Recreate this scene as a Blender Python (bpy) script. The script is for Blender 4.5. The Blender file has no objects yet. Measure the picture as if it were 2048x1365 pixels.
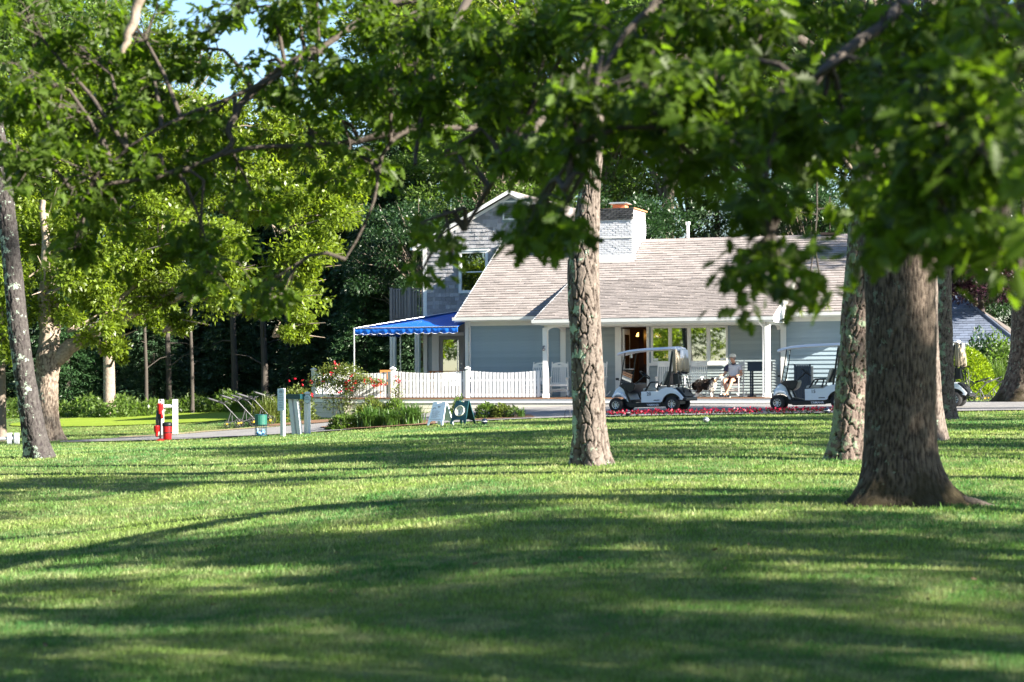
import bpy, math, random
import numpy as np
from math import radians as R, sin, cos, tan, pi, sqrt, atan2, exp
from mathutils import Vector, Matrix

random.seed(7)
rng = np.random.default_rng(11)
S = bpy.context.scene
COL = S.collection

# ------------------------------------------------------------------ camera
EYE = 1.6
FPX = 4000.0
PITCH = math.atan(62.5 / FPX)
ROLL = R(0.35)
cam_d = bpy.data.cameras.new('camera')
cam_d.sensor_width = 36
cam_d.lens = 36 * FPX / 2048
cam_d.clip_end = 2000
cam_d.dof.use_dof = True
cam_d.dof.focus_distance = 44
cam_d.dof.aperture_fstop = 2.7
cam = bpy.data.objects.new('camera', cam_d)
COL.objects.link(cam)
R0 = Vector((1, 0, 0)); U0 = Vector((0, -sin(PITCH), cos(PITCH))); FW = Vector((0, cos(PITCH), sin(PITCH)))
RT = R0 * cos(ROLL) - U0 * sin(ROLL); UP = U0 * cos(ROLL) + R0 * sin(ROLL)
cam.matrix_world = Matrix(((RT.x, UP.x, -FW.x, 0), (RT.y, UP.y, -FW.y, 0), (RT.z, UP.z, -FW.z, EYE), (0, 0, 0, 1)))
S.camera = cam

def at(px, py, y):
    """point of the place seen at photo pixel (px, py) at distance y"""
    d = FW + RT * ((px - 1024) / FPX) + UP * (-(py - 682.5) / FPX)
    return Vector((0, 0, EYE)) + d * (y / d.y)

# ------------------------------------------------------------------ light
SUN_EL = R(25.0)
SUN_AZ = R(28.0)                      # from +X towards the viewer
sdir = Vector((cos(SUN_EL) * cos(SUN_AZ), -cos(SUN_EL) * sin(SUN_AZ), sin(SUN_EL)))
sun_d = bpy.data.lights.new('sun', 'SUN')
sun_d.energy = 5.0
sun_d.angle = R(0.5)
sun_d.color = (1.0, 0.93, 0.80)
sun = bpy.data.objects.new('sun', sun_d)
sun.rotation_euler = sdir.to_track_quat('Z', 'Y').to_euler()
sun.location = (30, -20, 40)
COL.objects.link(sun)
W = bpy.data.worlds.new('World'); S.world = W; W.use_nodes = True
wn = W.node_tree.nodes; wl = W.node_tree.links
sky = wn.new('ShaderNodeTexSky'); sky.sky_type = 'NISHITA'; sky.sun_disc = False
sky.sun_elevation = SUN_EL; sky.sun_rotation = R(90) + SUN_AZ
sky.air_density = 1.0; sky.dust_density = 0.1; sky.ozone_density = 3.0
wl.new(sky.outputs[0], wn['Background'].inputs[0])
wn['Background'].inputs[1].default_value = 0.05
S.view_settings.view_transform = 'Standard'
S.view_settings.look = 'None'
S.view_settings.gamma = 1
S.view_settings.exposure = 2.45
S.render.engine = 'CYCLES'
S.cycles.use_denoising = True
S.cycles.max_bounces = 8
S.cycles.transparent_max_bounces = 12
S.cycles.diffuse_bounces = 4
S.cycles.use_fast_gi = False

# ------------------------------------------------------------------ materials
MATS = {}
def mat(name, col=(.5, .5, .5), rough=.6, metal=0, spec=.4, var=0.0, scale=5.0, bump=0.0, bscale=30.0, isl=0.0, objr=0.0,
        col2=None, stretch=None, emit=None, coat=0, c2lo=.45, c2hi=.6, trans=None):
    """Principled surface: base colour, optional second colour in patches, per-piece variation, fine relief"""
    if name in MATS: return MATS[name]
    m = bpy.data.materials.new(name); m.use_nodes = True; MATS[name] = m
    nt = m.node_tree; N = nt.nodes; L = nt.links
    b = N['Principled BSDF']
    b.inputs['Roughness'].default_value = rough
    b.inputs['Metallic'].default_value = metal
    b.inputs['Specular IOR Level'].default_value = spec
    b.inputs['Coat Weight'].default_value = coat
    tc = N.new('ShaderNodeTexCoord'); src = tc.outputs['Object']
    if stretch:
        mp = N.new('ShaderNodeMapping'); mp.inputs['Scale'].default_value = stretch
        L.new(src, mp.inputs[0]); src = mp.outputs[0]
    cur = None
    if col2:
        nz = N.new('ShaderNodeTexNoise'); nz.inputs['Scale'].default_value = scale; nz.inputs['Detail'].default_value = 8; nz.inputs['Roughness'].default_value = .62
        L.new(src, nz.inputs['Vector'])
        rp = N.new('ShaderNodeValToRGB'); rp.color_ramp.elements[0].position = c2lo; rp.color_ramp.elements[1].position = c2hi
        rp.color_ramp.elements[0].color = (*col, 1); rp.color_ramp.elements[1].color = (*col2, 1)
        L.new(nz.outputs['Fac'], rp.inputs[0]); cur = rp.outputs[0]
    if var or isl or objr:
        acc = None
        def add(sock, amt):
            nonlocal acc
            mr = N.new('ShaderNodeMapRange'); mr.inputs['To Min'].default_value = 1 - amt; mr.inputs['To Max'].default_value = 1 + amt
            L.new(sock, mr.inputs['Value'])
            if acc is None: acc = mr.outputs[0]
            else:
                mm = N.new('ShaderNodeMath'); mm.operation = 'MULTIPLY'; L.new(acc, mm.inputs[0]); L.new(mr.outputs[0], mm.inputs[1]); acc = mm.outputs[0]
        if var:
            n2 = N.new('ShaderNodeTexNoise'); n2.inputs['Scale'].default_value = scale * 1.7; n2.inputs['Detail'].default_value = 6
            L.new(src, n2.inputs['Vector']); add(n2.outputs['Fac'], var)
        if isl:
            g = N.new('ShaderNodeNewGeometry'); add(g.outputs['Random Per Island'], isl)
        if objr:
            o = N.new('ShaderNodeObjectInfo'); add(o.outputs['Random'], objr)
        mx = N.new('ShaderNodeVectorMath'); mx.operation = 'SCALE'
        if cur is None: mx.inputs[0].default_value = col
        else: L.new(cur, mx.inputs[0])
        L.new(acc, mx.inputs['Scale']); cur = mx.outputs[0]
    if cur is None: b.inputs['Base Color'].default_value = (*col, 1)
    else: L.new(cur, b.inputs['Base Color'])
    if bump:
        n3 = N.new('ShaderNodeTexNoise'); n3.inputs['Scale'].default_value = bscale; n3.inputs['Detail'].default_value = 6
        L.new(src, n3.inputs['Vector'])
        bp = N.new('ShaderNodeBump'); bp.inputs['Strength'].default_value = bump; bp.inputs['Distance'].default_value = .02
        L.new(n3.outputs['Fac'], bp.inputs['Height']); L.new(bp.outputs[0], b.inputs['Normal'])
    if emit:
        b.inputs['Emission Color'].default_value = (*emit[0], 1); b.inputs['Emission Strength'].default_value = emit[1]
    if trans:
        t = N.new('ShaderNodeBsdfTranslucent')
        if isinstance(trans[0], (int, float)): pass
        vm = N.new('ShaderNodeVectorMath'); vm.operation = 'MULTIPLY'; vm.inputs[1].default_value = trans[0]
        if cur is None: vm.inputs[0].default_value = col
        else: L.new(cur, vm.inputs[0])
        L.new(vm.outputs[0], t.inputs[0])
        ms = N.new('ShaderNodeMixShader'); ms.inputs[0].default_value = trans[1]
        L.new(b.outputs[0], ms.inputs[1]); L.new(t.outputs[0], ms.inputs[2])
        L.new(ms.outputs[0], N['Material Output'].inputs[0])
    return m

def leafmat(name, col, tr=(2.2, 2.4, 1.2), mixf=.42, isl=.45, var=.35, scale=.25, rough=.42, spec=.45):
    return mat(name, col, rough=rough, spec=spec, isl=isl, var=var, scale=scale, trans=(tr, mixf))

M_white = mat('white_paint', (.78, .78, .76), rough=.45, var=.06, scale=3, bump=.05)
M_whitewood = mat('weathered_white_paint', (.52, .54, .56), rough=.6, col2=(.38, .38, .37), scale=6, c2lo=.55, c2hi=.75, bump=.15)
M_picket = mat('picket_paint', (.74, .73, .75), rough=.5, var=.08, objr=.05, scale=4, bump=.05)
M_siding = mat('blue_grey_siding_paint', (.30, .38, .435), rough=.5, objr=.07, var=.07, scale=2, stretch=(1, 1, 4), bump=.05)
M_sidingp = mat('grey_green_siding_paint', (.32, .375, .39), rough=.5, objr=.07, var=.07, scale=2, stretch=(1, 1, 4), bump=.05)
M_cedar = mat('weathered_cedar_shingle', (.29, .285, .30), rough=.75, objr=.28, isl=.25, var=.25, scale=12, stretch=(5, 1, .6), bump=.4, bscale=40)
M_roof = mat('taupe_asphalt_shingle', (.232, .204, .194), rough=.85, objr=.15, isl=.15, var=.1, scale=30, bump=.3, bscale=200)
M_roofbase = mat('dark_roof_felt', (.10, .085, .08), rough=.9, bump=.2)
M_brick = mat('whitewashed_brick', (.50, .51, .55), rough=.6, objr=.10, var=.1, scale=9, bump=.5, bscale=25)
M_brickdark = mat('black_painted_brick', (.022, .022, .026), rough=.5, objr=.5, col2=(.06, .06, .06), scale=30, bump=.4)
M_mortar = mat('whitewashed_mortar', (.60, .60, .60), rough=.8, bump=.3)
M_terra = mat('terracotta', (.48, .20, .10), rough=.8, var=.1)
M_alu = mat('galvanised_metal', (.60, .61, .63), rough=.35, metal=.7, var=.08)
M_awning = mat('blue_canvas', (.008, .14, .62), rough=.55, var=.12, scale=3, bump=.25, bscale=9, trans=((1.2, 2.0, 1.2), .3))
M_awntrim = mat('white_binding', (.75, .76, .8), rough=.6)
M_greywood = mat('weathered_grey_wood', (.22, .205, .21), rough=.85, objr=.2, var=.25, scale=8, stretch=(6, 6, 1), bump=.5)
M_deck = mat('brown_deck_wood', (.16, .085, .05), rough=.7, objr=.2, var=.2, scale=5, bump=.3)
M_skirt = mat('cream_skirt_boards', (.62, .58, .50), rough=.7, objr=.06, var=.1, scale=3, bump=.1)
M_black = mat('black_plastic', (.012, .013, .016), rough=.4, var=.15, scale=6)
M_rubber = mat('tyre_rubber', (.018, .018, .02), rough=.8, bump=.3, bscale=60)
M_cart = mat('cart_body_paint', (.62, .68, .76), rough=.22, spec=.5, coat=.4, var=.03)
M_cartroof = mat('cart_roof_plastic', (.70, .70, .78), rough=.35, var=.04)
M_seat = mat('stone_vinyl', (.36, .34, .30), rough=.5, var=.08)
M_tan = mat('tan_canvas', (.44, .36, .26), rough=.8, var=.25, scale=5, bump=.5, bscale=12)
M_rim = mat('silver_rim', (.62, .63, .66), rough=.25, metal=.6)
M_bluebox = mat('dark_blue_paint', (.012, .028, .05), rough=.45, var=.1)
M_greenboard = mat('dark_green_board', (.008, .05, .06), rough=.4, var=.15)
M_asphalt = mat('asphalt', (.17, .165, .17), rough=.9, col2=(.23, .22, .22), scale=1.5, c2lo=.35, c2hi=.7, bump=.5, bscale=80)
M_mulch = mat('bark_mulch', (.13, .06, .035), rough=.95, col2=(.24, .14, .08), scale=20, bump=1, bscale=50)
M_red = mat('red_plastic', (.42, .012, .015), rough=.35, var=.08)
M_slate = mat('slate_shingle', (.10, .12, .17), rough=.7, objr=.2, isl=.2, bump=.2)
M_ink = mat('dark_ink', (.03, .035, .06), rough=.6)
M_greyink = mat('faded_ink', (.16, .2, .28), rough=.7)
M_skin = mat('skin', (.56, .30, .20), rough=.5, var=.06)
M_shirt = mat('white_polo_cloth', (.62, .62, .68), rough=.8, var=.1, scale=10, bump=.3, bscale=20)
M_navy = mat('navy_cloth', (.05, .055, .10), rough=.85, var=.15)
M_shorts = mat('dark_plaid_cloth', (.05, .045, .05), rough=.85, col2=(.12, .05, .04), scale=30)
M_cream = mat('cap_cloth', (.74, .71, .64), rough=.8, bump=.1)
M_leather = mat('orange_leather', (.50, .10, .04), rough=.6)
M_teak = mat('orange_teak', (.50, .19, .05), rough=.6, var=.2, scale=6)
M_lamp = mat('lit_amber_shade', (.9, .5, .1), rough=.6, emit=((1.0, .48, .09), 1.6))
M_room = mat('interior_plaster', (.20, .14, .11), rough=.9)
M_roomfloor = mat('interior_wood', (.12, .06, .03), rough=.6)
M_soil = mat('bare_soil', (.16, .12, .08), rough=1)

def glassmat(name, tint=(.6, .65, .65), refl=.4):
    m = bpy.data.materials.new(name); m.use_nodes = True; nt = m.node_tree; N = nt.nodes; L = nt.links
    g = N.new('ShaderNodeBsdfGlossy'); g.inputs['Roughness'].default_value = .015; g.inputs[0].default_value = (.85, .9, .9, 1)
    t = N.new('ShaderNodeBsdfTransparent'); t.inputs[0].default_value = (*tint, 1)
    x = N.new('ShaderNodeMixShader'); x.inputs[0].default_value = refl
    L.new(t.outputs[0], x.inputs[1]); L.new(g.outputs[0], x.inputs[2]); L.new(x.outputs[0], N['Material Output'].inputs[0])
    MATS[name] = m
    return m
M_glass = glassmat('window_glass', (.30, .34, .32), .55)
M_screen = glassmat('windscreen_plastic', (.45, .5, .54), .38)
M_glassb = glassmat('upper_window_glass', (.34, .40, .46), .35)

# ------------------------------------------------------------------ object helpers
def tag(o, label=None, cat=None, group=None, kind=None):
    if label: o['label'] = label
    if cat: o['category'] = cat
    if group: o['group'] = group
    if kind: o['kind'] = kind
    return o
def thing(name, loc=(0, 0, 0), rz=0, label=None, cat=None, group=None):
    o = bpy.data.objects.new(name, None); COL.objects.link(o)
    o.empty_display_size = .2
    o.location = loc; o.rotation_euler = (0, 0, rz)
    return tag(o, label, cat, group)
KIDS = {}
def link(name, me, parent=None, loc=None, rot=None, scale=None):
    o = bpy.data.objects.new(name, me); COL.objects.link(o)
    if parent is not None:
        o.parent = parent; KIDS.setdefault(parent.name, []).append(o)
    if loc is not None: o.location = loc
    if rot is not None: o.rotation_euler = rot
    if scale is not None: o.scale = scale
    return o
def copy_tree(o, parent=None):
    c = o.copy(); COL.objects.link(c)
    if parent is not None:
        c.parent = parent; KIDS.setdefault(parent.name, []).append(c)
    for ch in KIDS.get(o.name, []): copy_tree(ch, c)
    return c

def rotm(rot):
    from mathutils import Euler
    return Euler(rot).to_matrix()

class MB:
    """collects simple solids and links them as one mesh object"""
    def __init__(s): s.v = []; s.f = []; s.sm = []; s.mi = []; s.m = 0
    def add(s, vs, fs, smooth=False):
        n = len(s.v); s.v += [tuple(p) for p in vs]
        for f in fs: s.f.append([i + n for i in f]); s.sm.append(smooth); s.mi.append(s.m)
        return s
    def box(s, x0, x1, y0, y1, z0, z1):
        v = [(x, y, z) for z in (z0, z1) for y in (y0, y1) for x in (x0, x1)]
        return s.add(v, [(0, 2, 3, 1), (4, 5, 7, 6), (0, 1, 5, 4), (2, 6, 7, 3), (0, 4, 6, 2), (1, 3, 7, 5)])
    def rbox(s, c, size, rot=(0, 0, 0), taper=1.0):
        m = rotm(rot); c = Vector(c); v = []
        for z in (-.5, .5):
            t = taper if z > 0 else 1
            for y in (-.5, .5):
                for x in (-.5, .5): v.append(c + m @ Vector((x * size[0] * t, y * size[1] * t, z * size[2])))
        return s.add(v, [(0, 2, 3, 1), (4, 5, 7, 6), (0, 1, 5, 4), (2, 6, 7, 3), (0, 4, 6, 2), (1, 3, 7, 5)])
    def bar(s, a, b, w, h, up=(0, 0, 1)):
        a = Vector(a); b = Vector(b); d = (b - a).normalized(); sd = d.cross(Vector(up))
        if sd.length < 1e-4: sd = d.cross(Vector((0, 1, 0)))
        sd.normalize(); u = sd.cross(d)
        v = []
        for p in (a, b):
            for i, j in ((-1, -1), (1, -1), (1, 1), (-1, 1)): v.append(p + sd * (i * w / 2) + u * (j * h / 2))
        return s.add(v, [(0, 3, 2, 1), (4, 5, 6, 7), (0, 1, 5, 4), (1, 2, 6, 5), (2, 3, 7, 6), (3, 0, 4, 7)])
    def tube(s, pts, rad, seg=8, caps=True):
        pts = [Vector(p) for p in pts]; n = len(pts)
        if isinstance(rad, (int, float)): rad = [rad] * n
        base = []; prev = None
        for i in range(n):
            t = (pts[min(i + 1, n - 1)] - pts[max(i - 1, 0)])
            t = t.normalized() if t.length > 1e-9 else Vector((0, 0, 1))
            if prev is None:
                a = Vector((0, 0, 1)) if abs(t.z) < .9 else Vector((1, 0, 0))
                x = t.cross(a).normalized()
            else:
                x = prev - t * prev.dot(t)
                x = x.normalized() if x.length > 1e-6 else t.orthogonal().normalized()
            prev = x; y = t.cross(x)
            for k in range(seg):
                a = 2 * pi * k / seg
                base.append(pts[i] + (x * cos(a) + y * sin(a)) * rad[i])
        fs = [(i * seg + k, i * seg + (k + 1) % seg, (i + 1) * seg + (k + 1) % seg, (i + 1) * seg + k) for i in range(n - 1) for k in range(seg)]
        s.add(base, fs, True)
        if caps:
            s.add([base[k] for k in range(seg)], [tuple(range(seg))[::-1]])
            s.add([base[(n - 1) * seg + k] for k in range(seg)], [tuple(range(seg))])
        return s
    def lathe(s, prof, c=(0, 0, 0), seg=20, rot=None, smooth=True, caps=True):
        m = rotm(rot) if rot else Matrix.Identity(3); c = Vector(c); v = []; n = len(prof)
        for r, z in prof:
            for k in range(seg):
                a = 2 * pi * k / seg; v.append(c + m @ Vector((r * cos(a), r * sin(a), z)))
        fs = [(i * seg + k, i * seg + (k + 1) % seg, (i + 1) * seg + (k + 1) % seg, (i + 1) * seg + k) for i in range(n - 1) for k in range(seg)]
        s.add(v, fs, smooth)
        if caps: s.add(v[:seg], [tuple(range(seg))[::-1]]); s.add(v[-seg:], [tuple(range(seg))])
        return s
    def prism(s, poly, axis, a, b):
        """poly: 2-D outline; axis 'y' = outline in x,z extruded over y; 'x' = y,z; 'z' = x,y"""
        def mk(p, t):
            return {'y': (p[0], t, p[1]), 'x': (t, p[0], p[1]), 'z': (p[0], p[1], t)}[axis]
        n = len(poly); v = [mk(p, a) for p in poly] + [mk(p, b) for p in poly]
        fs = [tuple(range(n)), tuple(range(2 * n - 1, n - 1, -1))] + [(i, i + n, (i + 1) % n + n, (i + 1) % n) for i in range(n)]
        return s.add(v, fs)
    def ball(s, c, r, seg=14, rings=8, sc=(1, 1, 1)):
        prof = []
        v = []; c = Vector(c)
        for i in range(rings + 1):
            th = pi * i / rings
            for k in range(seg):
                a = 2 * pi * k / seg
                v.append(c + Vector((r * sc[0] * sin(th) * cos(a), r * sc[1] * sin(th) * sin(a), r * sc[2] * cos(th))))
        fs = [(i * seg + k, (i + 1) * seg + k, (i + 1) * seg + (k + 1) % seg, i * seg + (k + 1) % seg) for i in range(rings) for k in range(seg)]
        return s.add(v, fs, True)
    def mesh(s, name, mats):
        me = bpy.data.meshes.new(name); me.from_pydata(s.v, [], s.f)
        for m in (mats if isinstance(mats, (list, tuple)) else [mats]): me.materials.append(m)
        me.polygons.foreach_set('use_smooth', s.sm)
        if any(s.mi): me.polygons.foreach_set('material_index', s.mi)
        me.update()
        return me
    def build(s, name, mats, parent=None, bevel=0, fix=False):
        me = s.mesh(name, mats)
        if fix or bevel:
            import bmesh
            bm = bmesh.new(); bm.from_mesh(me)
            bmesh.ops.remove_doubles(bm, verts=bm.verts, dist=1e-5)
            bmesh.ops.recalc_face_normals(bm, faces=bm.faces)
            bm.to_mesh(me); bm.free()
        o = link(name, me, parent)
        if bevel:
            b = o.modifiers.new('bevel', 'BEVEL'); b.width = bevel; b.segments = 2; b.limit_method = 'ANGLE'; b.angle_limit = R(35)
        return o

def np_mesh(name, V, F, mats, smooth=False, mi=None):
    """V (n,3), F (m,k) uniform polygons"""
    me = bpy.data.meshes.new(name)
    V = np.ascontiguousarray(V, dtype=np.float32); F = np.ascontiguousarray(F, dtype=np.int32)
    m, k = F.shape
    me.vertices.add(len(V)); me.vertices.foreach_set('co', V.ravel())
    me.loops.add(m * k); me.loops.foreach_set('vertex_index', F.ravel())
    me.polygons.add(m)
    me.polygons.foreach_set('loop_start', np.arange(0, m * k, k, dtype=np.int32))
    me.polygons.foreach_set('loop_total', np.full(m, k, dtype=np.int32))
    if smooth: me.polygons.foreach_set('use_smooth', np.ones(m, dtype=bool))
    for x in (mats if isinstance(mats, (list, tuple)) else [mats]): me.materials.append(x)
    if mi is not None: me.polygons.foreach_set('material_index', np.asarray(mi, dtype=np.int32))
    me.update(calc_edges=True)
    return me

def unit(a): return a / np.maximum(np.linalg.norm(a, axis=1, keepdims=True), 1e-9)
LEAF_DIAMOND = (np.array([(0, 0, 0), (.42, -.24, .05), (1, 0, 0), (.42, .24, .05)]), np.array([(0, 1, 2, 3)]))
_h = [(0, 0), (.16, .05), (.22, .17), (.33, .12), (.40, .33), (.52, .14), (.66, .30), (.72, .11), (.86, .16), (1, 0)]
_rt = [(x, y, abs(y) * .35) for x, y in _h]; _lf = [(x, -y, abs(y) * .35) for x, y in _h[1:-1]]
LEAF_OAK = (np.array(_rt + _lf), np.array([[0, 1, 2, 3, 4, 5, 6, 7, 8, 9], [9, 17, 16, 15, 14, 13, 12, 11, 10, 0]]))
_h2 = [(0, 0), (.22, .17), (.33, .10), (.45, .30), (.55, .12), (.75, .2), (1, 0)]
LEAF_OAK_LO = (np.array([(x, y, 0) for x, y in _h2] + [(x, -y, 0) for x, y in _h2[-2:0:-1]]), np.array([list(range(12))]))
LEAF_NEEDLE = (np.array([(0, -.012, 0), (0, .012, 0), (1, 0, 0)]), np.array([(0, 1, 2)]))
LEAF_BLADE = (np.array([(0, -.03, 0), (.5, -.035, .10), (1, 0, -.05), (.5, .035, .10), (0, .03, 0)]), np.array([(0, 1, 2, 3, 4)]))
def leaves(P, D, size, tmpl, roll=None, up=None):
    """leaf polygons at P pointing along D; returns V, F"""
    T, TF = tmpl; n = len(P); D = unit(D)
    if up is None:
        up = rng.normal(size=(n, 3)) * .7 + np.array([0, 0, 1.0])
    Sd = unit(np.cross(D, up)); Nn = np.cross(Sd, D)
    size = np.broadcast_to(size, (n,))[:, None, None]
    V = P[:, None, :] + size * (D[:, None, :] * T[None, :, 0:1] + Sd[:, None, :] * T[None, :, 1:2] + Nn[:, None, :] * T[None, :, 2:3])
    F = (TF[None] + (np.arange(n) * len(T))[:, None, None]).reshape(-1, TF.shape[1])
    return V.reshape(-1, 3), F

# ------------------------------------------------------------------ terrain
DROWS = [10, 15, 20, 26, 32, 38, 46, 54, 60, 66, 80, 110]
TAB = {0: [1365, 1215, 1130, 1045, 965, 920, 905, 896, 886, 875, 846, 812],
       500: [1365, 1190, 1085, 1002, 938, 903, 887, 877, 861, 849, 830, 808],
       1000: [1365, 1150, 1035, 960, 908, 880, 860, 842, 827, 812, 805, 795],
       1400: [1365, 1140, 1020, 948, 895, 866, 846, 830, 812, 806, 800, 790],
       1800: [1365, 1135, 1016, 938, 888, 860, 842, 819, 807, 800, 795, 785],
       2048: [1365, 1135, 1018, 937, 884, 857, 838, 812, 802, 797, 790, 780]}
ctrl = []
for px, ys in TAB.items():
    for d, y in zip(DROWS, ys):
        ctrl.append(tuple(at(px, y, d)))
for x, y, z in [(-60, 0, -.1), (-60, 40, -.3), (-60, 90, -.3), (-60, 160, -.2), (0, -30, 0), (-25, -10, -.1), (25, -10, .1), (60, 0, .3), (60, 40, .5), (60, 90, .8),
                (60, 160, .9), (0, 160, .3), (-25, 20, -.2), (-30, 60, -.5), (25, 20, .25), (30, 60, .7), (0, 2, 0.02), (-120, 60, 0), (120, 60, .8), (0, 300, .5), (-150, 300, 0), (150, 300, 1), (-150, -100, 0), (150, -100, 0.3)]:
    ctrl.append((x, y, z))
ctrl = np.array(ctrl)
def _phi(r2): return np.where(r2 > 0, .5 * r2 * np.log(np.maximum(r2, 1e-12)), 0)
def _fit():
    A = ctrl[:, :2]; n = len(A)
    K = _phi(((A[:, None] - A[None]) ** 2).sum(-1)) + np.eye(n) * 4.0
    Pm = np.hstack([np.ones((n, 1)), A])
    M = np.block([[K, Pm], [Pm.T, np.zeros((3, 3))]])
    return np.linalg.solve(M, np.concatenate([ctrl[:, 2], np.zeros(3)]))
_w = _fit()
def ground(X, Y):
    X = np.atleast_1d(np.asarray(X, float)); Y = np.atleast_1d(np.asarray(Y, float)); out = np.empty(X.shape)
    fx, fy, fo = X.ravel(), Y.ravel(), out.ravel()
    for i in range(0, len(fx), 20000):
        q = np.stack([fx[i:i + 20000], fy[i:i + 20000]], 1)
        r2 = ((q[:, None] - ctrl[None, :, :2]) ** 2).sum(-1)
        fo[i:i + 20000] = _phi(r2) @ _w[:len(ctrl)] + _w[len(ctrl)] + q @ _w[len(ctrl) + 1:]
    return fo.reshape(X.shape)
def gz(x, y): return float(ground([x], [y])[0])
def base(px, d):
    x = (px - 1024) / FPX * d
    return Vector((x, d, gz(x, d)))
def depth_at(px, py, lo=8, hi=110):
    """distance at which the ground shows at photo pixel (px, py)"""
    best = None
    for d in np.arange(lo, hi, .25):
        p = at(px, py, d)
        if gz(p.x, d) >= p.z: return float(d)
    return hi
def drape(name, poly, m, lift=.02, step=.5, kind='structure', skirt=None):
    """a sheet laid over the ground inside a polygon of (x, y)"""
    P = np.array(poly); x0, y0 = P.min(0); x1, y1 = P.max(0)
    import bmesh
    bm = bmesh.new()
    vs = [bm.verts.new((a, b, 0)) for a, b in poly]
    f = bm.faces.new(vs)
    bmesh.ops.triangulate(bm, faces=[f])
    for k in np.arange(x0 + step, x1, step):
        g = bm.verts[:] + bm.edges[:] + bm.faces[:]
        bmesh.ops.bisect_plane(bm, geom=g, plane_co=(k, 0, 0), plane_no=(1, 0, 0))
    for k in np.arange(y0 + step, y1, step):
        g = bm.verts[:] + bm.edges[:] + bm.faces[:]
        bmesh.ops.bisect_plane(bm, geom=g, plane_co=(0, k, 0), plane_no=(0, 1, 0))
    co = np.array([v.co[:2] for v in bm.verts]); z = ground(co[:, 0], co[:, 1]) + lift
    for v, h in zip(bm.verts, z): v.co.z = h
    bmesh.ops.recalc_face_normals(bm, faces=bm.faces)
    me = bpy.data.meshes.new(name); bm.to_mesh(me); bm.free(); me.materials.append(m)
    if len(me.polygons) and me.polygons[0].normal.z < 0: me.flip_normals()
    o = link(name, me)
    if kind: o['kind'] = kind
    return o
def inpoly(X, Y, poly):
    c = np.zeros(X.shape, bool); n = len(poly); j = n - 1
    for i in range(n):
        xi, yi = poly[i]; xj, yj = poly[j]
        k = ((yi > Y) != (yj > Y)) & (X < (xj - xi) * (Y - yi) / (yj - yi + 1e-12) + xi)
        c ^= k; j = i
    return c
def wob(x, y, s, seed=0):
    """smooth pseudo-noise in -1..1"""
    a = seed * 1.7
    return (np.sin(x * s + 1.3 * np.sin(y * s * .7 + a) + a) + np.sin(y * s * 1.3 + 1.7 * np.sin(x * s * .6 - a) + 2 * a) + np.sin((x + y) * s * 2.1 + a * 3) * .5) / 2.5

# lawn material: green with drier straw patches and mowing tone
def lawnmat(name, c1, c2, c3, s1=.35, bs=60, bst=.8, blade=False):
    m = bpy.data.materials.new(name); m.use_nodes = True; nt = m.node_tree; N = nt.nodes; L = nt.links
    b = N['Principled BSDF']; b.inputs['Roughness'].default_value = .75; b.inputs['Specular IOR Level'].default_value = .15
    g = N.new('ShaderNodeNewGeometry'); pos = g.outputs['Position']
    n1 = N.new('ShaderNodeTexNoise'); n1.inputs['Scale'].default_value = s1; n1.inputs['Detail'].default_value = 5; L.new(pos, n1.inputs['Vector'])
    r1 = N.new('ShaderNodeValToRGB'); r1.color_ramp.elements[0].position = .38; r1.color_ramp.elements[1].position = .62
    r1.color_ramp.elements[0].color = (*c1, 1); r1.color_ramp.elements[1].color = (*c2, 1); L.new(n1.outputs['Fac'], r1.inputs[0])
    n2 = N.new('ShaderNodeTexNoise'); n2.inputs['Scale'].default_value = 2.6; n2.inputs['Detail'].default_value = 8; n2.inputs['Roughness'].default_value = .7; L.new(pos, n2.inputs['Vector'])
    r2 = N.new('ShaderNodeMapRange'); r2.inputs['From Min'].default_value = .46; r2.inputs['From Max'].default_value = .70; r2.inputs['To Max'].default_value = .72; L.new(n2.outputs['Fac'], r2.inputs[0])
    mx = N.new('ShaderNodeMix'); mx.data_type = 'RGBA'; L.new(r2.outputs[0], mx.inputs[0]); L.new(r1.outputs[0], mx.inputs[6]); mx.inputs[7].default_value = (*c3, 1)
    cur = mx.outputs[2]
    if blade:
        mr = N.new('ShaderNodeMapRange'); mr.inputs['To Min'].default_value = .55; mr.inputs['To Max'].default_value = 1.45
        L.new(g.outputs['Random Per Island'], mr.inputs[0])
        sc = N.new('ShaderNodeVectorMath'); sc.operation = 'SCALE'; L.new(cur, sc.inputs[0]); L.new(mr.outputs[0], sc.inputs['Scale']); cur = sc.outputs[0]
    L.new(cur, b.inputs['Base Color'])
    if not blade:
        n3 = N.new('ShaderNodeTexNoise'); n3.inputs['Scale'].default_value = bs; n3.inputs['Detail'].default_value = 4; L.new(pos, n3.inputs['Vector'])
        bp = N.new('ShaderNodeBump'); bp.inputs['Strength'].default_value = bst; bp.inputs['Distance'].default_value = .04
        L.new(n3.outputs['Fac'], bp.inputs['Height']); L.new(bp.outputs[0], b.inputs['Normal'])
    else:
        t = N.new('ShaderNodeBsdfTranslucent'); vm = N.new('ShaderNodeVectorMath'); vm.operation = 'MULTIPLY'; vm.inputs[1].default_value = (1.5, 1.5, .9)
        L.new(cur, vm.inputs[0]); L.new(vm.outputs[0], t.inputs[0])
        ms = N.new('ShaderNodeMixShader'); ms.inputs[0].default_value = .4; L.new(b.outputs[0], ms.inputs[1]); L.new(t.outputs[0], ms.inputs[2])
        L.new(ms.outputs[0], N['Material Output'].inputs[0])
    MATS[name] = m
    return m
M_lawn = lawnmat('lawn_soil_and_turf', (.075, .125, .028), (.12, .165, .035), (.25, .23, .10))
M_blade = lawnmat('grass_blade', (.048, .150, .040), (.165, .245, .062), (.42, .40, .24), blade=True)
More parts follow.
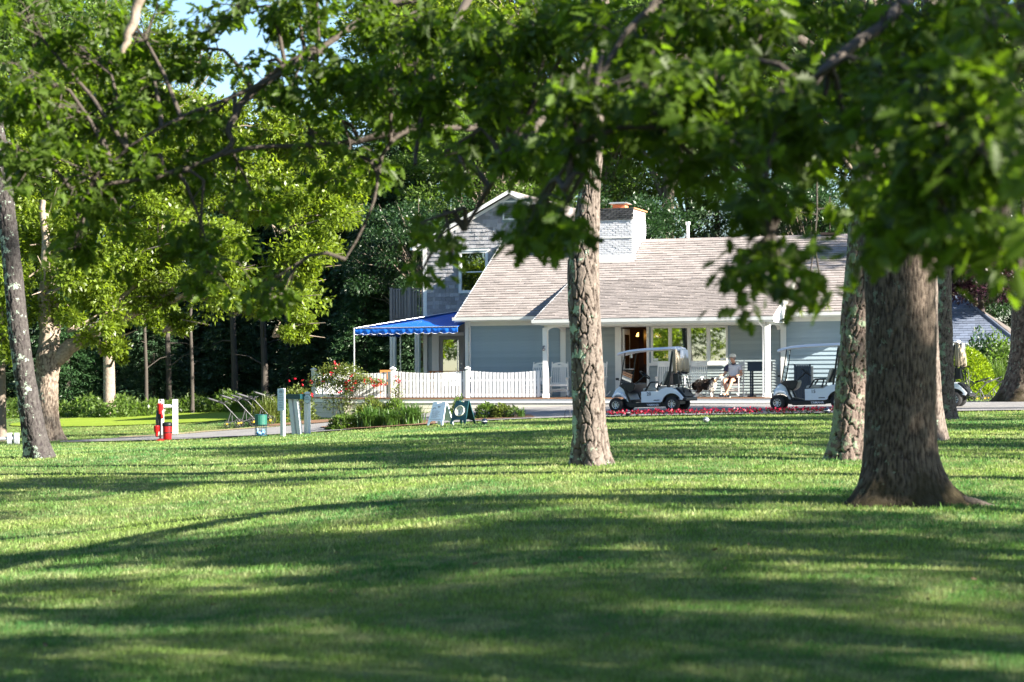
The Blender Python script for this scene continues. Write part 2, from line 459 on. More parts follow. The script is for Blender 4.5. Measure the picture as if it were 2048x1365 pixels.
M_green = lawnmat('putting_green_turf', (.16, .23, .022), (.19, .26, .03), (.2, .27, .03), bst=.2)

def axis_coords(lo, hi, fine0, fine1, fs, growth=1.18):
    a = list(np.arange(fine0, fine1 + 1e-6, fs)); s = fs
    while a[-1] < hi: s *= growth; a.append(a[-1] + s)
    s = fs
    while a[0] > lo: s *= growth; a.insert(0, a[0] - s)
    return np.array(a)
gx = axis_coords(-400, 400, -32, 32, .5); gy = axis_coords(-200, 600, 4, 112, .5)
GX, GY = np.meshgrid(gx, gy)
GZ = ground(GX, GY) + .012 * wob(GX, GY, 1.9, 1)
nx, ny = len(gx), len(gy)
idx = np.arange(nx * ny).reshape(ny, nx)
F = np.stack([idx[:-1, :-1], idx[:-1, 1:], idx[1:, 1:], idx[1:, :-1]], -1).reshape(-1, 4)
gnd = link('lawn', np_mesh('lawn', np.stack([GX, GY, GZ], -1).reshape(-1, 3), F, M_lawn, smooth=True))
gnd['kind'] = 'structure'

def wp(px, d):
    p = (px - 1024) / FPX * d
    return (p, d)
PATH = [wp(120, 57.5), wp(330, 55.5), wp(520, 55.2), wp(650, 54.8), wp(860, 54.6), wp(1060, 54.2), wp(1250, 53.6), wp(1450, 53), wp(1680, 52), wp(1960, 51), wp(2300, 50),
        wp(2500, 56), wp(1960, 59), wp(1560, 62.2), wp(1300, 63.4), wp(1000, 64), wp(760, 62.5), wp(650, 61), wp(520, 60.5), wp(420, 60.2), wp(330, 59.2), wp(250, 59.4), wp(120, 58.6)]
drape('cart_path', PATH, M_asphalt, lift=.03)
GREEN = []
for k in range(28):
    a = 2 * pi * k / 28
    GREEN.append((-11.2 + 8.2 * cos(a) + .6 * sin(3 * a), 80 + 8.5 * sin(a)))
drape('putting_green', GREEN, M_green, lift=.03, step=1.0)
DIRT = [wp(235, 59.7), wp(330, 59.6), wp(420, 60.6), wp(560, 61.2), wp(560, 62.0), wp(420, 61.6), wp(330, 61.2), wp(240, 60.6)]
drape('bare_path_edge', DIRT, mat('dry_dirt', (.22, .17, .10), rough=1, col2=(.30, .25, .13), scale=3), lift=.026)

# grass blades where they can be told apart
def grass():
    n = 520000
    d = 7.5 * (88 / 7.5) ** rng.random(n)
    x = (rng.random(n) * 1.24 - .62) * .512 * d + np.where(rng.random(n) < .5, -1, 1) * 0
    x = x * 1.0
    k = ~inpoly(x, d, PATH); x, d = x[k], d[k]; n = len(x)
    clump = wob(x, d, 2.3, 3) * .5 + wob(x, d, 7, 5) * .5
    h = (.022 + .017 * rng.random(n)) * (1 + .35 * clump) * (1 + .5 * (rng.random(n) < .015)) * np.clip(d / 12, 1, 1.5) ** .6
    P = np.stack([x, d, ground(x, d) + .012 * wob(x, d, 1.9, 1) - .004], 1)
    lean = rng.normal(size=(n, 3)) * .45; lean[:, 2] = 1
    T = (np.array([(0, -.06, 0), (0, .06, 0), (.55, .05, .05), (1, 0, .22), (.55, -.05, .05)]), np.array([(0, 1, 2, 3, 4)]))
    T = (np.array([(0, -.07, 0), (0, .07, 0), (.6, .055, .06), (1.05, -.01, .28)]), np.array([(0, 1, 2, 3)]))
    wf = np.clip(d / 14, .8, 3.0)
    D = unit(lean); up = rng.normal(size=(n, 3)); Sd = unit(np.cross(D, up)); Nn = np.cross(Sd, D)
    V = P[:, None] + h[:, None, None] * (D[:, None] * T[0][None, :, 0:1] + (Sd * wf[:, None])[:, None] * T[0][None, :, 1:2] + Nn[:, None] * T[0][None, :, 2:3])
    F = (T[1][None] + (np.arange(n) * 4)[:, None, None]).reshape(-1, 4)
    o = link('grass', np_mesh('grass', V.reshape(-1, 3), F, M_blade))
    tag(o, 'short mown lawn grass with paler dry patches', 'grass', kind='stuff')
grass()
def litter():
    n = 160; d = 11 * (40 / 9) ** rng.random(n); x = (rng.random(n) * 1.2 - .6) * .512 * d; k = ~inpoly(x, d, PATH); x, d = x[k], d[k]; n = len(x)
    P = np.stack([x, d, ground(x, d) + .028], 1); D = rng.normal(size=(n, 3)); D[:, 2] *= .3
    V, F = leaves(P, D, .028 + .03 * rng.random(n), LEAF_OAK_LO)
    tag(link('fallen_leaves', np_mesh('fallen_leaves', V, F, mat('dry_leaf', (.13, .085, .04), rough=.8, isl=.5))), 'scattered dry brown leaves lying in the short lawn', 'fallen leaves', kind='stuff')
litter()
# ================================================================== clubhouse
PSI = R(18); HC, HS = cos(PSI), sin(PSI)
HO = Vector((67 / FPX * 63, 63.0, 0)); HZ = 0.79
def HW(px, py, v):
    """house coordinates (u along the facade, w above the deck) of a photo pixel in the plane v"""
    d = at(px, py, 1.0) - Vector((0, 0, EYE)); d /= d.y
    t = d.x
    u = (t * (HO.y + v * HC) - HO.x - v * HS) / (HC + t * HS)
    Y = HO.y - u * HS + v * HC
    return u, EYE + d.z * Y - HZ
def HU(px, v): return HW(px, 745, v)[0]
def HP(u, v, w=0): return Vector((HO.x + u * HC + v * HS, HO.y - u * HS + v * HC, HZ + w))
HL = (HO.x, HO.y, HZ)
house = thing('clubhouse', HL, -PSI, 'low blue grey clubhouse with taupe shingle roof and white brick chimney', 'building')

def mesh_cache(f):
    c = {}
    def g(*k):
        if k not in c: c[k] = f(*k)
        return c[k]
    return g

def clapboards(u0, u1, v, w0, w1, expo, m, name='clapboard'):
    """overlapping horizontal boards on a wall facing -v, each a piece of its own"""
    L = u1 - u0; z = w0; t = .026
    b = MB(); b.prism([(-t, -.004), (-.002, expo - .004), (0, expo - .004), (0, -.004)], 'x', 0, L)
    b.v = [(x, y, zz) for x, y, zz in b.v]
    me = b.mesh(name, m)
    while z < w1 - .01:
        h = min(expo, w1 - z)
        o = link(name, me, house, (u0, v, z), None, (1, 1, h / expo) if h < expo - .001 else None)
        z += expo

# --- main walls (sheathing behind the boards)
WV = 2.0
uL = HU(931, WV); uP0 = .0; uP1 = 7.18; uR = HU(1772, 2.0)
dU0, dU1 = HU(1243, WV), HU(1294, WV); wn0, wn1 = HU(1303, WV), HU(1456, WV); wz0, wz1 = 1.08, 2.24
dH = 2.24
b = MB()
b.box(uL, dU0, WV, WV + .12, -.6, 2.52).box(dU0, dU1, WV, WV + .12, dH, 2.52).box(dU1, wn0, WV, WV + .12, -.6, 2.52)
b.box(wn0, wn1, WV, WV + .12, -.6, wz0).box(wn0, wn1, WV, WV + .12, wz1, 2.52).box(wn1, uR, WV, WV + .12, -.6, 2.52)
b.box(uR - .12, uR, WV + .12, 11, -.6, 2.9).box(uL, uL + .12, WV + .12, 6.5, -.6, 2.52).box(uL, uR, 10.9, 11.0, -.6, 2.5)
b.prism([(2.0, 2.52), (6.45, 4.98), (10.9, 2.52)], 'x', uR - .12, uR)
b.prism([(2.12, 2.52), (6.45, 4.98), (6.5, 4.98), (6.5, 2.52)], 'x', uL, uL + .12)
b.build('wall', M_siding, house)
clapboards(uL + .12, -.12, WV, -.03, 2.34, .103, M_siding)
clapboards(.10, dU0 - .2, WV, .10, 2.24, .092, M_sidingp)
clapboards(wn0 - .06, wn1 + .02, WV, .10, wz0 - .1, .092, M_sidingp)
clapboards(wn1 + .09, uP1 - .1, WV, .10, 2.24, .092, M_sidingp)
clapboards(uP1 + .12, uR, WV, -.35, 2.34, .137, M_siding)
# trim: corner boards, pilasters, friezes
b = MB()
b.box(uL, uL + .12, WV - .035, WV - .002, -.05, 2.5)
b.box(-.10, .08, WV - .05, WV - .002, 0, 2.4); b.box(uP1 - .08, uP1 + .10, WV - .05, WV - .002, -.3, 2.4)
b.box(uL, -.12, WV - .03, WV - .002, 2.34, 2.5); b.box(uP1 + .12, uR, WV - .03, WV - .002, 2.34, 2.5)
b.box(.1, uP1 - .1, WV - .03, WV - .002, 2.24, 2.4)
b.build('corner_board', M_white, house)
# door surround and window surround
b = MB()
b.box(dU0 - .2, dU0, WV - .04, WV + .1, .0, 2.238); b.box(dU1, wn0 - .07, WV - .04, WV + .1, 0, 2.238)
b.build('door_frame', M_white, house)
dr = MB().box(dU0 + .02, dU0 + .065, WV + .08, WV + .86, .03, 2.18).build('door', M_white, house)
MB().box(dU0 + .066, dU0 + .07, WV + .2, WV + .74, .5, 2.0).build('pane', M_glass, dr)
MB().box(dU0, dU1, WV - .06, WV + .1, .0, .03).build('threshold', M_alu, house)
# four casement windows
nW = 4; cw = (wn1 - wn0) / nW
for i in range(nW):
    a, c = wn0 + i * cw, wn0 + (i + 1) * cw
    b = MB(); f = .055
    b.box(a, a + f, WV - .045, WV + .08, wz0, wz1); b.box(c - f, c, WV - .045, WV + .08, wz0, wz1)
    b.box(a + f, c - f, WV - .043, WV + .08, wz0, wz0 + f); b.box(a + f, c - f, WV - .043, WV + .08, wz1 - f, wz1)
    w = b.build('window', M_white, house)
    MB().box(a + f, c - f, WV + .0, WV + .012, wz0 + f, wz1 - f).build('pane', M_glass, w)
MB().box(wn0 - .06, wn1 + .06, WV - .075, WV - .046, wz0 - .09, wz0).build('window_sill', M_white, house)
b = MB().box(wn1 - .24, wn1 - .08, WV - .006, WV - .002, wz0 + .07, wz0 + .15); b.build('window_sticker', M_white, house)
b = MB().box(wn0 + .07, wn0 + .22, WV - .006, WV - .002, wz0 + .07, wz0 + .15); b.build('window_sticker', M_white, house)
# interior seen through door and windows
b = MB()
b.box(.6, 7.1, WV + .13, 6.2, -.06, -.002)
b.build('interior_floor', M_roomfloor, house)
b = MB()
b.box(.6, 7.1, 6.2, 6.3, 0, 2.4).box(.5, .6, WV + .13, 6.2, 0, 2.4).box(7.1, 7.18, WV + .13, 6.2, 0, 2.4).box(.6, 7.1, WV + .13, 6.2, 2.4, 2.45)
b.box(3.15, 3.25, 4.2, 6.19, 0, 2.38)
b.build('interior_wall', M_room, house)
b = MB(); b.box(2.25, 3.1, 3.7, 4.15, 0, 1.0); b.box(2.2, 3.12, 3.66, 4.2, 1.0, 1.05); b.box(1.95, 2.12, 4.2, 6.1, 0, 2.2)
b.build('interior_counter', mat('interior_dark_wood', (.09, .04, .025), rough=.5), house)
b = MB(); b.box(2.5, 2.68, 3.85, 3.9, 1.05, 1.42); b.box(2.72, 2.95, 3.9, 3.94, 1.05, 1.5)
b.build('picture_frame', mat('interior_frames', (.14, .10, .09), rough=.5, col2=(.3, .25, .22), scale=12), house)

# --- roofs
EV, EW = 1.6, 2.63; RV, RW = 6.45, 5.31
SL = atan2(RW - EW, RV - EV); ruL, ruR = HU(912, 1.6), HU(1772, 2.0) + .25
PV, PW = -.4, 2.46; PJ_V, PJ_W = 3.80, 2.63 + (3.80 - 1.6) * tan(SL)
SP = atan2(PJ_W - PW, PJ_V - PV); puL, puR = -.25, 7.32
CH0, CH1 = HU(1199, 5.15), HU(1267, 5.15); CV0, CV1 = 5.15, 7.0
def slab(u0, u1, v0, w0, v1, w1, th, name, m, lift=0):
    a = atan2(w1 - w0, v1 - v0); n = (-sin(a), cos(a))
    poly = [(v0 + n[0] * lift, w0 + n[1] * lift), (v1 + n[0] * lift, w1 + n[1] * lift), (v1 + n[0] * (lift - th), w1 + n[1] * (lift - th)), (v0 + n[0] * (lift - th), w0 + n[1] * (lift - th))]
    return MB().prism(poly, 'x', u0, u1).build(name, m, house)
roof = slab(ruL, ruR, EV, EW, RV, RW, .05, 'roof', M_roofbase)
slab(ruL, ruR, RV + 4.85, EW, RV + .001, RW, .05, 'roof', M_roofbase)
proof = slab(puL, puR, PV, PW, PJ_V, PJ_W, .05, 'porch_roof', M_roofbase)
# shingle tabs: the lowest courses one by one, the rest joined
tabw, expo = .31, .178
def tabmesh(wd):
    b = MB(); t = .024
    b.prism([(0, .002), (0, t), (expo * 1.12, .004), (expo * 1.12, .001)], 'x', .004, wd - .004)
    return b
tab_me = tabmesh(tabw).mesh('shingle', M_roof)
def shingle_roof(parent, u0, u1, v0, w0, length, a, skip, nobj):
    rows = int(length / expo) + 1; acc = MB(); cnt = 0
    for r in range(rows):
        s = r * expo; off = (r % 2) * tabw * .5 + random.uniform(-.03, .03)
        u = u0 - off
        while u < u1 - .01:
            a0, a1 = max(u, u0), min(u + tabw, u1)
            v = v0 + s * cos(a); w = w0 + s * sin(a)
            if a1 - a0 > .04 and not skip(.5 * (a0 + a1), v + .05):
                if cnt < nobj:
                    link('shingle', tab_me, parent, (a0, v, w), (a, 0, 0), ((a1 - a0) / tabw, 1, random.uniform(.8, 1.4))); cnt += 1
                else:
                    k = random.uniform(.8, 1.5); t = .024 * k
                    P = []
                    for uu in (a0 + .004, a1 - .004):
                        for ss, nn in ((0, .001), (0, t), (min(expo * 1.12, length - s), .005 * k)):
                            q = s + ss; P.append((uu, v0 + q * cos(a) - nn * sin(a), w0 + q * sin(a) + nn * cos(a)))
                    acc.add(P, [(0, 1, 4, 3), (1, 2, 5, 4), (0, 2, 1), (3, 4, 5)])
            u += tabw
    o = acc.build('shingles', M_roof, parent); o['kind'] = 'stuff'
def skip_main(u, v):
    if puL + .02 < u < puR - .02 and v < PJ_V - .05: return True
    if CH0 < u < CH1 and v > CV0: return True
    return False
shingle_roof(roof, ruL, ruR, EV, EW, (RV - EV) / cos(SL), SL, skip_main, 150)
shingle_roof(proof, puL, puR, PV, PW, (PJ_V - PV) / cos(SP) + .02, SP, lambda u, v: False, 150)
b = MB()
u = ruL
while u < ruR - .3:
    if u > CH1:
        b.prism([(RV - .14, RW - .055), (RV, RW + .035), (RV + .14, RW - .055), (RV, RW + .01)], 'x', u, u + .29)
    u += .3
b.build('ridge_cap', M_roof, roof)
# fascias, gutters, rakes
b = MB()
b.box(ruL, puL - .02, EV - .03, EV + .01, EW - .16, EW - .045); b.box(puR + .03, ruR, EV - .03, EV + .01, EW - .16, EW - .045)
b.box(ruL + .02, puL, EV + .01, WV, EW - .16, EW - .13); b.box(puR, ruR, EV + .01, WV, EW - .16, EW - .13)
b.box(puL, puR, PV - .02, PV + .02, PW - .17, PW - .045)
b.box(puL + .01, puR - .02, PV + .02, WV - .05, PW - .17, PW - .14)
b.build('fascia', M_white, house)
def rake(u, v0, w0, v1, w1, h, t, m=M_white, par=None):
    a = atan2(w1 - w0, v1 - v0)
    MB().prism([(v0 - .03, w0 - .02), (v1, w1 - .0), (v1, w1 - h), (v0 - .03, w0 - h - .02)], 'x', u, u + t).build('rake_board', m, house)
rake(ruL - .035, EV, EW + .01, RV, RW + .01, .17, .03)
rake(puL - .035, PV, PW + .01, PJ_V, PJ_W + .01, .10, .03)
rake(puR + .003, PV, PW + .01, PJ_V, PJ_W + .01, .17, .03)
# right cheek of the porch roof
MB().prism([(PV + .5, PW - .02), (PJ_V - .1, PJ_W - .06), (EV, EW - .02), (EV, EW - .17), (PV + .5, PW - .17)], 'x', puR - .06, puR - .01).build('porch_gable_cheek', M_white, house)
def gutter(u0, u1, v, w):
    b = MB(); b.prism([(v - .11, w + .02), (v - .095, w - .085), (v - .0, w - .10), (v, w + .02), (v - .012, w + .02), (v - .015, w - .085), (v - .08, w - .07), (v - .098, w + .02)], 'x', u0, u1)
    b.build('gutter', M_white, house)
gutter(ruL - .08, puL - .05, EV - .032, EW - .03); gutter(puR + .06, ruR, EV - .032, EW - .03); gutter(puL - .05, puR + .02, PV - .022, PW - .03)
def spout(pts):
    MB().tube(pts, .035, 6).build('downspout', M_white, house)
spout([(6.86, PV - .05, PW - .1), (6.88, PV + .02, PW - .2), (6.93, -.02, PW - .32), (6.93, -.03, .05), (6.9, -.08, .02)])
spout([(uL + .2, EV - .05, EW - .1), (uL + .2, EV + .1, EW - .18), (uL + .19, WV - .08, EW - .35), (uL + .19, WV - .08, 0)])

# --- porch frame
def post(u, v, s=.15, h=2.2, name='porch_post'):
    b = MB(); b.box(u - s / 2, u + s / 2, v - s / 2, v + s / 2, 0.0, h); b.box(u - s / 2 - .015, u + s / 2 + .015, v - s / 2 - .015, v + s / 2 + .015, 0, .12)
    return b.build(name, M_white, house)
p1 = post(0.0, 0.0); post(7.06, 0.0)
b = MB(); b.tube([(-.02, -.09, 1.62), (-.02, -.17, 1.6), (-.02, -.17, 1.56)], .03, 8); b.ball((-.02, -.17, 1.52), .05)
b.build('porch_lantern', mat('pewter', (.2, .2, .21), rough=.4, metal=.5), house)
def arch(u0, u1, top, bot, drop, run):
    P = [(u0, bot - drop)]
    for k in range(9):
        a = k / 8 * pi / 2; P.append((u0 + run * sin(a) if False else u0 + run * (1 - cos(a)), bot - drop + drop * sin(a)))
    for k in range(9):
        a = pi / 2 * (1 - k / 8); P.append((u1 - run * (1 - cos(a)), bot - drop + drop * sin(a)))
    P += [(u1, top), (u0, top)]
    return P
MB().prism(arch(.075, 6.985, 2.3, 2.235, .13, .55), 'y', -.06, .06).build('porch_beam', M_white, house)
MB().prism([(y, z) for y, z in arch(.075, WV - .06, 2.3, 2.23, .14, .5)], 'x', 7.0, 7.12).build('porch_beam', M_white, house)
MB().prism([(y, z) for y, z in arch(.075, WV - .06, 2.3, 2.23, .14, .5)], 'x', -.06, .06).build('porch_beam', M_white, house)
MB().box(.0, 7.1, .1, WV - .06, 2.262, 2.285).build('porch_ceiling', M_white, house)

# --- chimney of whitewashed bricks
CHB, CHT = 4.3, HW(1199, 441, 5.15)[1]; CAPT = HW(1199, 419, 5.15)[1]
chim = MB().box(CH0 + .02, CH1 - .02, CV0 + .02, CV1 - .02, 2.5, CAPT - .01).build('chimney', M_mortar, house)
bl, bh, bd = .20, .066, .10
brick_me = MB().box(.006, bl - .006, 0, .05, .005, bh - .004).mesh('brick', M_brick)
brickd_me = MB().box(.005, bl - .005, 0, .05, .004, bh - .004).mesh('brick', M_brickdark)
stuffb = MB(); nb = 0
z = CHB; r = 0
while z < CAPT - .02:
    dark = z > CHT - .01; ext = .045 if dark else 0
    u = CH0 - ext - (r % 2) * bl / 2
    while u < CH1 + ext - .02:
        a0, a1 = max(u, CH0 - ext), min(u + bl, CH1 + ext)
        if a1 - a0 > .05:
            link('brick', brickd_me if dark else brick_me, chim, (a0, CV0 - ext - random.uniform(0, .012), z), (random.uniform(-.05, .05), 0, 0), ((a1 - a0) / bl, 1.4 if dark else 1, 1)); nb += 1
        u += bl
    v = CV0 - ext + .03 - (r % 2) * bl / 2
    while v < CV1 + ext:
        a0, a1 = max(v, CV0 - ext + .03), min(v + bl, CV1 + ext)
        if a1 - a0 > .05 and z > EW + (a0 - EV) * tan(SL) - .05 and nb < 299:
            link('brick', brickd_me if dark else brick_me, chim, (CH1 + ext + random.uniform(0, .005), a0, z), (0, 0, pi / 2), ((a1 - a0) / bl, 1.4 if dark else 1, 1)); nb += 1
        v += bl
    z += bh; r += 1
b = MB(); b.box(CH0 - .02, CH1 + .06, CV0 + .04, CV1, CAPT + .0, CAPT + .03); b.build('chimney_crown', M_terra, chim)
b = MB(); b.box(CH0 + .42, CH0 + .85, CV0 + .3, CV0 + .75, CAPT + .03, CAPT + .16); b.build('flue', M_terra, chim)
b = MB(); b.prism([(CH0 + .3, CAPT + .19), (CH0 + .36, CAPT + .24), (CH0 + .9, CAPT + .24), (CH0 + .97, CAPT + .19)], 'y', CV0 + .2, CV0 + .85)
for uu in (CH0 + .45, CH0 + .82):
    for vv in (CV0 + .33, CV0 + .72): b.box(uu - .01, uu + .01, vv - .01, vv + .01, CAPT + .16, CAPT + .195)
b.build('chimney_cap', M_alu, chim)
b = MB(); b.prism([(CV0 - .14, EW + (CV0 - .14 - EV) * tan(SL) + .01), (CV0 + .01, 4.78), (CV0 + .01, 4.5), (CV0 - .10, 4.5)], 'x', CH0 - .03, CH1 + .1)
b.box(CH0 - .01, CH1 + .015, CV0 - .03, CV0 - .002, CHT - .62, CHT - .60)
b.build('flashing', M_white, chim)
# vent pipe with its stay
vp = HW(1376, 470, 6.9)[0]
b = MB(); b.tube([(vp, 6.9, 4.9), (vp, 6.9, HW(1376, 449, 6.9)[1])], .055, 10); b.tube([(vp, 6.9, HW(1376, 450, 6.9)[1]), (vp, 6.9, HW(1376, 444, 6.9)[1])], .09, 10)
b.tube([(vp - .02, 6.9, 5.52), (vp - .34, 7.0, 5.18)], .012, 5)
b.build('vent_pipe', M_alu, house)
vp2 = HU(1663, 6.5)
MB().box(vp2 - .3, vp2 + .3, 6.3, 6.6, 5.33, 5.41).tube([(vp2, 6.45, 5.4), (vp2, 6.45, 6.6)], .012, 5).build('roof_vent', mat('brown_metal', (.08, .05, .04), rough=.6), house)

# --- two storey block with the shingled gable
BV = 6.56
bL = HU(848, BV); pk_u, pk_w = HU(1025, BV), HW(1025, 382, BV)[1]
el_u, el_w = HW(826, 494, BV - .25)
hw_ = pk_u - el_u; sg = (pk_w - el_w) / hw_; er_u = pk_u + hw_; bR = 2 * pk_u - bL
BD = 15.5
def gl(u): return pk_w - .14 - abs(u - pk_u) * sg
b = MB(); b.prism([(bL + .02, -.6), (bR, -.6), (bR, gl(bR)), (pk_u, gl(pk_u)), (bL + .02, gl(bL))], 'y', BV + .03, BD).build('gable_block_wall', M_siding, house)
for sgn, uu in ((-1, el_u), (1, er_u)):
    P = [(pk_u, pk_w), (uu, el_w), (uu, el_w - .06), (pk_u, pk_w - .06)]
    rf = MB().prism(P, 'y', BV - .28, BD + .3).build('roof', M_roofbase, house, fix=True)
    # shingle courses on the slope
    acc = MB(); Ls = sqrt(hw_ ** 2 + (pk_w - el_w) ** 2); a = atan2(pk_w - el_w, hw_)
    r = 0; sft = 0
    while sft < Ls - .02:
        v = BV - .28 - (r % 2) * .15
        while v < BD + .3 and sgn > 0:
            v0, v1 = max(v, BV - .28) + .004, min(v + .31, BD + .3) - .004
            if v1 - v0 > .04:
                P = []
                for vv in (v0, v1):
                    for ss, nn in ((0, .001), (0, .016), (min(expo * 1.1, Ls - sft), .004)):
                        q = sft + ss; P.append((uu - sgn * q * cos(a) + sgn * nn * sin(a), vv, el_w + q * sin(a) + nn * cos(a)))
                acc.add(P, [(0, 1, 4, 3), (1, 2, 5, 4), (0, 2, 1), (3, 4, 5)])
            v += .31
        r += 1; sft += expo
    if sgn > 0:
        o = acc.build('shingles', M_roof, rf); o['kind'] = 'stuff'
    b = MB()
    P1 = [(pk_u, pk_w + .01), (uu, el_w + .01), (uu, el_w - .12), (pk_u, pk_w - .12)]
    b.prism(P1, 'y', BV - .31, BV - .281)
    P2 = [(pk_u, pk_w - .121), (uu + (-sgn) * .1, el_w - .121 + .1 * sg), (uu + (-sgn) * .1, el_w - .23 + .1 * sg), (pk_u, pk_w - .23)]
    b.prism(P2, 'y', BV - .05, BV - .02)
    b.build('rake_board', M_white, house, fix=True)
b = MB(); b.box(el_u - .1, el_u + .02, BV - .28, BD, el_w - .12, el_w - .02); b.build('gutter', M_white, house)
b = MB(); b.box(bL - .01, bL + .13, BV - .03, BV + .0, -.1, el_w - .02); b.build('corner_board', M_white, house)
# upper window
x0, z1 = HW(918, 503, BV); x1, z0 = HW(977, 586, BV)
b = MB(); f = .10
b.box(x0, x0 + f, BV - .06, BV + .03, z0, z1); b.box(x1 - f, x1, BV - .06, BV + .03, z0, z1); b.box(x0 + f, x1 - f, BV - .058, BV + .03, z0, z0 + f); b.box(x0 - .03, x1 + .03, BV - .08, BV - .0, z1, z1 + .05); b.box(x0 + f, x1 - f, BV - .058, BV + .03, z1 - f * .8, z1)
win = b.build('window', M_white, house)
zm = .5 * (z0 + z1)
MB().box(x0 + f, x1 - f, BV - .03, BV - .0, zm - .02, zm + .02).build('sash', M_white, win)
MB().box(x0 + f, x1 - f, BV - .015, BV - .008, z0 + f, zm - .02).build('pane', M_glassb, win)
MB().box(x0 + f, x1 - f, BV - .008, BV - .002, zm + .02, z1 - f * .8).build('pane', M_glassb, win)
b = MB(); n = 16
P = [(x0 + f + (x1 - x0 - 2 * f) * k / (2 * n), BV + .016 + (.008 if k % 2 else -.008)) for k in range(2 * n + 1)]
b.add([(p[0], p[1], z) for p in P for z in (z0 + f, z1 - f * .8)], [(2 * k, 2 * k + 2, 2 * k + 3, 2 * k + 1) for k in range(2 * n)])
b.build('curtain', mat('sheer_curtain', (.30, .36, .40), rough=.9), win)
# gable louvre
v0, v1 = HU(1008, BV), HU(1037, BV); y0, y1 = HW(1022, 440, BV)[1], HW(1022, 402, BV)[1]
b = MB(); b.box(v0, v0 + .05, BV - .05, BV, y0, y1); b.box(v1 - .05, v1, BV - .05, BV, y0, y1); b.box(v0 + .05, v1 - .05, BV - .05, BV, y0, y0 + .05); b.box(v0 + .05, v1 - .05, BV - .05, BV, y1 - .05, y1)
lv = b.build('gable_vent', M_white, house)
k = y0 + .07
while k < y1 - .07:
    MB().rbox((.5 * (v0 + v1), BV - .02, k), (v1 - v0 - .1, .05, .012), (R(35), 0, 0)).build('louvre', M_greywood, lv); k += .06
# wood shingles, each row overlapping the one below
ex = .142; cs_me = []
for k in range(4):
    b = MB(); wd = 1.0
    b.prism([(-.024, -.012), (-.022 - .0, -.012), (-.004, ex + .02), (0, ex + .02), (0, -.012)], 'x', .02, wd - .02); cs_me.append(b.mesh('wood_shingle', M_cedar))
rest = MB(); nsh = 0; row = 0; z = HW(850, 640, BV)[1] - .6
rows = []
while z < pk_w: rows.append(z); z += ex
order = []
for r, z in enumerate(rows):
    u = bL + .13
    while u < bR:
        wd = random.choice((.10, .13, .16, .19, .22)) * 1.1
        if u + wd > bR: break
        top = z + ex
        if top < gl(u + wd / 2) - .02 and not (x0 - .02 < u + wd / 2 < x1 + .02 and z0 - .1 < z < z1 - .02) and not (v0 - .02 < u + wd / 2 < v1 + .02 and y0 - .1 < z < y1 - .02):
            order.append((u, z, wd))
        u += wd
def vis(s):   # those the low roof leaves in view come first
    u, z, wd = s
    hidden = z < 5.0 and u > HU(912, BV) + (z - 2.6) * .95
    return (hidden, abs(u - x0))
order.sort(key=vis)
for i, (u, z, wd) in enumerate(order):
    jz = random.uniform(-.012, .006)
    if i < 300:
        link('wood_shingle', cs_me[i % 4], house, (u, BV - random.uniform(0, .004), z + jz), None, (wd, random.uniform(.9, 1.25), 1))
    else:
        t = .024 * random.uniform(.85, 1.2)
        P = [(a, q, z + jz + h) for a in (u + .003, u + wd - .003) for q, h in ((BV - t, -.012), (BV - .005, ex + .02), (BV, -.012))]
        rest.add(P, [(0, 3, 4, 1), (0, 2, 5, 3), (0, 1, 2), (3, 5, 4)])
o = rest.build('wood_shingles', M_cedar, house); o['kind'] = 'stuff'
# side door under the awning
x0, x1 = HU(879, BV), HU(929, BV)
b = MB(); b.box(x0 - .26, x0, BV - .06, BV - .0, 0, 2.2); b.box(x0, x1, BV - .06, BV, 2.12, 2.24); b.build('door_frame', M_white, house)
M_door = mat('grey_door_paint', (.32, .32, .33), rough=.4)
sd = MB().box(x0 + .01, x0 + .14, BV - .03, BV - .005, 0, 2.1).box(x1 - .20, x1, BV - .03, BV - .005, 0, 2.1).box(x0 + .14, x1 - .2, BV - .03, BV - .005, 1.98, 2.1).box(x0 + .14, x1 - .2, BV - .03, BV - .005, 0, .35).build('door', M_door, house)
MB().box(x0 + .14, x1 - .2, BV - .02, BV - .008, .35, 1.98).build('pane', M_glass, sd)
b = MB(); b.tube([(x1 - .1, BV - .03, 1.12), (x1 - .1, BV - .05, 1.12)], .03, 8); b.ball((x1 - .1, BV - .08, .98), .035); b.build('door_knob', M_alu, sd)
# balcony at the block's left end
B0 = HU(782, 7.2); BW0 = HW(782, 640, 7.2)[1]; BW1 = HW(782, 578, 7.2)[1]
b = MB(); b.box(B0, bL, 7.15, 10.2, BW0 - .05, BW0 + .02); b.box(B0, bL, 7.12, 7.15, BW0 - .22, BW0 - .0); bal = b.build('balcony', M_greywood, house)
b = MB(); b.box(B0, bL, 7.14, 7.22, BW1 - .05, BW1); b.box(B0, B0 + .08, 7.22, 10.2, BW1 - .05, BW1); b.box(B0, bL, 7.16, 7.2, BW0 + .1, BW0 + .16); b.build('rail', M_greywood, bal)
for uu in (B0 + .05, (B0 + bL) / 2): MB().box(uu - .05, uu + .05, 7.1, 7.2, BW0 - .2, BW1 + .03).build('post', M_greywood, bal)
u = B0 + .14
while u < bL - .03:
    MB().box(u, u + .05, 7.11, 7.14, BW0 + .05, BW1 - .02).build('baluster', M_greywood, bal); u += .108
v = 7.4
while v < 10:
    MB().box(B0 - .03, B0, v, v + .05, BW0 + .05, BW1 - .02).build('baluster', M_greywood, bal); v += .13
for px, wd in ((786, .2), (835, .17)):
    uu = HU(px, 7.3); b = MB(); b.box(uu - wd / 2, uu - .01, 7.25, 7.4, 0, BW0 - .22); b.box(uu + .01, uu + wd / 2, 7.25, 7.4, 0, BW0 - .22); b.build('balcony_post', M_white, house)

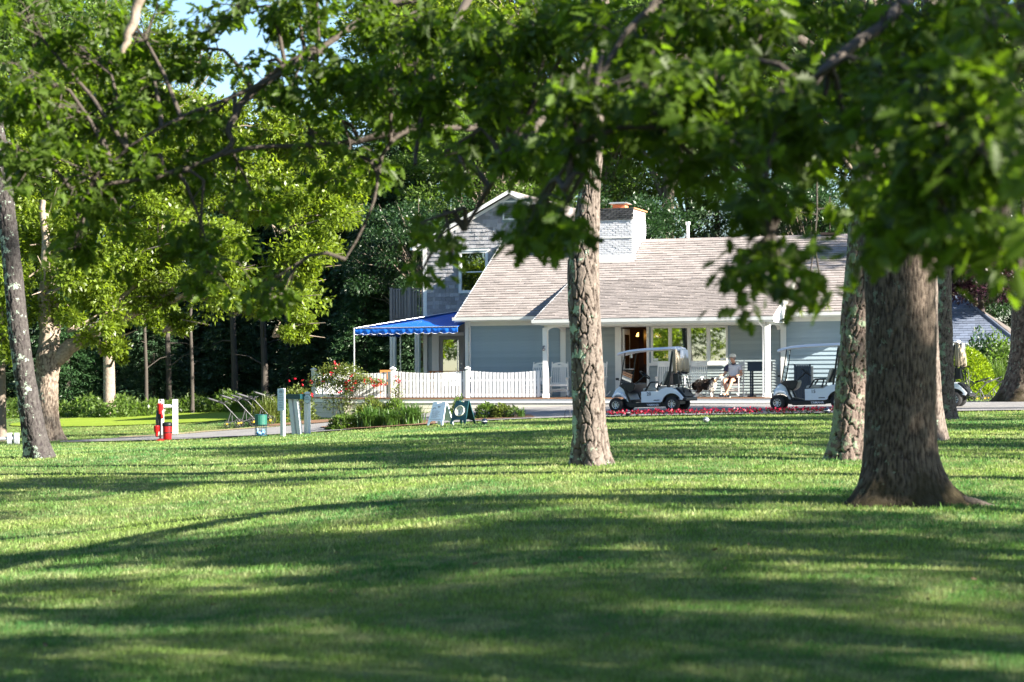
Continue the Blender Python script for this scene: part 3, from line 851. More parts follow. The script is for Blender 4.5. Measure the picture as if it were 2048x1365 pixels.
# pendant lamps inside
for k, (px, py, v, lb) in enumerate(((1281, 670, 4.6, 'lit amber pendant lamp seen through the open clubhouse door'), (1314, 672, 5.0, 'lit amber pendant lamp behind the first porch window'))):
    u, w = HW(px, py, v); p = HP(u, v, w)
    t = thing('pendant_lamp', p, 0, lb, 'lamp', 'lit pendant lamps inside the clubhouse')
    MB().lathe([(.15, -.06), (.145, -.01), (.11, .05), (.05, .09), (.02, .10)], seg=16).build('lamp_shade', M_lamp, t)
    MB().tube([(0, 0, .1), (0, 0, 2.4 - w)], .008, 5).build('cord', M_black, t)
u, w = HW(1273, 692, 5.2)
tag(link('table_lamp', MB().lathe([(.02, -.2), (.02, 0), (.12, 0), (.07, .16)], seg=14).mesh('table_lamp', M_lamp)), 'small lit lamp glowing inside on the counter behind the open door', 'lamp').location = HP(2.9, 4.0, 1.25)

# ================================================================== deck and fence
fx1 = HU(688, -.1)
cB_u, cB_v = HU(622, 2.3), 2.3
DECK = [(7.42, -.1), (7.42, WV - .06), (uL - .0, WV - .06), (uL, BV - .04), (bL - 2.2, BV - .04), (cB_u, cB_v), (fx1, -.1)]
deck = thing('wooden_deck', HL, -PSI, 'raised brown plank deck with white fascia and cream skirting in front of the clubhouse', 'deck')
v = -.1; pn = 0
while v < BV - .05:
    v1 = min(v + .14, BV - .04)
    us = []
    vm = .5 * (v + v1)
    lo = fx1 + (cB_u - fx1) * min(1, max(0, (vm + .1) / (cB_v + .1))) if vm < cB_v else cB_u + (bL - 2.2 - cB_u) * (vm - cB_v) / (BV - cB_v)
    hi = 7.42 if vm < WV - .06 else uL - .004
    MB().box(lo, hi, v + .003, v1 - .003, -.03, 0).build('plank', M_deck, deck)
    v += .14
b = MB(); b.box(fx1, 7.44, -.125, -.102, -.16, -.034); b.box(7.422, 7.44, -.1, WV - .07, -.16, -.034)
b.prism([(fx1, -.125), (fx1, -.102), (cB_u, cB_v), (cB_u - .02, cB_v - .02)], 'z', -.16, -.034); b.build('fascia', M_white, deck, fix=True)
b = MB(); b.box(fx1 - .02, 7.45, -.15, -.1005, -.032, -.001); b.prism([(fx1 - .02, -.15), (fx1, -.1), (cB_u, cB_v), (cB_u - .04, cB_v - .03)], 'z', -.032, -.001); b.build('nosing', mat('cedar_nosing_painted_lit', (.26, .13, .07), rough=.7, var=.2), deck, fix=True)  # sunlight on the deck lip is put into its lighter brown
for i in range(5):
    z1 = -.175 - i * .165
    b = MB(); b.box(fx1, 7.4, -.10, -.08, z1 - .155, z1); b.prism([(fx1, -.10), (fx1, -.08), (cB_u, cB_v), (cB_u - .02, cB_v - .02)], 'z', z1 - .155, z1); b.build('skirt_board', M_skirt, deck, fix=True)

fence = thing('picket_fence', HL, -PSI, 'white picket fence with scalloped top along the front of the deck', 'fence')
pk_me = MB().box(0, .088, 0, .02, 0, 1).mesh('picket', M_picket)
def fpost(u, v, h=.93):
    b = MB().box(u - .06, u + .06, v - .06, v + .06, 0, h)
    o = b.build('post', M_white, fence)
    b = MB().box(u - .085, u + .085, v - .085, v + .085, h, h + .03); b.add([(u - .08, v - .08, h + .03), (u + .08, v - .08, h + .03), (u + .08, v + .08, h + .03), (u - .08, v + .08, h + .03), (u, v, h + .09)], [(0, 1, 4), (1, 2, 4), (2, 3, 4), (3, 0, 4)])
    b.build('post_cap', M_white, o)
def fspan(a, c, sp=.122):
    (u0, v0), (u1, v1) = a, c; L = sqrt((u1 - u0) ** 2 + (v1 - v0) ** 2); ang = atan2(v1 - v0, u1 - u0); n = int((L - .12) / sp)
    for k in range(n):
        s = (L - n * sp) / 2 + k * sp + .02; t = (s + .04) / L; h = .855 - .075 * sin(pi * t)
        link('picket', pk_me, fence, (u0 + (s) * cos(ang) + .03 * sin(ang), v0 + s * sin(ang) - .03 * cos(ang), .02), (0, random.uniform(-.006, .006), ang), (1, 1, h))
    for z0, z1 in ((.06, .14), (.52, .60)):
        b = MB(); d = (cos(ang), sin(ang)); nn = (-sin(ang), cos(ang)); v = []
        for z in (z0, z1):
            for q in (0, .035):
                for s in (.05, L - .05): v.append((u0 + d[0] * s + nn[0] * q, v0 + d[1] * s + nn[1] * q, z))
        b.add(v, [(0, 2, 3, 1), (4, 5, 7, 6), (0, 1, 5, 4), (2, 6, 7, 3), (0, 4, 6, 2), (1, 3, 7, 5)]); b.build('rail', M_picket, fence)
fp = [(cB_u + .1, cB_v), (fx1 + .06, 0), (HU(786, 0), 0), (HU(936, 0), 0), (-.08, 0)]
for p in fp[:-1]: fpost(*p)
for a, c in zip(fp, fp[1:]): fspan(a, c)

# ================================================================== awning
ag = thing('patio_awning', HL, -PSI, 'bright blue canvas awning with scalloped white edged valance over the deck', 'awning')
A = Vector((*[HW(707, 656, 1.4)[0], 1.4], HW(707, 657, 1.4)[1])); AR = (uL - .05, 1.4); zR = A.z + .01
APX = Vector((uL - .06, BV - .1, HW(922, 618, 4)[1] + .25)); BKL = Vector((A.x - .3, BV - .1, A.z))
def canvas(p, q, r, n, nm):
    P = []; F = []; ix = {}
    for i in range(n + 1):
        for j in range(n + 1 - i):
            a, c = i / n, j / n; x = p * (1 - a - c) + q * a + r * c
            sag = -.10 * sin(pi * min(1, a + c)) * (1 - a - c) * 1.2 - .02 * sin(14 * a) * a * (1 - a) * 2
            ix[i, j] = len(P); P.append((x.x, x.y, x.z + sag))
    for i in range(n):
        for j in range(n - i):
            F.append((ix[i, j], ix[i + 1, j], ix[i, j + 1]))
            if j < n - i - 1: F.append((ix[i + 1, j], ix[i + 1, j + 1], ix[i, j + 1]))
    b = MB(); b.add(P, F, True); return b
B_ = Vector((AR[0], AR[1], zR))
o = canvas(A, B_, APX, 14, 'c').build('canopy', M_awning, ag); sm = o.modifiers.new('thick', 'SOLIDIFY'); sm.thickness = .006
o = canvas(BKL, A, APX, 10, 'c').build('canopy', M_awning, ag); sm = o.modifiers.new('thick', 'SOLIDIFY'); sm.thickness = .006
def valance(p, q, drop=.20):
    L = (q - p).length; n = max(1, round(L / .30)); pts = []; top = []; d = (q - p) / (n * 10); v = []; F = []; trim = []
    nrm = Vector((d.y, -d.x, 0)).normalized() if d.length else Vector((0, -1, 0))
    for k in range(n * 10 + 1):
        x = p + d * k; ph = (k % 10) / 10; dz = drop + .045 * (sin(pi * ph) if True else 0) - .02
        wv = nrm * (.012 * sin(k * .9))
        v.append(x + Vector((0, 0, .01))); v.append(x + wv + Vector((0, 0, -dz))); trim.append(x + wv * 1.05 + nrm * .004 + Vector((0, 0, -dz)))
    F = [(2 * k, 2 * k + 1, 2 * k + 3, 2 * k + 2) for k in range(n * 10)]
    b = MB(); b.add(v, F, True); o = b.build('valance', M_awning, ag); sm = o.modifiers.new('thick', 'SOLIDIFY'); sm.thickness = .006
    MB().tube(trim, .006, 4).build('valance_binding', M_awntrim, o)
    MB().tube([p + nrm * .006, q + nrm * .006], .010, 4).build('valance_seam', M_awntrim, o)
valance(A, B_); valance(BKL, A)
MB().tube([(A.x + .02, A.y, A.z), (A.x + .02, A.y, 0)], .025, 8).build('pole', M_alu, ag)
MB().tube([(BKL.x + .05, BKL.y - .1, A.z), (BKL.x + .05, BKL.y - .1, 0)], .025, 8).build('pole', M_alu, ag)
b = MB(); b.tube([A, B_], .018, 6); b.tube([A, APX], .016, 6); b.tube([A, BKL], .018, 6); b.build('awning_frame', M_alu, ag)
b = MB(); b.tube([(uL - .02, 1.3, A.z - .02), (uL - .14, 1.2, A.z)], .03, 8); b.ball((uL - .16, 1.18, A.z - .01), .07)
# ================================================================== rocking chairs, person, dog
def rocking_chair_parts():
    t = thing('rocking_chair')
    # local: faces -y, origin on the floor under the seat
    W_ = .30
    b = MB()
    for k in range(7): b.box(-.25, .25, -.26 + k * .072, -.20 + k * .072, .400 - .0 * k, .418)
    b.box(-.27, .27, -.285, -.262, .36, .42)
    b.build('seat', M_white, t)
    for s in (-1, 1):
        MB().tube([(s * .28, -.27, .05), (s * .28, -.27, .36), (s * .275, -.26, .60)], .020, 6).build('leg', M_white, t)
        MB().tube([(s * .27, .22, .05), (s * .27, .25, .45), (s * .255, .36, .90), (s * .25, .42, 1.13)], .020, 6).build('leg', M_white, t)
        b = MB(); b.prism([(-.33, .60), (.30, .635), (.30, .655), (-.30, .63), (-.36, .615)], 'x', s * .28 - .035, s * .28 + .035); b.build('armrest', M_white, t)
        pts = [(s * .28, y, .018 + .16 * ((y + .0) / .62) ** 2) for y in np.linspace(-.46, .62, 12)]
        MB().tube(pts, .018, 6).build('rocker', M_white, t)
    def bp(z): 
        k = (z - .45) / .68; return .25 + .17 * k
    b = MB()
    for k in range(7):
        x = -.19 + k * .0633
        b.bar((x, bp(.46), .46), (x, bp(.98), .98), .030, .012, (0, 1, 0))
    b.build('back_slats', M_white, t)
    b = MB(); P = [(-.24, .97)] + [(-.24 + .48 * k / 10, 1.06 + .06 * sin(pi * k / 10)) for k in range(11)] + [(.24, .97)]
    # top rail with a hand slot
    P0 = [(x, z) for x, z in P]
    yb = bp(1.03)
    b.box(-.24, .24, yb - .01, yb + .012, .955, 1.03); b.box(-.24, -.07, yb - .01, yb + .012, 1.03, 1.065); b.box(.07, .24, yb - .01, yb + .012, 1.03, 1.065)
    b.prism([(-.24, 1.065)] + [(-.24 + .48 * k / 10, 1.065 + .055 * sin(pi * k / 10)) for k in range(1, 10)] + [(.24, 1.065)], 'y', yb - .01, yb + .012)
    b.build('top_rail', M_white, t)
    MB().bar((-.25, bp(.45), .45), (.25, bp(.45), .45), .02, .05).build('back_rail', M_white, t)
    for y_, z_ in ((.24, .22), (-.27, .20), (-.27, .26)): MB().tube([(-.275, y_, z_), (.275, y_, z_)], .014, 6).build('stretcher', M_white, t)
    return t
rc0 = rocking_chair_parts()
CH = [(1071, .95, -8, 'white rocking chair behind the picket fence beside the left porch post'),
      (1118, .95, 12, 'empty white rocking chair between the left porch post and the pine trunk'),
      (1190, 1.1, -5, 'white rocking chair mostly hidden behind the central pine trunk'),
      (1331, 1.2, 10, 'white rocking chair under the windows, behind the golf cart rear post'),
      (1391, 1.15, -4, 'empty white rocking chair directly behind the black and white dog'),
      (1465, .95, -6, 'white rocking chair that the seated man in the cap is using')]
chair6 = None
for i, (px, v, rz, lb) in enumerate(CH):
    o = rc0 if i == 0 else copy_tree(rc0)
    u = HU(px, v); o.location = HP(u, v); o.rotation_euler = (0, 0, -PSI + R(rz))
    tag(o, lb, 'rocking chair', 'white rocking chairs on the porch')
    if i == 5: chair6 = o

def skin_body(name, verts, edges, radii, m, parent, root=0, sub=2):
    me = bpy.data.meshes.new(name); me.from_pydata(verts, edges, []); me.materials.append(m)
    o = link(name, me, parent)
    md = o.modifiers.new('skin', 'SKIN'); md.use_smooth_shade = True
    sv = me.skin_vertices[0].data
    for i, r in enumerate(radii):
        sv[i].radius = (r, r) if isinstance(r, (int, float)) else r
        sv[i].use_root = (i == root)
    s = o.modifiers.new('sub', 'SUBSURF'); s.levels = sub; s.render_levels = sub
    return o
class Sk:
    def __init__(s): s.v = []; s.e = []; s.r = []
    def a(s, p, r, frm=None):
        s.v.append(tuple(p)); s.r.append(r); i = len(s.v) - 1
        if frm is not None: s.e.append((frm, i))
        return i
    def chain(s, frm, *pr):
        for p, r in pr: frm = s.a(p, r, frm)
        return frm
# seated man: local frame of his chair, facing -y, screen left is -x
man = thing('person', chair6.location, chair6.rotation_euler.z, 'man in white cap and polo shirt sitting cross-ankled in the porch rocking chair', 'person')
k = Sk()
pel = k.a((0, .06, .52), (.15, .12))
ch = k.chain(pel, ((0, .12, .68), (.15, .11)), ((0, .17, .84), (.17, .11)), ((0, .19, .95), (.14, .09)))
nk = k.chain(ch, ((0, .17, 1.03), .056), ((-.01, .14, 1.09), .056))
jaw = k.chain(nk, ((-.03, .10, 1.13), (.066, .075)), ((-.025, .115, 1.20), (.080, .095)), ((-.015, .13, 1.27), .070))
for s in (-1, 1):
    sh = k.chain(ch, ((s * .16, .17, .94), .062), ((s * .20, .16, .91), .055))
    el = k.chain(sh, ((s * .25, .10, .78), .046), ((s * .285, .04, .685), .042))
    if s < 0: wr = k.chain(el, ((-.285, -.10, .69), .036), ((-.28, -.20, .685), .026)); hd = (-.28, -.27, .678); fd = Vector((-.05, -1, -.10))
    else: wr = k.chain(el, ((.29, -.05, .69), .036), ((.27, -.16, .685), .026)); hd = (.26, -.23, .68); fd = Vector((-.15, -1, -.10))
    pm = k.chain(wr, (hd, (.036, .017)))
    fd.normalize(); sd = Vector((-fd.y, fd.x, 0)); H0 = Vector(hd)
    for q, (o_, ln) in enumerate(((-.03, .062), (-.010, .072), (.010, .068), (.03, .052))):
        b0 = H0 + sd * o_ + fd * .03
        k.chain(pm, (b0, .0095), (b0 + fd * ln * .55, .0085), (b0 + fd * ln + Vector((0, 0, -.02)), .007))
    k.chain(pm, (H0 - sd * s * .035 * -1 + fd * -.005, .011), (H0 + sd * s * .05 + fd * .025, .009))
    hip = k.chain(pel, ((s * .095, .0, .50), (.092, .085)))
    if s < 0: kn = k.chain(hip, ((-.13, -.22, .52), .078), ((-.15, -.40, .50), .060)); k.chain(kn, ((-.11, -.42, .34), .055), ((-.05, -.45, .15), .034), ((-.02, -.46, .08), .036), ((.02, -.55, .045), .038), ((.045, -.62, .035), .028))
    else: kn = k.chain(hip, ((.12, -.22, .53), .078), ((.11, -.42, .53), .060)); k.chain(kn, ((.06, -.47, .36), .055), ((-.03, -.52, .17), .034), ((-.07, -.54, .10), .036), ((-.12, -.62, .05), .038), ((-.15, -.68, .04), .028))
skin_body('body', k.v, k.e, k.r, M_skin, man)
# face features; the head looks to his right (screen left) and slightly up
fdir = Vector((-.62, -.78, 0)).normalized(); fs = Vector((fdir.y, -fdir.x, 0)) * -1; HC_ = Vector((-.025, .11, 1.205))
b = MB(); b.tube([HC_ + fdir * .085 + Vector((0, 0, .02)), HC_ + fdir * .115 - Vector((0, 0, .012)), HC_ + fdir * .09 - Vector((0, 0, .02))], [.008, .015, .010], 8); b.build('nose', M_skin, man)
for s in (-1, 1):
    MB().ball(HC_ + fdir * .083 + fs * s * .034 + Vector((0, 0, .018)), .010, 8, 6).build('eye', M_ink, man)
    MB().ball(HC_ + fs * s * .088 - fdir * .005, .024, 8, 6, (.5, .8, 1.2)).build('ear', M_skin, man)
MB().tube([HC_ + fdir * .086 + fs * .024 - Vector((0, 0, .045)), HC_ + fdir * .096 - Vector((0, 0, .048)), HC_ + fdir * .086 - fs * .024 - Vector((0, 0, .045))], .006, 6).build('mouth', mat('lips', (.30, .10, .08)), man)
b = MB(); b.ball(HC_ - fdir * .022 + Vector((0, 0, .01)), .092, 14, 9, (1, 1, .95)); b.build('hair', mat('grey_hair', (.30, .28, .26), rough=.8), man)
b = MB(); cc = HC_ + Vector((0, 0, .045))
b.lathe([(.105, -.005), (.106, .03), (.098, .06), (.07, .088), (.03, .10), (.004, .102)], c=cc, seg=18)
P = []; 
for i in range(9):
    a = -pi / 2 + pi * i / 8
    P.append(cc + fdir * (.085 + .10 * cos(a)) + fs * (.085 * sin(a)) + Vector((0, 0, -.002 - .012 * cos(a))))
Q = [p + Vector((0, 0, .008)) for p in P]; n = len(P)
b.add(P + Q, [tuple(range(n))[::-1], tuple(range(n, 2 * n))] + [(i, i + 1, i + 1 + n, i + n) for i in range(n - 1)])
b.build('cap', M_cream, man)
# clothing
k = Sk(); pel = k.a((0, .07, .56), (.165, .135)); c2 = k.chain(pel, ((0, .125, .68), (.172, .132)), ((0, .17, .84), (.19, .13)), ((0, .185, .955), (.15, .105)))
k.chain(c2, ((0, .165, 1.015), (.070, .068)))
for s in (-1, 1): k.chain(c2, ((s * .16, .17, .94), .078), ((s * .215, .15, .885), .070), ((s * .25, .105, .80), .064))
skin_body('polo_shirt', k.v, k.e, k.r, M_shirt, man)
b = MB(); b.tube([(-.165, .165, .99), (-.225, .14, .92), (-.262, .10, .80)], [.062, .078, .072], 10); b.ball((.06, .075, .99), .0); b.build('dark_sleeve', M_navy, man)
b = MB(); b.tube([(-.05, .085, 1.03), (0, .05, 1.0), (.055, .085, 1.03), (.05, .2, 1.06), (-.05, .2, 1.06), (-.06, .1, 1.035)], .016, 6); b.build('collar', M_navy, man)
k = Sk(); pel = k.a((0, .06, .535), (.165, .13))
for s in (-1, 1): k.chain(pel, ((s * .10, .0, .505), (.105, .10)), ((s * .13, -.17, .525), .095), ((s * .132, -.30, .53), .088))
skin_body('shorts', k.v, k.e, k.r, M_shorts, man)
b = MB(); b.tube([(-.14, -.04, .60), (-.05, -.075, .615), (.06, -.075, .615), (.15, -.03, .60)], .019, 6); b.build('belt', M_leather, man)
for s in (-1, 1):
    a0, a1 = ((.045, -.50, .035), (.07, -.68, .03)) if s < 0 else ((-.09, -.56, .04), (-.19, -.74, .035))
    a0 = Vector(a0); a1 = Vector(a1); b = MB(); b.tube([a0 - (a1 - a0) * .25, a0, a0.lerp(a1, .5), a1], [.035, .052, .046, .030], 10); sh = b.build('shoe', M_black, man)
    MB().bar(a0 - (a1 - a0) * .3 - Vector((0, 0, .03)), a1 + (a1 - a0) * .08 - Vector((0, 0, .025)), .085, .022).build('sole', M_white, sh)

# the dog, standing on the porch in front of the chairs, head towards the viewer's right
du, dv = HU(1413, .22), .22
dog = thing('dog', HP(du, dv), -PSI + R(-8), 'fluffy black dog with white chest and tan muzzle standing on the porch', 'dog')
M_fur = mat('black_fur', (.018, .015, .014), rough=.8, col2=(.06, .035, .025), scale=9, bump=1, bscale=60)
M_furw = mat('white_fur', (.72, .68, .62), rough=.85, bump=1, bscale=60)
M_furt = mat('tan_fur', (.30, .16, .08), rough=.85, bump=1, bscale=60)
k = Sk()
pv = k.a((-.24, 0, .40), (.12, .13))
md = k.chain(pv, ((-.08, 0, .40), (.125, .13)), ((.08, -.01, .40), (.135, .15)), ((.18, -.02, .42), (.12, .14)))
hd = k.chain(md, ((.26, -.05, .50), .095), ((.31, -.09, .55), .085), ((.335, -.16, .545), (.060, .055)), ((.345, -.225, .52), (.036, .034)), ((.347, -.265, .512), (.028, .026)))
for s in (-1, 1):
    k.chain(md, ((.17, s * .085, .30), .058), ((.17, s * .085, .17), .036), ((.165, s * .085, .06), .032), ((.19, s * .085, .02), .034))
    k.chain(pv, ((-.25, s * .09, .32), (.075, .07)), ((-.21, s * .095, .22), .05), ((-.32, s * .09, .14), .033), ((-.305, s * .09, .05), .030), ((-.28, s * .09, .02), .033))
k.chain(pv, ((-.35, 0, .42), .06), ((-.40, .02, .36), .05), ((-.42, .02, .28), .03))
skin_body('body', k.v, k.e, k.r, M_fur, dog)
def fluff(name, blobs, n, ln, m, par):
    Ps = []; Ds = []
    for c, r in blobs:
        d = unit(rng.normal(size=(n, 3))); Ps.append(np.array(c) + d * np.array(r)); Ds.append(d * .8 + np.array([-.3, 0, -.6]))
    P = np.concatenate(Ps); D = np.concatenate(Ds)
    V, F = leaves(P, D, ln * (.6 + .8 * rng.random(len(P))), (np.array([(0, -.14, 0), (0, .14, 0), (1, 0, 0)]), np.array([(0, 1, 2)])))
    o = link(name, np_mesh(name, V, F, m), par); o['kind'] = 'stuff'
fluff('fur', [((-.24, 0, .40), (.12, .13, .12)), ((-.08, 0, .40), (.16, .13, .12)), ((.08, 0, .41), (.14, .14, .14)), ((-.38, .01, .36), (.06, .05, .08))], 900, .07, M_fur, dog)
fluff('white_ruff', [((.26, -.10, .40), (.075, .07, .11)), ((.20, -.11, .31), (.06, .05, .08))], 700, .06, M_furw, dog)
b = MB()
for x, y in ((.185, -.085), (.185, .085), (-.29, -.09), (-.29, .09)): b.tube([(x - .02, y, .15), (x - .01, y, .06), (x + .015, y - .01, .02)], [.038, .036, .038], 8)
b.build('white_legs', M_furw, dog)
b = MB(); b.tube([(.325, -.17, .52), (.345, -.235, .515), (.347, -.272, .507)], [.050, .041, .030], 10); b.build('muzzle', M_furt, dog)
MB().tube([(.335, -.12, .605), (.342, -.17, .59), (.35, -.245, .55)], [.014, .016, .012], 6).build('blaze', M_furw, dog)
MB().ball((.348, -.295, .525), .016, 8, 6).build('nose', M_black, dog)
for s in (-1, 1):
    MB().ball((.325 + s * .035, -.185 - s * .0, .578), .009, 8, 6).build('eye', M_black, dog)
    MB().prism([(-.03, 0), (.03, 0), (.02, -.07), (-.01, -.085)], 'y', -.01, .01).build('ear', M_fur, dog)
    dog_ear = KIDS[dog.name][-1]; dog_ear.location = (.31 + s * .085, -.09, .61); dog_ear.rotation_euler = (0, R(-18 * s), R(20 * s))

# dark blue cabinet on legs beside the right porch post
u0, u1 = HU(1495, .9), HU(1533, .9) + .12
cab = thing('cabinet_stand', HP(u0, .9), -PSI, 'dark blue box cabinet on tall legs beside the right porch post', 'cabinet')
w = u1 - u0
MB().box(0, w, 0, .4, .80, 1.06).build('box', M_bluebox, cab); MB().box(-.03, w + .03, -.03, .43, 1.06, 1.085).build('lid', M_bluebox, cab)
for x in (.09, w - .06):
    for y in (.03, .34): MB().box(x - .025, x + .025, y, y + .04, 0.03, .80).build('leg', M_bluebox, cab)
for x in (.09, w - .06): MB().box(x - .09, x + .09, -.06, .44, 0, .04).build('foot', M_bluebox, cab)
MB().box(.116, w - .086, .05, .08, .36, .39).build('crossbar', M_bluebox, cab)

# ================================================================== golf carts
def text_mesh(s, size, m, depth=.002, name='lettering'):
    c = bpy.data.curves.new(name, 'FONT'); c.body = s; c.size = size; c.extrude = depth; c.align_x = 'CENTER'; c.align_y = 'CENTER'; c.resolution_u = 2; c.offset = size * .015
    o = bpy.data.objects.new(name, c); COL.objects.link(o)
    dg = bpy.context.evaluated_depsgraph_get(); me = bpy.data.meshes.new_from_object(o.evaluated_get(dg)); me.name = name
    bpy.data.objects.remove(o); me.materials.clear(); me.materials.append(m)
    return me
T_YAM = text_mesh('YAMAHA', .085, M_cartroof)
def golf_cart(number, label, loc, rz, cover=True):
    t = thing('golf_cart', loc, rz, label, 'golf cart', 'white golf carts parked on the drive')
    HWD = .56
    # lower black frame and floor
    b = MB(); b.prism([(-.52, .24), (.50, .24), (.50, .13), (-.40, .12)], 'y', -HWD + .0, -HWD + .05); b.prism([(-.52, .24), (.50, .24), (.50, .13), (-.40, .12)], 'y', HWD - .05, HWD)
    b.box(-.50, .62, -HWD + .05, HWD - .05, .15, .25); b.box(-.75, -.50, -.30, .30, .16, .36); b.box(.55, .95, -.32, .32, .18, .40)
    b.build('chassis', M_black, t, bevel=.01)
    # front cowl
    prof = [(-.93, .40), (-.90, .54), (-.82, .66), (-.70, .735), (-.60, .74), (-.56, .66), (-.42, .28), (-.50, .27), (-.545, .36), (-.62, .43), (-.75, .45), (-.86, .42)]
    MB().prism(prof, 'y', -HWD + .06, HWD - .06).build('front_cowl', M_cart, t, bevel=.045)
    for s in (-1, 1):
        f = [(-.93, .40), (-.88, .50), (-.76, .55), (-.62, .52), (-.52, .42), (-.50, .36), (-.57, .40), (-.66, .46), (-.78, .47), (-.88, .41)]
        MB().prism(f, 'y', s * HWD - .055, s * HWD + .055).build('front_fender', M_cart, t, bevel=.02)
        MB().ball((-.92, s * .33, .53), .07, 12, 8, (.5, 1, .6)).build('headlight', M_screen, t)
    b = MB(); b.prism([(-.74, .735), (-.62, .80), (-.28, .81), (-.24, .76), (-.30, .60), (-.40, .52), (-.55, .60), (-.70, .72)], 'y', -HWD + .03, HWD - .03); b.build('dashboard', M_black, t, bevel=.02)
    b = MB(); 
    for s in (-1, 1): b.bar((-.58, s * (HWD - .04), .70), (-.38, s * (HWD - .04), .22), .07, .05)
    b.build('pillar', M_black, t)
    b = MB(); b.prism([(-.46, .26), (-.10, .26), (-.10, .27), (-.46, .34)], 'y', -HWD + .08, HWD - .08); b.build('floor_mat', M_black, t)
    # side bodies and rear
    side = [(-.06, .25), (-.06, .56), (.44, .56), (.52, .62), (.66, .66), (.82, .655), (.96, .59), (1.08, .46), (1.16, .36), (1.12, .30), (1.02, .33)]
    cx, cz, rr = .82, .21, .285
    for q in range(9):
        a = R(28 + q * 17.5); side.append((cx + rr * cos(a), cz + rr * sin(a)))
    side.append((.50, .25))
    for s in (-1, 1):
        MB().prism(side, 'y', s * HWD - .09, s * HWD + .02 if s > 0 else s * HWD + .09).build('side_body', M_cart, t, bevel=.022) if s > 0 else MB().prism(side, 'y', -HWD - .02, -HWD + .09).build('side_body', M_cart, t, bevel=.022)
    MB().box(-.04, .52, -HWD + .1, HWD - .1, .26, .54).build('seat_base', M_black, t, bevel=.01)
    b = MB(); b.prism([(.60, .62), (.98, .56), (1.12, .40), (1.14, .36), (.60, .36)], 'y', -HWD + .10, HWD - .10); b.prism([(.92, .66), (1.02, .60), (1.20, .40), (1.15, .38), (.98, .56), (.90, .62)], 'y', -HWD + .12, HWD - .12)
    b.build('bag_well', M_black, t, bevel=.02)
    b = MB(); b.box(1.06, 1.24, -HWD + .02, HWD - .02, .27, .37); b.build('rear_bumper', M_black, t, bevel=.03)
    # seats
    b = MB(); b.prism([(-.04, .57), (-.02, .65), (.10, .67), (.48, .65), (.50, .57)], 'y', -.50, .50); b.build('seat_cushion', M_seat, t, bevel=.03)
    b = MB(); b.prism([(.50, .72), (.56, .71), (.72, 1.08), (.68, 1.12), (.62, 1.10)], 'y', -.50, .50); b.build('seat_back', M_seat, t, bevel=.03)
    b = MB(); b.prism([(.57, .72), (.63, .72), (.78, 1.06), (.73, 1.08)], 'y', -.49, .49); b.build('seat_back_shell', M_black, t, bevel=.01)
    for s in (-1, 1):
        y = s * .53
        MB().tube([(.06, y, .585), (.20, y, .80), (.25, y, .815), (.42, y, .815), (.46, y, .79), (.40, y, .60)], .024, 6).build('hip_rail', M_black, t)
        MB().bar((.70, y * .95, .62), (.87, y * .95, 1.66), .05, .06, (0, 1, 0)).build('rear_strut', M_black, t)
        MB().tube([(-.70, y * .95, .72), (-.60, y * .95, 1.22), (-.53, y * .9, 1.66)], .016, 6).build('front_strut', M_black, t)
    # windscreen folded half way, steering wheel
    b = MB(); b.add([(-.70, -.50, .78), (-.70, .50, .78), (-.61, .50, 1.20), (-.61, -.50, 1.20), (-.695, -.50, .78), (-.695, .50, .78), (-.605, .50, 1.20), (-.605, -.50, 1.20)], [(0, 1, 2, 3), (7, 6, 5, 4), (0, 4, 5, 1), (1, 5, 6, 2), (2, 6, 7, 3), (3, 7, 4, 0)]); b.build('windscreen', M_screen, t)
    b = MB(); b.tube([(-.608, -.50, 1.205), (-.608, .50, 1.205)], .012, 6); b.tube([(-.70, -.5, .79), (-.70, .5, .79)], .016, 6); b.build('windscreen_frame', M_alu, t)
    b = MB(); ax = Vector((.62, 0, .78)).normalized(); c0 = Vector((-.04, -.24, 1.02)); e1 = Vector((0, 1, 0)); e2 = ax.cross(e1)
    b.tube([c0 + (e1 * cos(a) + e2 * sin(a)) * .17 for a in np.linspace(0, 2 * pi, 21)], .016, 6, caps=False)
    for a in (0.5, 2.6, 4.7): b.tube([c0, c0 + (e1 * cos(a) + e2 * sin(a)) * .17], .012, 5)
    b.ball(c0, .045, 10, 6); sw = b.build('steering_wheel', M_black, t)
    MB().tube([c0, (-.40, -.24, .70)], .02, 8).build('steering_column', M_black, t)
    MB().box(-.78, -.70, -.62, -.56, .90, .96).tube([(-.70, -.53, .88), (-.73, -.59, .91)], .008, 4).build('wing_mirror', M_black, t)
    b = MB(); b.ball((-.5, .1, 1.60), .0); b.box(-.52, -.50, -.08, .08, 1.52, 1.62); b.build('mirror', M_alu, t)
    # roof
    P = []; rows = [(-.80, .40, 1.655), (-.70, .50, 1.685), (-.45, .55, 1.735), (0, .57, 1.765), (.5, .57, 1.775), (.85, .55, 1.785), (.95, .50, 1.77), (.99, .42, 1.74)]
    b = MB(); v = []; sgn = (-1, -.93, -.6, 0, .6, .93, 1)
    for x, h, z in rows:
        for q, dz in zip(sgn, (-.055, -.012, .0, .018, .0, -.012, -.055)): v.append((x, q * h, z + dz))
        for q in sgn[::-1]: v.append((x, q * h * .985, z - .065))
    m_ = 14; n = len(rows)
    F_ = [(i * m_ + j, i * m_ + (j + 1) % m_, (i + 1) * m_ + (j + 1) % m_, (i + 1) * m_ + j) for i in range(n - 1) for j in range(m_)] + [tuple(range(m_))[::-1], tuple(range((n - 1) * m_, n * m_))]
    b.add(v, F_, False); b.build('roof', M_cartroof, t, fix=True, bevel=.012)
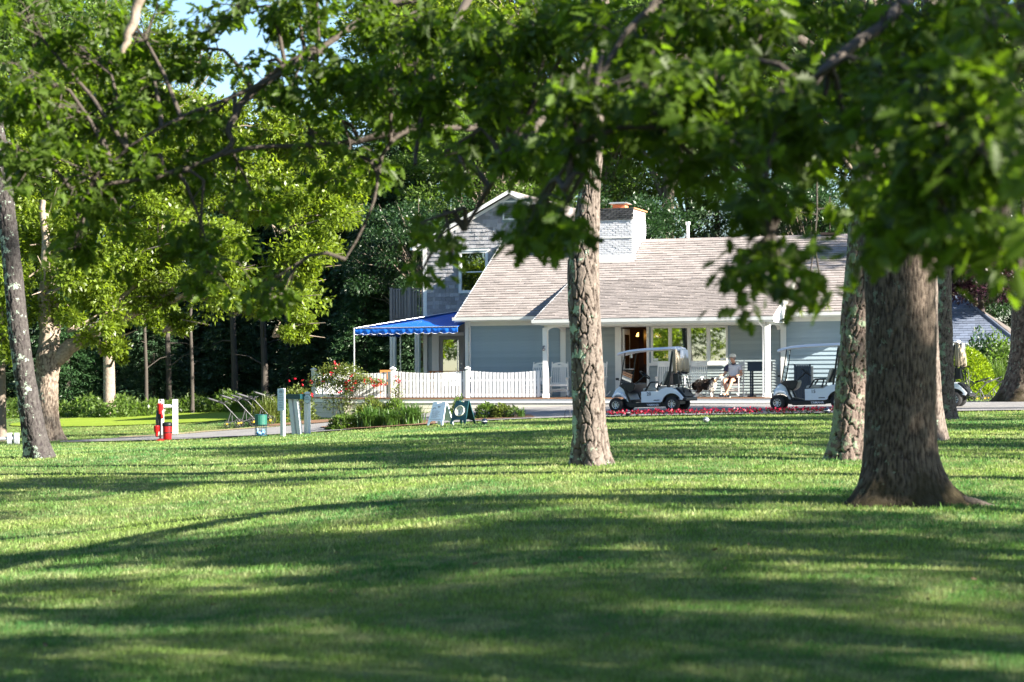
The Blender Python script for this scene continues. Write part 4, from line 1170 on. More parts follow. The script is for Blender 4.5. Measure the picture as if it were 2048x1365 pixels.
    # wheels
    for x, s in ((-.82, -1), (.82, -1), (-.82, 1), (.82, 1)):
        y = s * (.50 if x < 0 else .49); w = .09
        b = MB(); b.lathe([(.11, -w), (.175, -w * .98), (.198, -w * .75), (.205, 0), (.198, w * .75), (.175, w * .98), (.11, w)], (x, y, .205), 22, (pi / 2, 0, 0), caps=False); wh = b.build('wheel', M_rubber, t)
        b = MB(); b.lathe([(.112, -.075), (.09, -.02), (.0, -.02), (.0, .02), (.09, .02), (.112, .075)], (x, y, .205), 20, (pi / 2, 0, 0), caps=False); b.build('rim', M_black, wh)
        b = MB()
        for q in range(8):
            a = q * pi / 4; b.bar((x, y + s * .055, .205), (x + .1 * cos(a), y + s * .07, .205 + .1 * sin(a)), .022, .02)
        b.tube([(x + .108 * cos(a), y + s * .072, .205 + .108 * sin(a)) for a in np.linspace(0, 2 * pi, 17)], .012, 5, caps=False); b.ball((x, y + s * .06, .205), .028, 8, 6); b.build('spokes', M_rim, wh)
    # club rack and sweater basket
    b = MB()
    for y in (-.30, .30): b.tube([(1.10, y, .50), (.98, y, 1.06), (.80, y, 1.10)], .014, 6); b.tube([(1.0, y, 1.04), (1.10, y, .96), (1.12, y, .50)], .012, 6)
    b.tube([(1.0, -.38, 1.05), (1.0, .38, 1.05)], .022, 6); b.tube([(1.22, -.1, 1.06), (1.0, -.1, 1.06)], .018, 6); b.build('bag_rack', M_black, t)
    b = MB(); b.box(.84, 1.0, -.46, -.10, .74, 1.04); b.build('basket', M_black, t, bevel=.03)
    if cover:
        b = MB(); v = []; nn = 22
        for i in range(nn):
            y = -.5 + i / (nn - 1); x = .99 + .045 * sin(i * 1.9) + .02 * sin(i * 4.1)
            v += [(x - .05, y, 1.71), (x + .01, y, 1.45), (x + .03 * sin(i * 1.3), y, 1.12 + .05 * sin(i * .9))]
        b.add(v, [(3 * i + j, 3 * i + 3 + j, 3 * i + 4 + j, 3 * i + 1 + j) for i in range(nn - 1) for j in (0, 1)], True)
        o = b.build('rain_cover', M_tan, t); sd_ = o.modifiers.new('t', 'SOLIDIFY'); sd_.thickness = .012
        b = MB(); v = []
        for i in range(8):
            x = .86 + i * .018; y = -.52 + .03 * sin(i * 2.1); v += [(x, y, 1.71), (x, y + .01, 1.08 + .04 * sin(i))]
        b.add(v, [(2 * i, 2 * i + 2, 2 * i + 3, 2 * i + 1) for i in range(7)], True); o = b.build('rain_cover', M_tan, t); sd_ = o.modifiers.new('t', 'SOLIDIFY'); sd_.thickness = .012
        MB().box(1.02, 1.035, -.30, .42, 1.46, 1.70).build('clear_flap', M_cartroof, t)
    # markings
    yl = -HWD - .0225
    o = link('brand_lettering', T_YAM, t, (.27, -HWD - .0025, .185), (pi / 2, 0, 0))
    MB().add([(.30, yl, .30), (.47, yl, .30), (.48, yl, .325), (.31, yl, .325)], [(0, 1, 2, 3)]).build('model_badge', M_ink, t)
    if number: link('number', text_mesh(number, .13, M_ink, name='number'), t, (.17, yl, .485), (pi / 2, 0, 0))
    return t
gd = 57.0
def cart_at(pxf, pxr, d, number, label, rz, cover=True):
    """pxf, pxr: pixels of the near front and near rear wheel hubs"""
    x = ((pxf + pxr) / 2 - 1024) / FPX * d
    z0, z1 = gz(x - .8, d), gz(x + .8, d)
    t = golf_cart(number, label, (x, d, (z0 + z1) / 2 + .03), rz, cover)
    t.rotation_euler = (0, -atan2(z1 - z0, 1.6), rz)
    t.scale = (1.0, 1.0, 1.0)
    return t
cart_at(1250, 1348, 56.3, '20', 'white golf cart numbered 20 parked in front of the open clubhouse door', R(-22))
cart_at(1566, 1670, 55.0, '15', 'white golf cart numbered 15 beside the blue siding, rear hidden behind lichened pine', R(-14))
cart_at(1803, 1900, 54.0, '', 'white golf cart half hidden behind the big oak, only its rear showing', R(-20))

# dark vertical slatted bin behind the second cart
u0, u1 = HU(1588, .9), HU(1622, .9)
bn = thing('bin_enclosure', HP(u0, .9, gz(*HP(u0, 1)[:2]) - HZ), -PSI, 'tall dark slatted bin enclosure against the siding behind the second cart', 'bin')
w = u1 - u0; h = HW(1605, 731, .9)[1] - (bn.location.z - HZ)
MB().box(.02, w - .02, .02, .55, 0, h - .03).build('box', M_black, bn)
n = 7
for i in range(n): MB().box(i * w / n + .006, (i + 1) * w / n - .006, 0, .02, 0, h).build('slat', M_bluebox, bn)
for x in (0, w - .05): MB().box(x, x + .05, -.02, -.001, 0, h + .04).build('post', M_bluebox, bn)

# ================================================================== signs, posts, bins, markers
def aframe(px, py, d, wd, hg, m, label, kind, rz):
    p = at(px, py, d); x, y = p.x, d
    t = thing('sandwich_board', (x, y, gz(x, y) + .01), rz, label, 'sign', 'folding signs on the lawn edge')
    sp = .24
    for s, nm in ((-1, 'front_panel'), (1, 'rear_panel')):
        b = MB(); wv = wd / 2; top = wv * .82
        P = [(-wv, 0), (-wv * .80, 0), (-wv * .70, hg * .14), (-wv * .45, hg * .19), (wv * .45, hg * .19), (wv * .70, hg * .14), (wv * .80, 0), (wv, 0), (top, hg), (top * .35, hg), (top * .35, hg * .94), (-top * .35, hg * .94), (-top * .35, hg), (-top, hg)]
        b.prism(P, 'y', -.014, .014)
        def tr(q): 
            x_, y_, z_ = q; a = s * atan2(sp, hg); return (x_, s * sp + y_ * cos(a) - z_ * sin(a), z_ * cos(a))
        b.v = [tr(q) for q in b.v]; o = b.build(nm, m, t, fix=True)
    a = atan2(sp, hg)
    def on(x_, z_, off=.017): return (x_, -sp - off * cos(a) + z_ * sin(a), z_ * cos(a))
    if kind == 'text':
        b = MB()
        def dash(xa, xb, z_, th, slope=0):
            x_ = xa
            while x_ < xb:
                e = min(x_ + random.uniform(.012, .04), xb); z2 = z_ + slope * (x_ - xa)
                b.add([on(x_, z2), on(e, z2 + slope * .03), on(e, z2 + th + slope * .03), on(x_, z2 + th)], [(0, 1, 2, 3)]); x_ = e + .009
        dash(-wd * .36, -wd * .16, hg * .72, .013, .25); dash(-wd * .37, -wd * .14, hg * .67, .013, .25)
        for q in range(9): dash(-wd * .34, wd * random.uniform(-.02, .30), hg * (.61 - q * .036), .008)
        dash(-wd * .40, wd * .34, hg * .25, .013); dash(-wd * .05, wd * .12, hg * .78, .02); dash(-wd * .03, wd * .1, hg * .74, .012)
        b.build('printed_text', M_ink, t)['kind'] = 'stuff'
        b = MB(); b.add([on(-wd * .41, hg * .85, .016), on(wd * .41, hg * .87, .016), on(wd * .41, hg * .875, .016), on(-wd * .41, hg * .855, .016)], [(0, 1, 2, 3)]); b.build('seam', M_greyink, t)
    else:
        b = MB(); c = on(0, hg * .56, .03); b.lathe([(.145, -.01), (.15, .012), (.15, .022), (.135, .028), (.132, .018), (.001, .018)], c, 26, (pi / 2 + -a * 1.0 - 0, 0, 0)); ck = b.build('clock', mat('ivory_dial', (.55, .56, .46), rough=.4), t)
        b = MB()
        def on2(x_, z_): return on(x_, hg * .56 + z_, .055)
        for (xa, za, xb, zb, w_) in ((0, 0, .05, .10, .008), (0, 0, .012, -.05, .010)):
            dx, dz = xb - xa, zb - za; L = sqrt(dx * dx + dz * dz); nx_, nz_ = -dz / L * w_, dx / L * w_
            b.add([on2(xa - nx_, za - nz_), on2(xb - nx_ * .4, zb - nz_ * .4), on2(xb + nx_ * .4, zb + nz_ * .4), on2(xa + nx_, za + nz_)], [(0, 1, 2, 3)])
        for q in range(12):
            aa = q * pi / 6; r_ = .112; b.add([on2(r_ * sin(aa) - .005, r_ * cos(aa) - .006), on2(r_ * sin(aa) + .005, r_ * cos(aa) - .006), on2(r_ * sin(aa) + .005, r_ * cos(aa) + .006), on2(r_ * sin(aa) - .005, r_ * cos(aa) + .006)], [(0, 1, 2, 3)])
        b.build('clock_hands', M_ink, ck)
    return t
aframe(881, 855, 53.2, .52, .66, mat('pale_blue_board', (.60, .70, .80), rough=.4), 'white sandwich board with printed text lines on the lawn', 'text', R(-36))
aframe(926, 853, 53.0, .50, .66, M_greenboard, 'dark green sandwich board with a round clock face', 'clock', R(-34))

mk0 = None
for i, (px, py, lb) in enumerate([(968, 846, 'black ball tee marker with white band next to the green clock sign'), (1411, 843, 'grey ball tee marker in the open lawn below the dog'),
                                  (1255, 829, 'dark ball tee marker by the front wheel of the left cart'), (1653, 824, 'dark ball tee marker beside the lichened pine trunk')]):
    d = depth_at(px, py + 5, 44, 60)
    x = (px - 1024) / FPX * d; r = 6.2 / FPX * d
    t = thing('tee_marker', (x, d, gz(x, d) + .015), R(i * 40), lb, 'tee marker', 'ball tee markers on the lawn')
    MB().ball((0, 0, r), r, 18, 12).build('ball', mat('grey_ball_%d' % (i == 1), (.14, .16, .18) if i == 1 else (.02, .03, .06), rough=.3), t)
    MB().lathe([(r * .985, -r * .09), (r * 1.02, -r * .08), (r * 1.02, r * .08), (r * .985, r * .09)], (0, 0, r * 1.02), 20).build('band', M_white, t)

# panel sign on white post
def lines(b, x0, x1, zs, th, y, jit=.3):
    for z in zs:
        w = (x1 - x0) * (1 - random.uniform(0, jit)) / 2; c = (x0 + x1) / 2; x = c - w
        while x < c + w:
            e = min(x + random.uniform(.016, .028), c + w); b.add([(x, y, z), (e, y, z), (e, y, z + th), (x, y, z + th)], [(0, 1, 2, 3)])
            if random.random() < .6: b.add([(x, y, z + th * 1.3), (e * .5 + x * .5, y, z + th * 1.3), (e * .5 + x * .5, y, z + th * 2.1), (x, y, z + th * 2.1)], [(0, 1, 2, 3)])
            x = e + .010
d = 53.6; sc = FPX / d
def grp(px, dd): x = (px - 1024) / FPX * dd; return (x, dd, gz(x, dd))
t = thing('post_sign', grp(565, d), R(-33), 'tall white post carrying a pale panel of dark lettering beside the path', 'sign')
hh = at(565, 777, d).z - gz(*grp(565, d)[:2])
MB().box(-.05, .05, -.05, .05, 0, hh).build('post', M_whitewood, t)
MB().box(-.115, .115, -.08, -.052, hh - .60, hh - .01).build('panel', mat('pale_blue_panel', (.44, .54, .64), rough=.4), t)
b = MB(); lines(b, -.09, .09, [hh - .20 - k * .065 for k in range(6)], .016, -.082); b.build('lettering', M_greyink, t)['kind'] = 'stuff'
b = MB(); b.tube([(.055 * cos(a), -.082, hh - .095 + .035 * sin(a)) for a in np.linspace(0, 2 * pi, 13)], .006, 4, caps=False); b.bar((-.05, -.083, hh - .07), (.05, -.083, hh - .11), .006, .01); b.bar((.05, -.083, hh - .07), (-.05, -.083, hh - .11), .006, .01); b.build('crest', M_greyink, t)
# bag rest: dark green trough on two leaning white posts
dd = 54.3
t = thing('bag_rack', grp(590, dd), R(-30), 'dark green capped rail on two leaning white posts', 'rack')
gz0 = gz(*grp(590, dd)[:2]); h1 = at(590, 791, dd).z - gz0
for px0, px1 in ((579, 588), (592, 601)):
    xa, xb = (px0 - 590) / FPX * dd, (px1 - 590) / FPX * dd
    MB().bar((xb, 0, 0), (xa, 0, h1 - .09), .115, .10, (0, 1, 0)).build('leg', M_whitewood, t)
b = MB(); b.box(-.23, .25, -.11, .11, h1 - .10, h1 + .0); b.build('rail', M_greenboard, t); MB().box(-.22, .25, -.13, .13, h1, h1 + .03).build('rail_cap', M_greenboard, t)
# post with round sign
t = thing('round_sign_post', grp(614, 54.3), R(-33), 'white post with moulded cap holding a round pale sign', 'sign')
h1 = at(614, 787, 54.3).z - gz(*grp(614, 54.3)[:2])
MB().box(-.065, .065, -.065, .065, 0, h1 - .03).build('post', M_whitewood, t)
MB().lathe([(.085, h1 - .04), (.11, h1 - .005), (.10, h1 + .02), (.03, h1 + .045)], seg=4, rot=(0, 0, 0), smooth=False).build('post_cap', M_whitewood, t)
b = MB(); b.lathe([(.125, -.0), (.13, .01), (.125, .02)], (.07, -.075, h1 - .15), 24, (pi / 2, 0, 0)); sg_ = b.build('sign_rim', M_ink, t)
b = MB(); b.lathe([(.117, 0), (.117, .008)], (.075, -.094, h1 - .15), 24, (pi / 2, 0, 0)); b.build('sign_face', mat('pale_blue_panel', (.6, .7, .8)), t)
b = MB(); lines(b, .02, .13, [h1 - .125], .022, -.105, .1); lines(b, -.01, .16, [h1 - .185], .022, -.105, .1); b.build('lettering', M_greyink, t)['kind'] = 'stuff'

# wire litter basket
d = 53.5; p = grp(521, d); t = thing('litter_basket', p, 0, 'green wire mesh litter basket with blue rubbish at the path edge', 'litter bin')
r_ = .155; hb = at(521, 830, d).z - p[2]; zb = .06
b = MB()
for q in range(20):
    a = 2 * pi * q / 20; b.tube([(r_ * cos(a), r_ * sin(a), zb), (r_ * 1.06 * cos(a), r_ * 1.06 * sin(a), hb)], .0035, 4, caps=False)
for z in np.linspace(zb, hb, 9): b.tube([(r_ * (1 + .06 * (z - zb)) * cos(a), r_ * (1 + .06 * (z - zb)) * sin(a), z) for a in np.linspace(0, 2 * pi, 21)], .004 if zb < z < hb else .012, 4, caps=False)
b.build('wire_mesh', M_greenboard, t)
M_band = mat('green_mesh_panel', (.01, .10, .07), rough=.6)
b = MB(); b.lathe([(r_ * 1.03, hb - .26), (r_ * 1.06, hb - .01)], seg=20); b.f = b.f[:-2]; b.sm = b.sm[:-2]; b.mi = b.mi[:-2]; b.build('band', M_band, t)
b = MB(); b.lathe([(.01, zb - .01), (r_, zb - .005), (r_, zb + .005), (.01, zb + .01)], seg=20); b.tube([(0, 0, 0), (0, 0, zb)], .015, 6); b.build('basket_base', M_black, t)
M_trash = mat('blue_rubbish', (.05, .22, .55), rough=.4, col2=(.45, .55, .62), scale=14)
b = MB(); b.ball((-.03, 0, zb + .06), .10, 10, 6, (1.1, 1, .55)); b.ball((.06, -.02, zb + .10), .07, 8, 5, (.8, 1, 1.2)); b.tube([(-.08, -.04, zb + .08), (-.10, -.05, zb + .2)], [.035, .03], 8); b.build('rubbish', M_trash, t)

# red ball washer with its bin
d = 55.4; p = grp(320, d); t = thing('ball_washer', p, R(0), 'red ball washer and sand bottle mounted on a dark post by the path', 'ball washer')
S_ = d / FPX; zt = at(320, 806, d).z - p[2]
MB().tube([(0, 0, 0), (0, 0, zt - .14)], .028, 8).build('post', M_black, t)
MB().lathe([(.15, 0), (.13, .03), (.06, .055), (.03, .06)], seg=18).build('foot', M_red, t)
MB().lathe([(.05, zt - .31), (.055, zt - .24), (.085, zt - .19), (.088, zt - .06), (.095, zt - .05), (.095, zt - .025), (.02, zt - .01)], seg=18).build('washer_body', M_red, t)
MB().tube([(0, 0, zt - .02), (0, 0, zt + .05)], .008, 6).ball((0, 0, zt + .07), .028).build('plunger', M_black, t)
MB().lathe([(.03, zt - .44), (.04, zt - .42), (.04, zt - .3), (.03, zt - .28)], (.05, -.03, 0), 12).build('drain_cup', M_red, t)
MB().lathe([(.035, .13), (.04, .22), (.075, .27), (.08, .40), (.085, .42), (.03, .43)], (-.10, -.02, 0), 16).build('tee_cup', M_red, t)
MB().bar((-.12, -.02, .12), (.02, -.0, .12), .05, .03).build('bracket', M_black, t)
MB().lathe([(.06, .40), (.07, .55), (.055, .75), (.03, .86), (.012, .88)], (-.07, .05, 0), 14).build('sand_bottle', M_black, t)
p2_ = grp(334, d + .15)
t = thing('waste_bin', p2_, 0, 'red cylindrical waste bin with black lid strapped beside the ball washer', 'bin')
zt = at(334, 851, d).z - p2_[2]
MB().lathe([(.11, .03), (.115, .05), (.135, zt - .02), (.13, zt)], seg=24).build('barrel', M_red, t)
MB().lathe([(.14, zt - .03), (.145, zt), (.145, zt + .05), (.10, zt + .08), (.02, zt + .085)], seg=24).build('lid', M_black, t)
MB().lathe([(.128, .20), (.128, .23)], seg=24).build('strap', M_black, t)

# white posts with rails
def hitch(pxs, pyt, d, rail_py, label, wpx=.15, ext=0, tilt=0):
    p = grp(pxs[0], d); t = thing('post_and_rail', p, 0, label, 'fence', 'short white post and rail fences')
    for px in pxs:
        x = (px - pxs[0]) / FPX * d; g = gz(p[0] + x, d) - p[2]
        MB().box(x - wpx / 2, x + wpx / 2, -.07, .07, g - .05, at(px, pyt, d).z - p[2]).build('post', M_whitewood, t)
    za = at(pxs[0], rail_py, d).z - p[2]; x1 = (pxs[-1] - pxs[0]) / FPX * d
    MB().tube([(-ext, -.02, za - tilt), (x1 - .05, -.0, za)], .055, 8).build('rail', M_whitewood, t)
    return t
hitch((322, 350), 799, 60.3, 813, 'weathered white posts with a rail behind the red ball washer', .14)
hitch((19, 33), 866, 58.0, 877, 'low white post and rail fence beyond the leaning pine', .13, ext=1.6, tilt=.06)

# ================================================================== push carts
M_frame = mat('grey_push_cart_tube', (.08, .08, .09), rough=.45, metal=.3)
M_hub = mat('yellow_hub', (.45, .28, .03), rough=.4)
def push_cart():
    t = thing('push_cart')
    for x, y, r in ((-.33, -.0, .115), (.08, -.26, .155), (.08, .26, .155)):
        b = MB(); b.tube([(x + r * cos(a), y, r + .012 + r * sin(a) * .97) for a in np.linspace(0, 2 * pi, 25)], .016, 6, caps=False); wh = b.build('wheel', M_rubber, t)
        b = MB(); 
        for q in range(6): b.tube([(x, y, r + .012), (x + r * cos(q * pi / 3), y, r + .012 + r * sin(q * pi / 3))], .006, 4)
        b.build('spokes', M_frame, wh); MB().lathe([(.035, -.025), (.04, 0), (.035, .025)], (x, y, r + .012), 10, (pi / 2, 0, 0)).build('hub', M_hub, wh)
    b = MB(); b.tube([(.08, -.26, .165), (.02, 0, .26), (.08, .26, .165)], .014, 6); b.build('axle', M_frame, t)
    b = MB(); b.tube([(.12, 0, .25), (-.22, 0, .62), (-.44, 0, .86)], .020, 6); b.build('main_tube', M_frame, t)
    b = MB(); b.tube([(-.33, 0, .14), (-.20, 0, .55), (-.15, 0, .60)], .018, 6); b.tube([(-.15, .03, .2), (-.16, .03, .58)], .015, 6); b.tube([(-.33, 0, .16), (.02, 0, .26)], .014, 6); b.build('front_fork', M_frame, t)
    b = MB(); b.tube([(-.44, 0, .86), (-.70, 0, .97), (-.98, 0, 1.06)], [.030, .036, .034], 8); b.tube([(-.98, -.09, 1.06), (-1.04, -.05, 1.09), (-1.04, .05, 1.09), (-.98, .09, 1.06)], .018, 6); b.build('handle', M_frame, t)
    b = MB(); b.tube([(-.40, -.12, .96), (-.42, 0, .86), (-.40, .12, .96)], .016, 6); b.tube([(-.46, 0, .90), (-.30, 0, .98)], .014, 6); b.build('bag_cradle', M_frame, t)
    b = MB(); b.box(-.62, -.50, -.05, .05, .93, .99); b.build('console', M_black, t)
    return t
pc = push_cart()
PCS = [(458, 62.6, 1.0, 0, 'grey push cart at the left end of the row by the green'), (487, 62.8, 1.06, 6, 'grey push cart second in the row, beside the leftmost one'),
       (505, 64.2, 1.02, -5, 'grey push cart in the middle of the row behind the litter basket'), (520, 63.0, 1.08, 4, 'grey push cart fourth in the row, its cradle above the shrub'),
       (553, 63.8, 1.08, 8, 'grey push cart at the right end of the row near the panel sign')]
for i, (px, d, sc_, rz, lb) in enumerate(PCS):
    o = pc if i == 0 else copy_tree(pc)
    x, y, z = grp(px + 14, d); o.location = (x, y, z + .02); o.rotation_euler = (0, 0, R(rz + 8)); o.scale = (sc_ * .86,) * 3
    tag(o, lb, 'push cart', 'push carts by the putting green')
for i, (px, d, rz, lb) in enumerate([(1925, 59.5, 160, 'folded push cart with dark wheels in front of the clipped yellow green shrub'), (1952, 60.0, 190, 'folded push cart next to the base of the rightmost oak'), (1978, 60.6, 175, 'folded push cart partly behind the rightmost oak trunk')]):
    o = copy_tree(pc); x, y, z = grp(px, d); o.location = (x, y, z); o.rotation_euler = (0, R(4), R(rz)); o.scale = (.8, .8, .62)
    tag(o, lb, 'push cart', 'folded push carts by the clipped shrub')

# teak furniture on the deck behind the fence
for i, (px, v, lb) in enumerate([(772, 1.6, 'orange teak chair behind the picket fence at the awning pole'), (905, 3.2, 'orange teak table top behind the picket fence by the side door')]):
    t = thing('teak_chair' if i == 0 else 'teak_table', HP(HU(px, v), v), -PSI + R(10), lb, 'chair' if i == 0 else 'table')
    if i == 0:
        MB().box(-.25, .25, -.25, .25, .42, .45).build('seat', M_teak, t)
        for x in (-.22, .22):
            for y in (-.22, .22): MB().box(x - .025, x + .025, y - .025, y + .025, 0, .42 if y < 0 else .90).build('leg', M_teak, t)
        b = MB(); b.box(-.25, .25, .2, .24, .84, .91)
        for k_ in range(5): b.box(-.16 + k_ * .08 - .015, -.16 + k_ * .08 + .015, .21, .23, .45, .84)
        b.build('backrest', M_teak, t)
    else:
        for k_ in range(5): MB().box(-.75, .75, -.4 + k_ * .16, -.25 + k_ * .16, .84, .87).build('slat', M_teak, t)
        for x in (-.68, .68):
            for y in (-.32, .32): MB().box(x - .03, x + .03, y - .03, y + .03, 0, .84).build('leg', M_teak, t)
# ================================================================== second building behind the right trees
b2 = thing('slate_roofed_building', (at(1880, 700, 70).x, 70, .9), R(-20), 'small building with dark slate roof and pale eaves behind the clipped shrub', 'building')
b = MB(); b.box(-3, 2.2, 0, 6, 0, 1.55); b.build('wall', M_sidingp, b2)
for k_ in range(3): clb = MB().box(-3, 2.2, -.02, -.002, .2 + k_ * .45, .22 + k_ * .45).build('clapboard', M_sidingp, b2)
rf = MB().add([(-3.6, -.4, 1.6), (2.7, -.4, 1.6), (2.7, 6.4, 1.6), (-3.6, 6.4, 1.6), (-1.2, 3, 3.4), (.3, 3, 3.4)], [(0, 1, 5, 4), (1, 2, 5), (2, 3, 4, 5), (3, 0, 4), (0, 3, 2, 1)]).build('roof', M_roofbase, b2, fix=True)
acc = MB(); a_ = atan2(1.8, 3.4); L_ = sqrt(1.8 ** 2 + 3.4 ** 2)
for r_i in range(20):
    s0 = r_i * .19; f0 = s0 / L_; ul, ur = -3.6 + 2.4 * f0, 2.7 - 2.4 * f0; u = ul
    while u < ur - .05:
        e = min(u + .3, ur); P = []
        for uu in (u + .005, e - .005):
            for ss, nn in ((0, .004), (0, .022), (.2, .006)):
                q = s0 + ss; P.append((uu, -.4 + q * cos(a_) - nn * sin(a_), 1.6 + q * sin(a_) + nn * cos(a_)))
        acc.add(P, [(0, 1, 4, 3), (1, 2, 5, 4), (0, 2, 1), (3, 4, 5)]); u += .3
o = acc.build('shingles', M_slate, rf); o['kind'] = 'stuff'
b = MB(); b.box(-3.65, 2.75, -.46, -.402, 1.48, 1.62); b.build('fascia', M_white, b2)
b = MB(); b.tube([(2.7, -.4, 1.64), (.3, 3, 3.43)], .05, 5); b.tube([(-3.6, -.4, 1.64), (-1.2, 3, 3.43)], .05, 5); b.build('hip_ridge', M_slate, b2)
# ================================================================== bark
def voro(x, y, nxw, seed):
    """F2-F1 of a jittered cell pattern; x wraps after nxw cells"""
    r = np.random.default_rng(seed); T1 = r.random((nxw, 512)); T2 = r.random((nxw, 512)); T3 = r.random((nxw, 512))
    ix = np.floor(x).astype(int); iy = np.floor(y).astype(int); f1 = np.full(x.shape, 9.); f2 = np.full(x.shape, 9.); cid = np.zeros(x.shape)
    for a in (-1, 0, 1):
        for c in (-1, 0, 1):
            jx, jy = (ix + a) % nxw, (iy + c) % 512
            dx = ix + a + T1[jx, jy] - x; dy = iy + c + T2[jx, jy] - y; d = np.sqrt(dx * dx + dy * dy)
            m = d < f1; f2 = np.where(m, f1, np.minimum(f2, d)); cid = np.where(m, T3[jx, jy], cid); f1 = np.where(m, d, f1)
    return f2 - f1, cid
def catmull(P, n):
    P = np.array(P, float); m = len(P); t = np.linspace(0, m - 1 - 1e-6, n); i = t.astype(int); f = (t - i)[:, None]
    p0 = P[np.maximum(i - 1, 0)]; p1 = P[i]; p2 = P[np.minimum(i + 1, m - 1)]; p3 = P[np.minimum(i + 2, m - 1)]
    return .5 * (2 * p1 + (p2 - p0) * f + (2 * p0 - 5 * p1 + 4 * p2 - p3) * f * f + (3 * p1 - p0 - 3 * p2 + p3) * f ** 3)
def barkmat(name, plate, crack, lichen=(.30, .38, .30), lam=.0, ls=5.0, moss=None, fine=40):
    m = bpy.data.materials.new(name); m.use_nodes = True; nt = m.node_tree; N = nt.nodes; L = nt.links
    b = N['Principled BSDF']; b.inputs['Roughness'].default_value = .9; b.inputs['Specular IOR Level'].default_value = .15
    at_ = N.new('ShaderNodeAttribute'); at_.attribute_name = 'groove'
    tc = N.new('ShaderNodeTexCoord')
    nz = N.new('ShaderNodeTexNoise'); nz.inputs['Scale'].default_value = 14; nz.inputs['Detail'].default_value = 8; L.new(tc.outputs['Object'], nz.inputs['Vector'])
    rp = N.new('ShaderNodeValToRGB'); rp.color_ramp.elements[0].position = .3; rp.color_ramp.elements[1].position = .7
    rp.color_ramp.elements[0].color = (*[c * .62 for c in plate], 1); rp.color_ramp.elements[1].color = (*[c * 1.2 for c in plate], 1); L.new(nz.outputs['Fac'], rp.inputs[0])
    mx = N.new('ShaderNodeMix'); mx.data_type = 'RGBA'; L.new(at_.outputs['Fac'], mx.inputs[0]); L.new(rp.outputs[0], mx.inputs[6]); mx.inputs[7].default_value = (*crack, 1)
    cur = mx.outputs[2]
    if lam > 0:
        n2 = N.new('ShaderNodeTexNoise'); n2.inputs['Scale'].default_value = ls; n2.inputs['Detail'].default_value = 7; n2.inputs['Roughness'].default_value = .65; L.new(tc.outputs['Object'], n2.inputs['Vector'])
        n2b = N.new('ShaderNodeSeparateXYZ'); g = N.new('ShaderNodeNewGeometry'); L.new(g.outputs['Normal'], n2b.inputs[0])
        ma = N.new('ShaderNodeMath'); ma.operation = 'MULTIPLY_ADD'; ma.inputs[1].default_value = -.09; L.new(n2b.outputs[0], ma.inputs[0]); L.new(n2.outputs['Fac'], ma.inputs[2])
        r2 = N.new('ShaderNodeMapRange'); r2.inputs['From Min'].default_value = .66 - lam; r2.inputs['From Max'].default_value = .70 - lam; L.new(ma.outputs[0], r2.inputs[0])
        m2 = N.new('ShaderNodeMix'); m2.data_type = 'RGBA'; L.new(r2.outputs[0], m2.inputs[0]); L.new(cur, m2.inputs[6]); m2.inputs[7].default_value = (*lichen, 1); cur = m2.outputs[2]
    if moss:
        sp = N.new('ShaderNodeSeparateXYZ'); L.new(tc.outputs['Object'], sp.inputs[0])
        n4 = N.new('ShaderNodeTexNoise'); n4.inputs['Scale'].default_value = 3; n4.inputs['Detail'].default_value = 6; L.new(tc.outputs['Object'], n4.inputs['Vector'])
        ad = N.new('ShaderNodeMath'); ad.operation = 'MULTIPLY_ADD'; ad.inputs[1].default_value = -.9; L.new(n4.outputs['Fac'], ad.inputs[0]); L.new(sp.outputs[2], ad.inputs[2])
        r3 = N.new('ShaderNodeMapRange'); r3.inputs['From Min'].default_value = -.35; r3.inputs['From Max'].default_value = -.05; r3.inputs['To Min'].default_value = .85; r3.inputs['To Max'].default_value = 0; L.new(ad.outputs[0], r3.inputs[0])
        m3 = N.new('ShaderNodeMix'); m3.data_type = 'RGBA'; L.new(r3.outputs[0], m3.inputs[0]); L.new(cur, m3.inputs[6]); m3.inputs[7].default_value = (*moss, 1); cur = m3.outputs[2]
    L.new(cur, b.inputs['Base Color'])
    n3 = N.new('ShaderNodeTexNoise'); n3.inputs['Scale'].default_value = fine; n3.inputs['Detail'].default_value = 6; L.new(tc.outputs['Object'], n3.inputs['Vector'])
    bp = N.new('ShaderNodeBump'); bp.inputs['Strength'].default_value = .7; bp.inputs['Distance'].default_value = .015; L.new(n3.outputs['Fac'], bp.inputs['Height']); L.new(bp.outputs[0], b.inputs['Normal'])
    MATS[name] = m; return m
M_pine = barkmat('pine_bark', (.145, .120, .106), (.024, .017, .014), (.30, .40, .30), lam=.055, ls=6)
M_pine2 = barkmat('lichened_pine_bark', (.15, .115, .10), (.028, .02, .017), (.19, .235, .16), lam=.105, ls=6)
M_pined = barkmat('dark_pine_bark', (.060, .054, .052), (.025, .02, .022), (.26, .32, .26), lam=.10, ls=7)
M_oak = barkmat('oak_bark', (.125, .098, .078), (.03, .022, .018), (.15, .17, .13), lam=.02, ls=9, moss=(.032, .026, .012), fine=60)
M_oakl = barkmat('pale_oak_bark', (.25, .20, .16), (.07, .05, .04), (.3, .33, .25), lam=.03, ls=9)
M_bark = mat('woodland_bark', (.17, .135, .11), rough=.95, var=.3, scale=8, bump=.6, bscale=20)
M_barkd = mat('dark_woodland_bark', (.07, .055, .048), rough=.95, var=.3, scale=8, bump=.6)

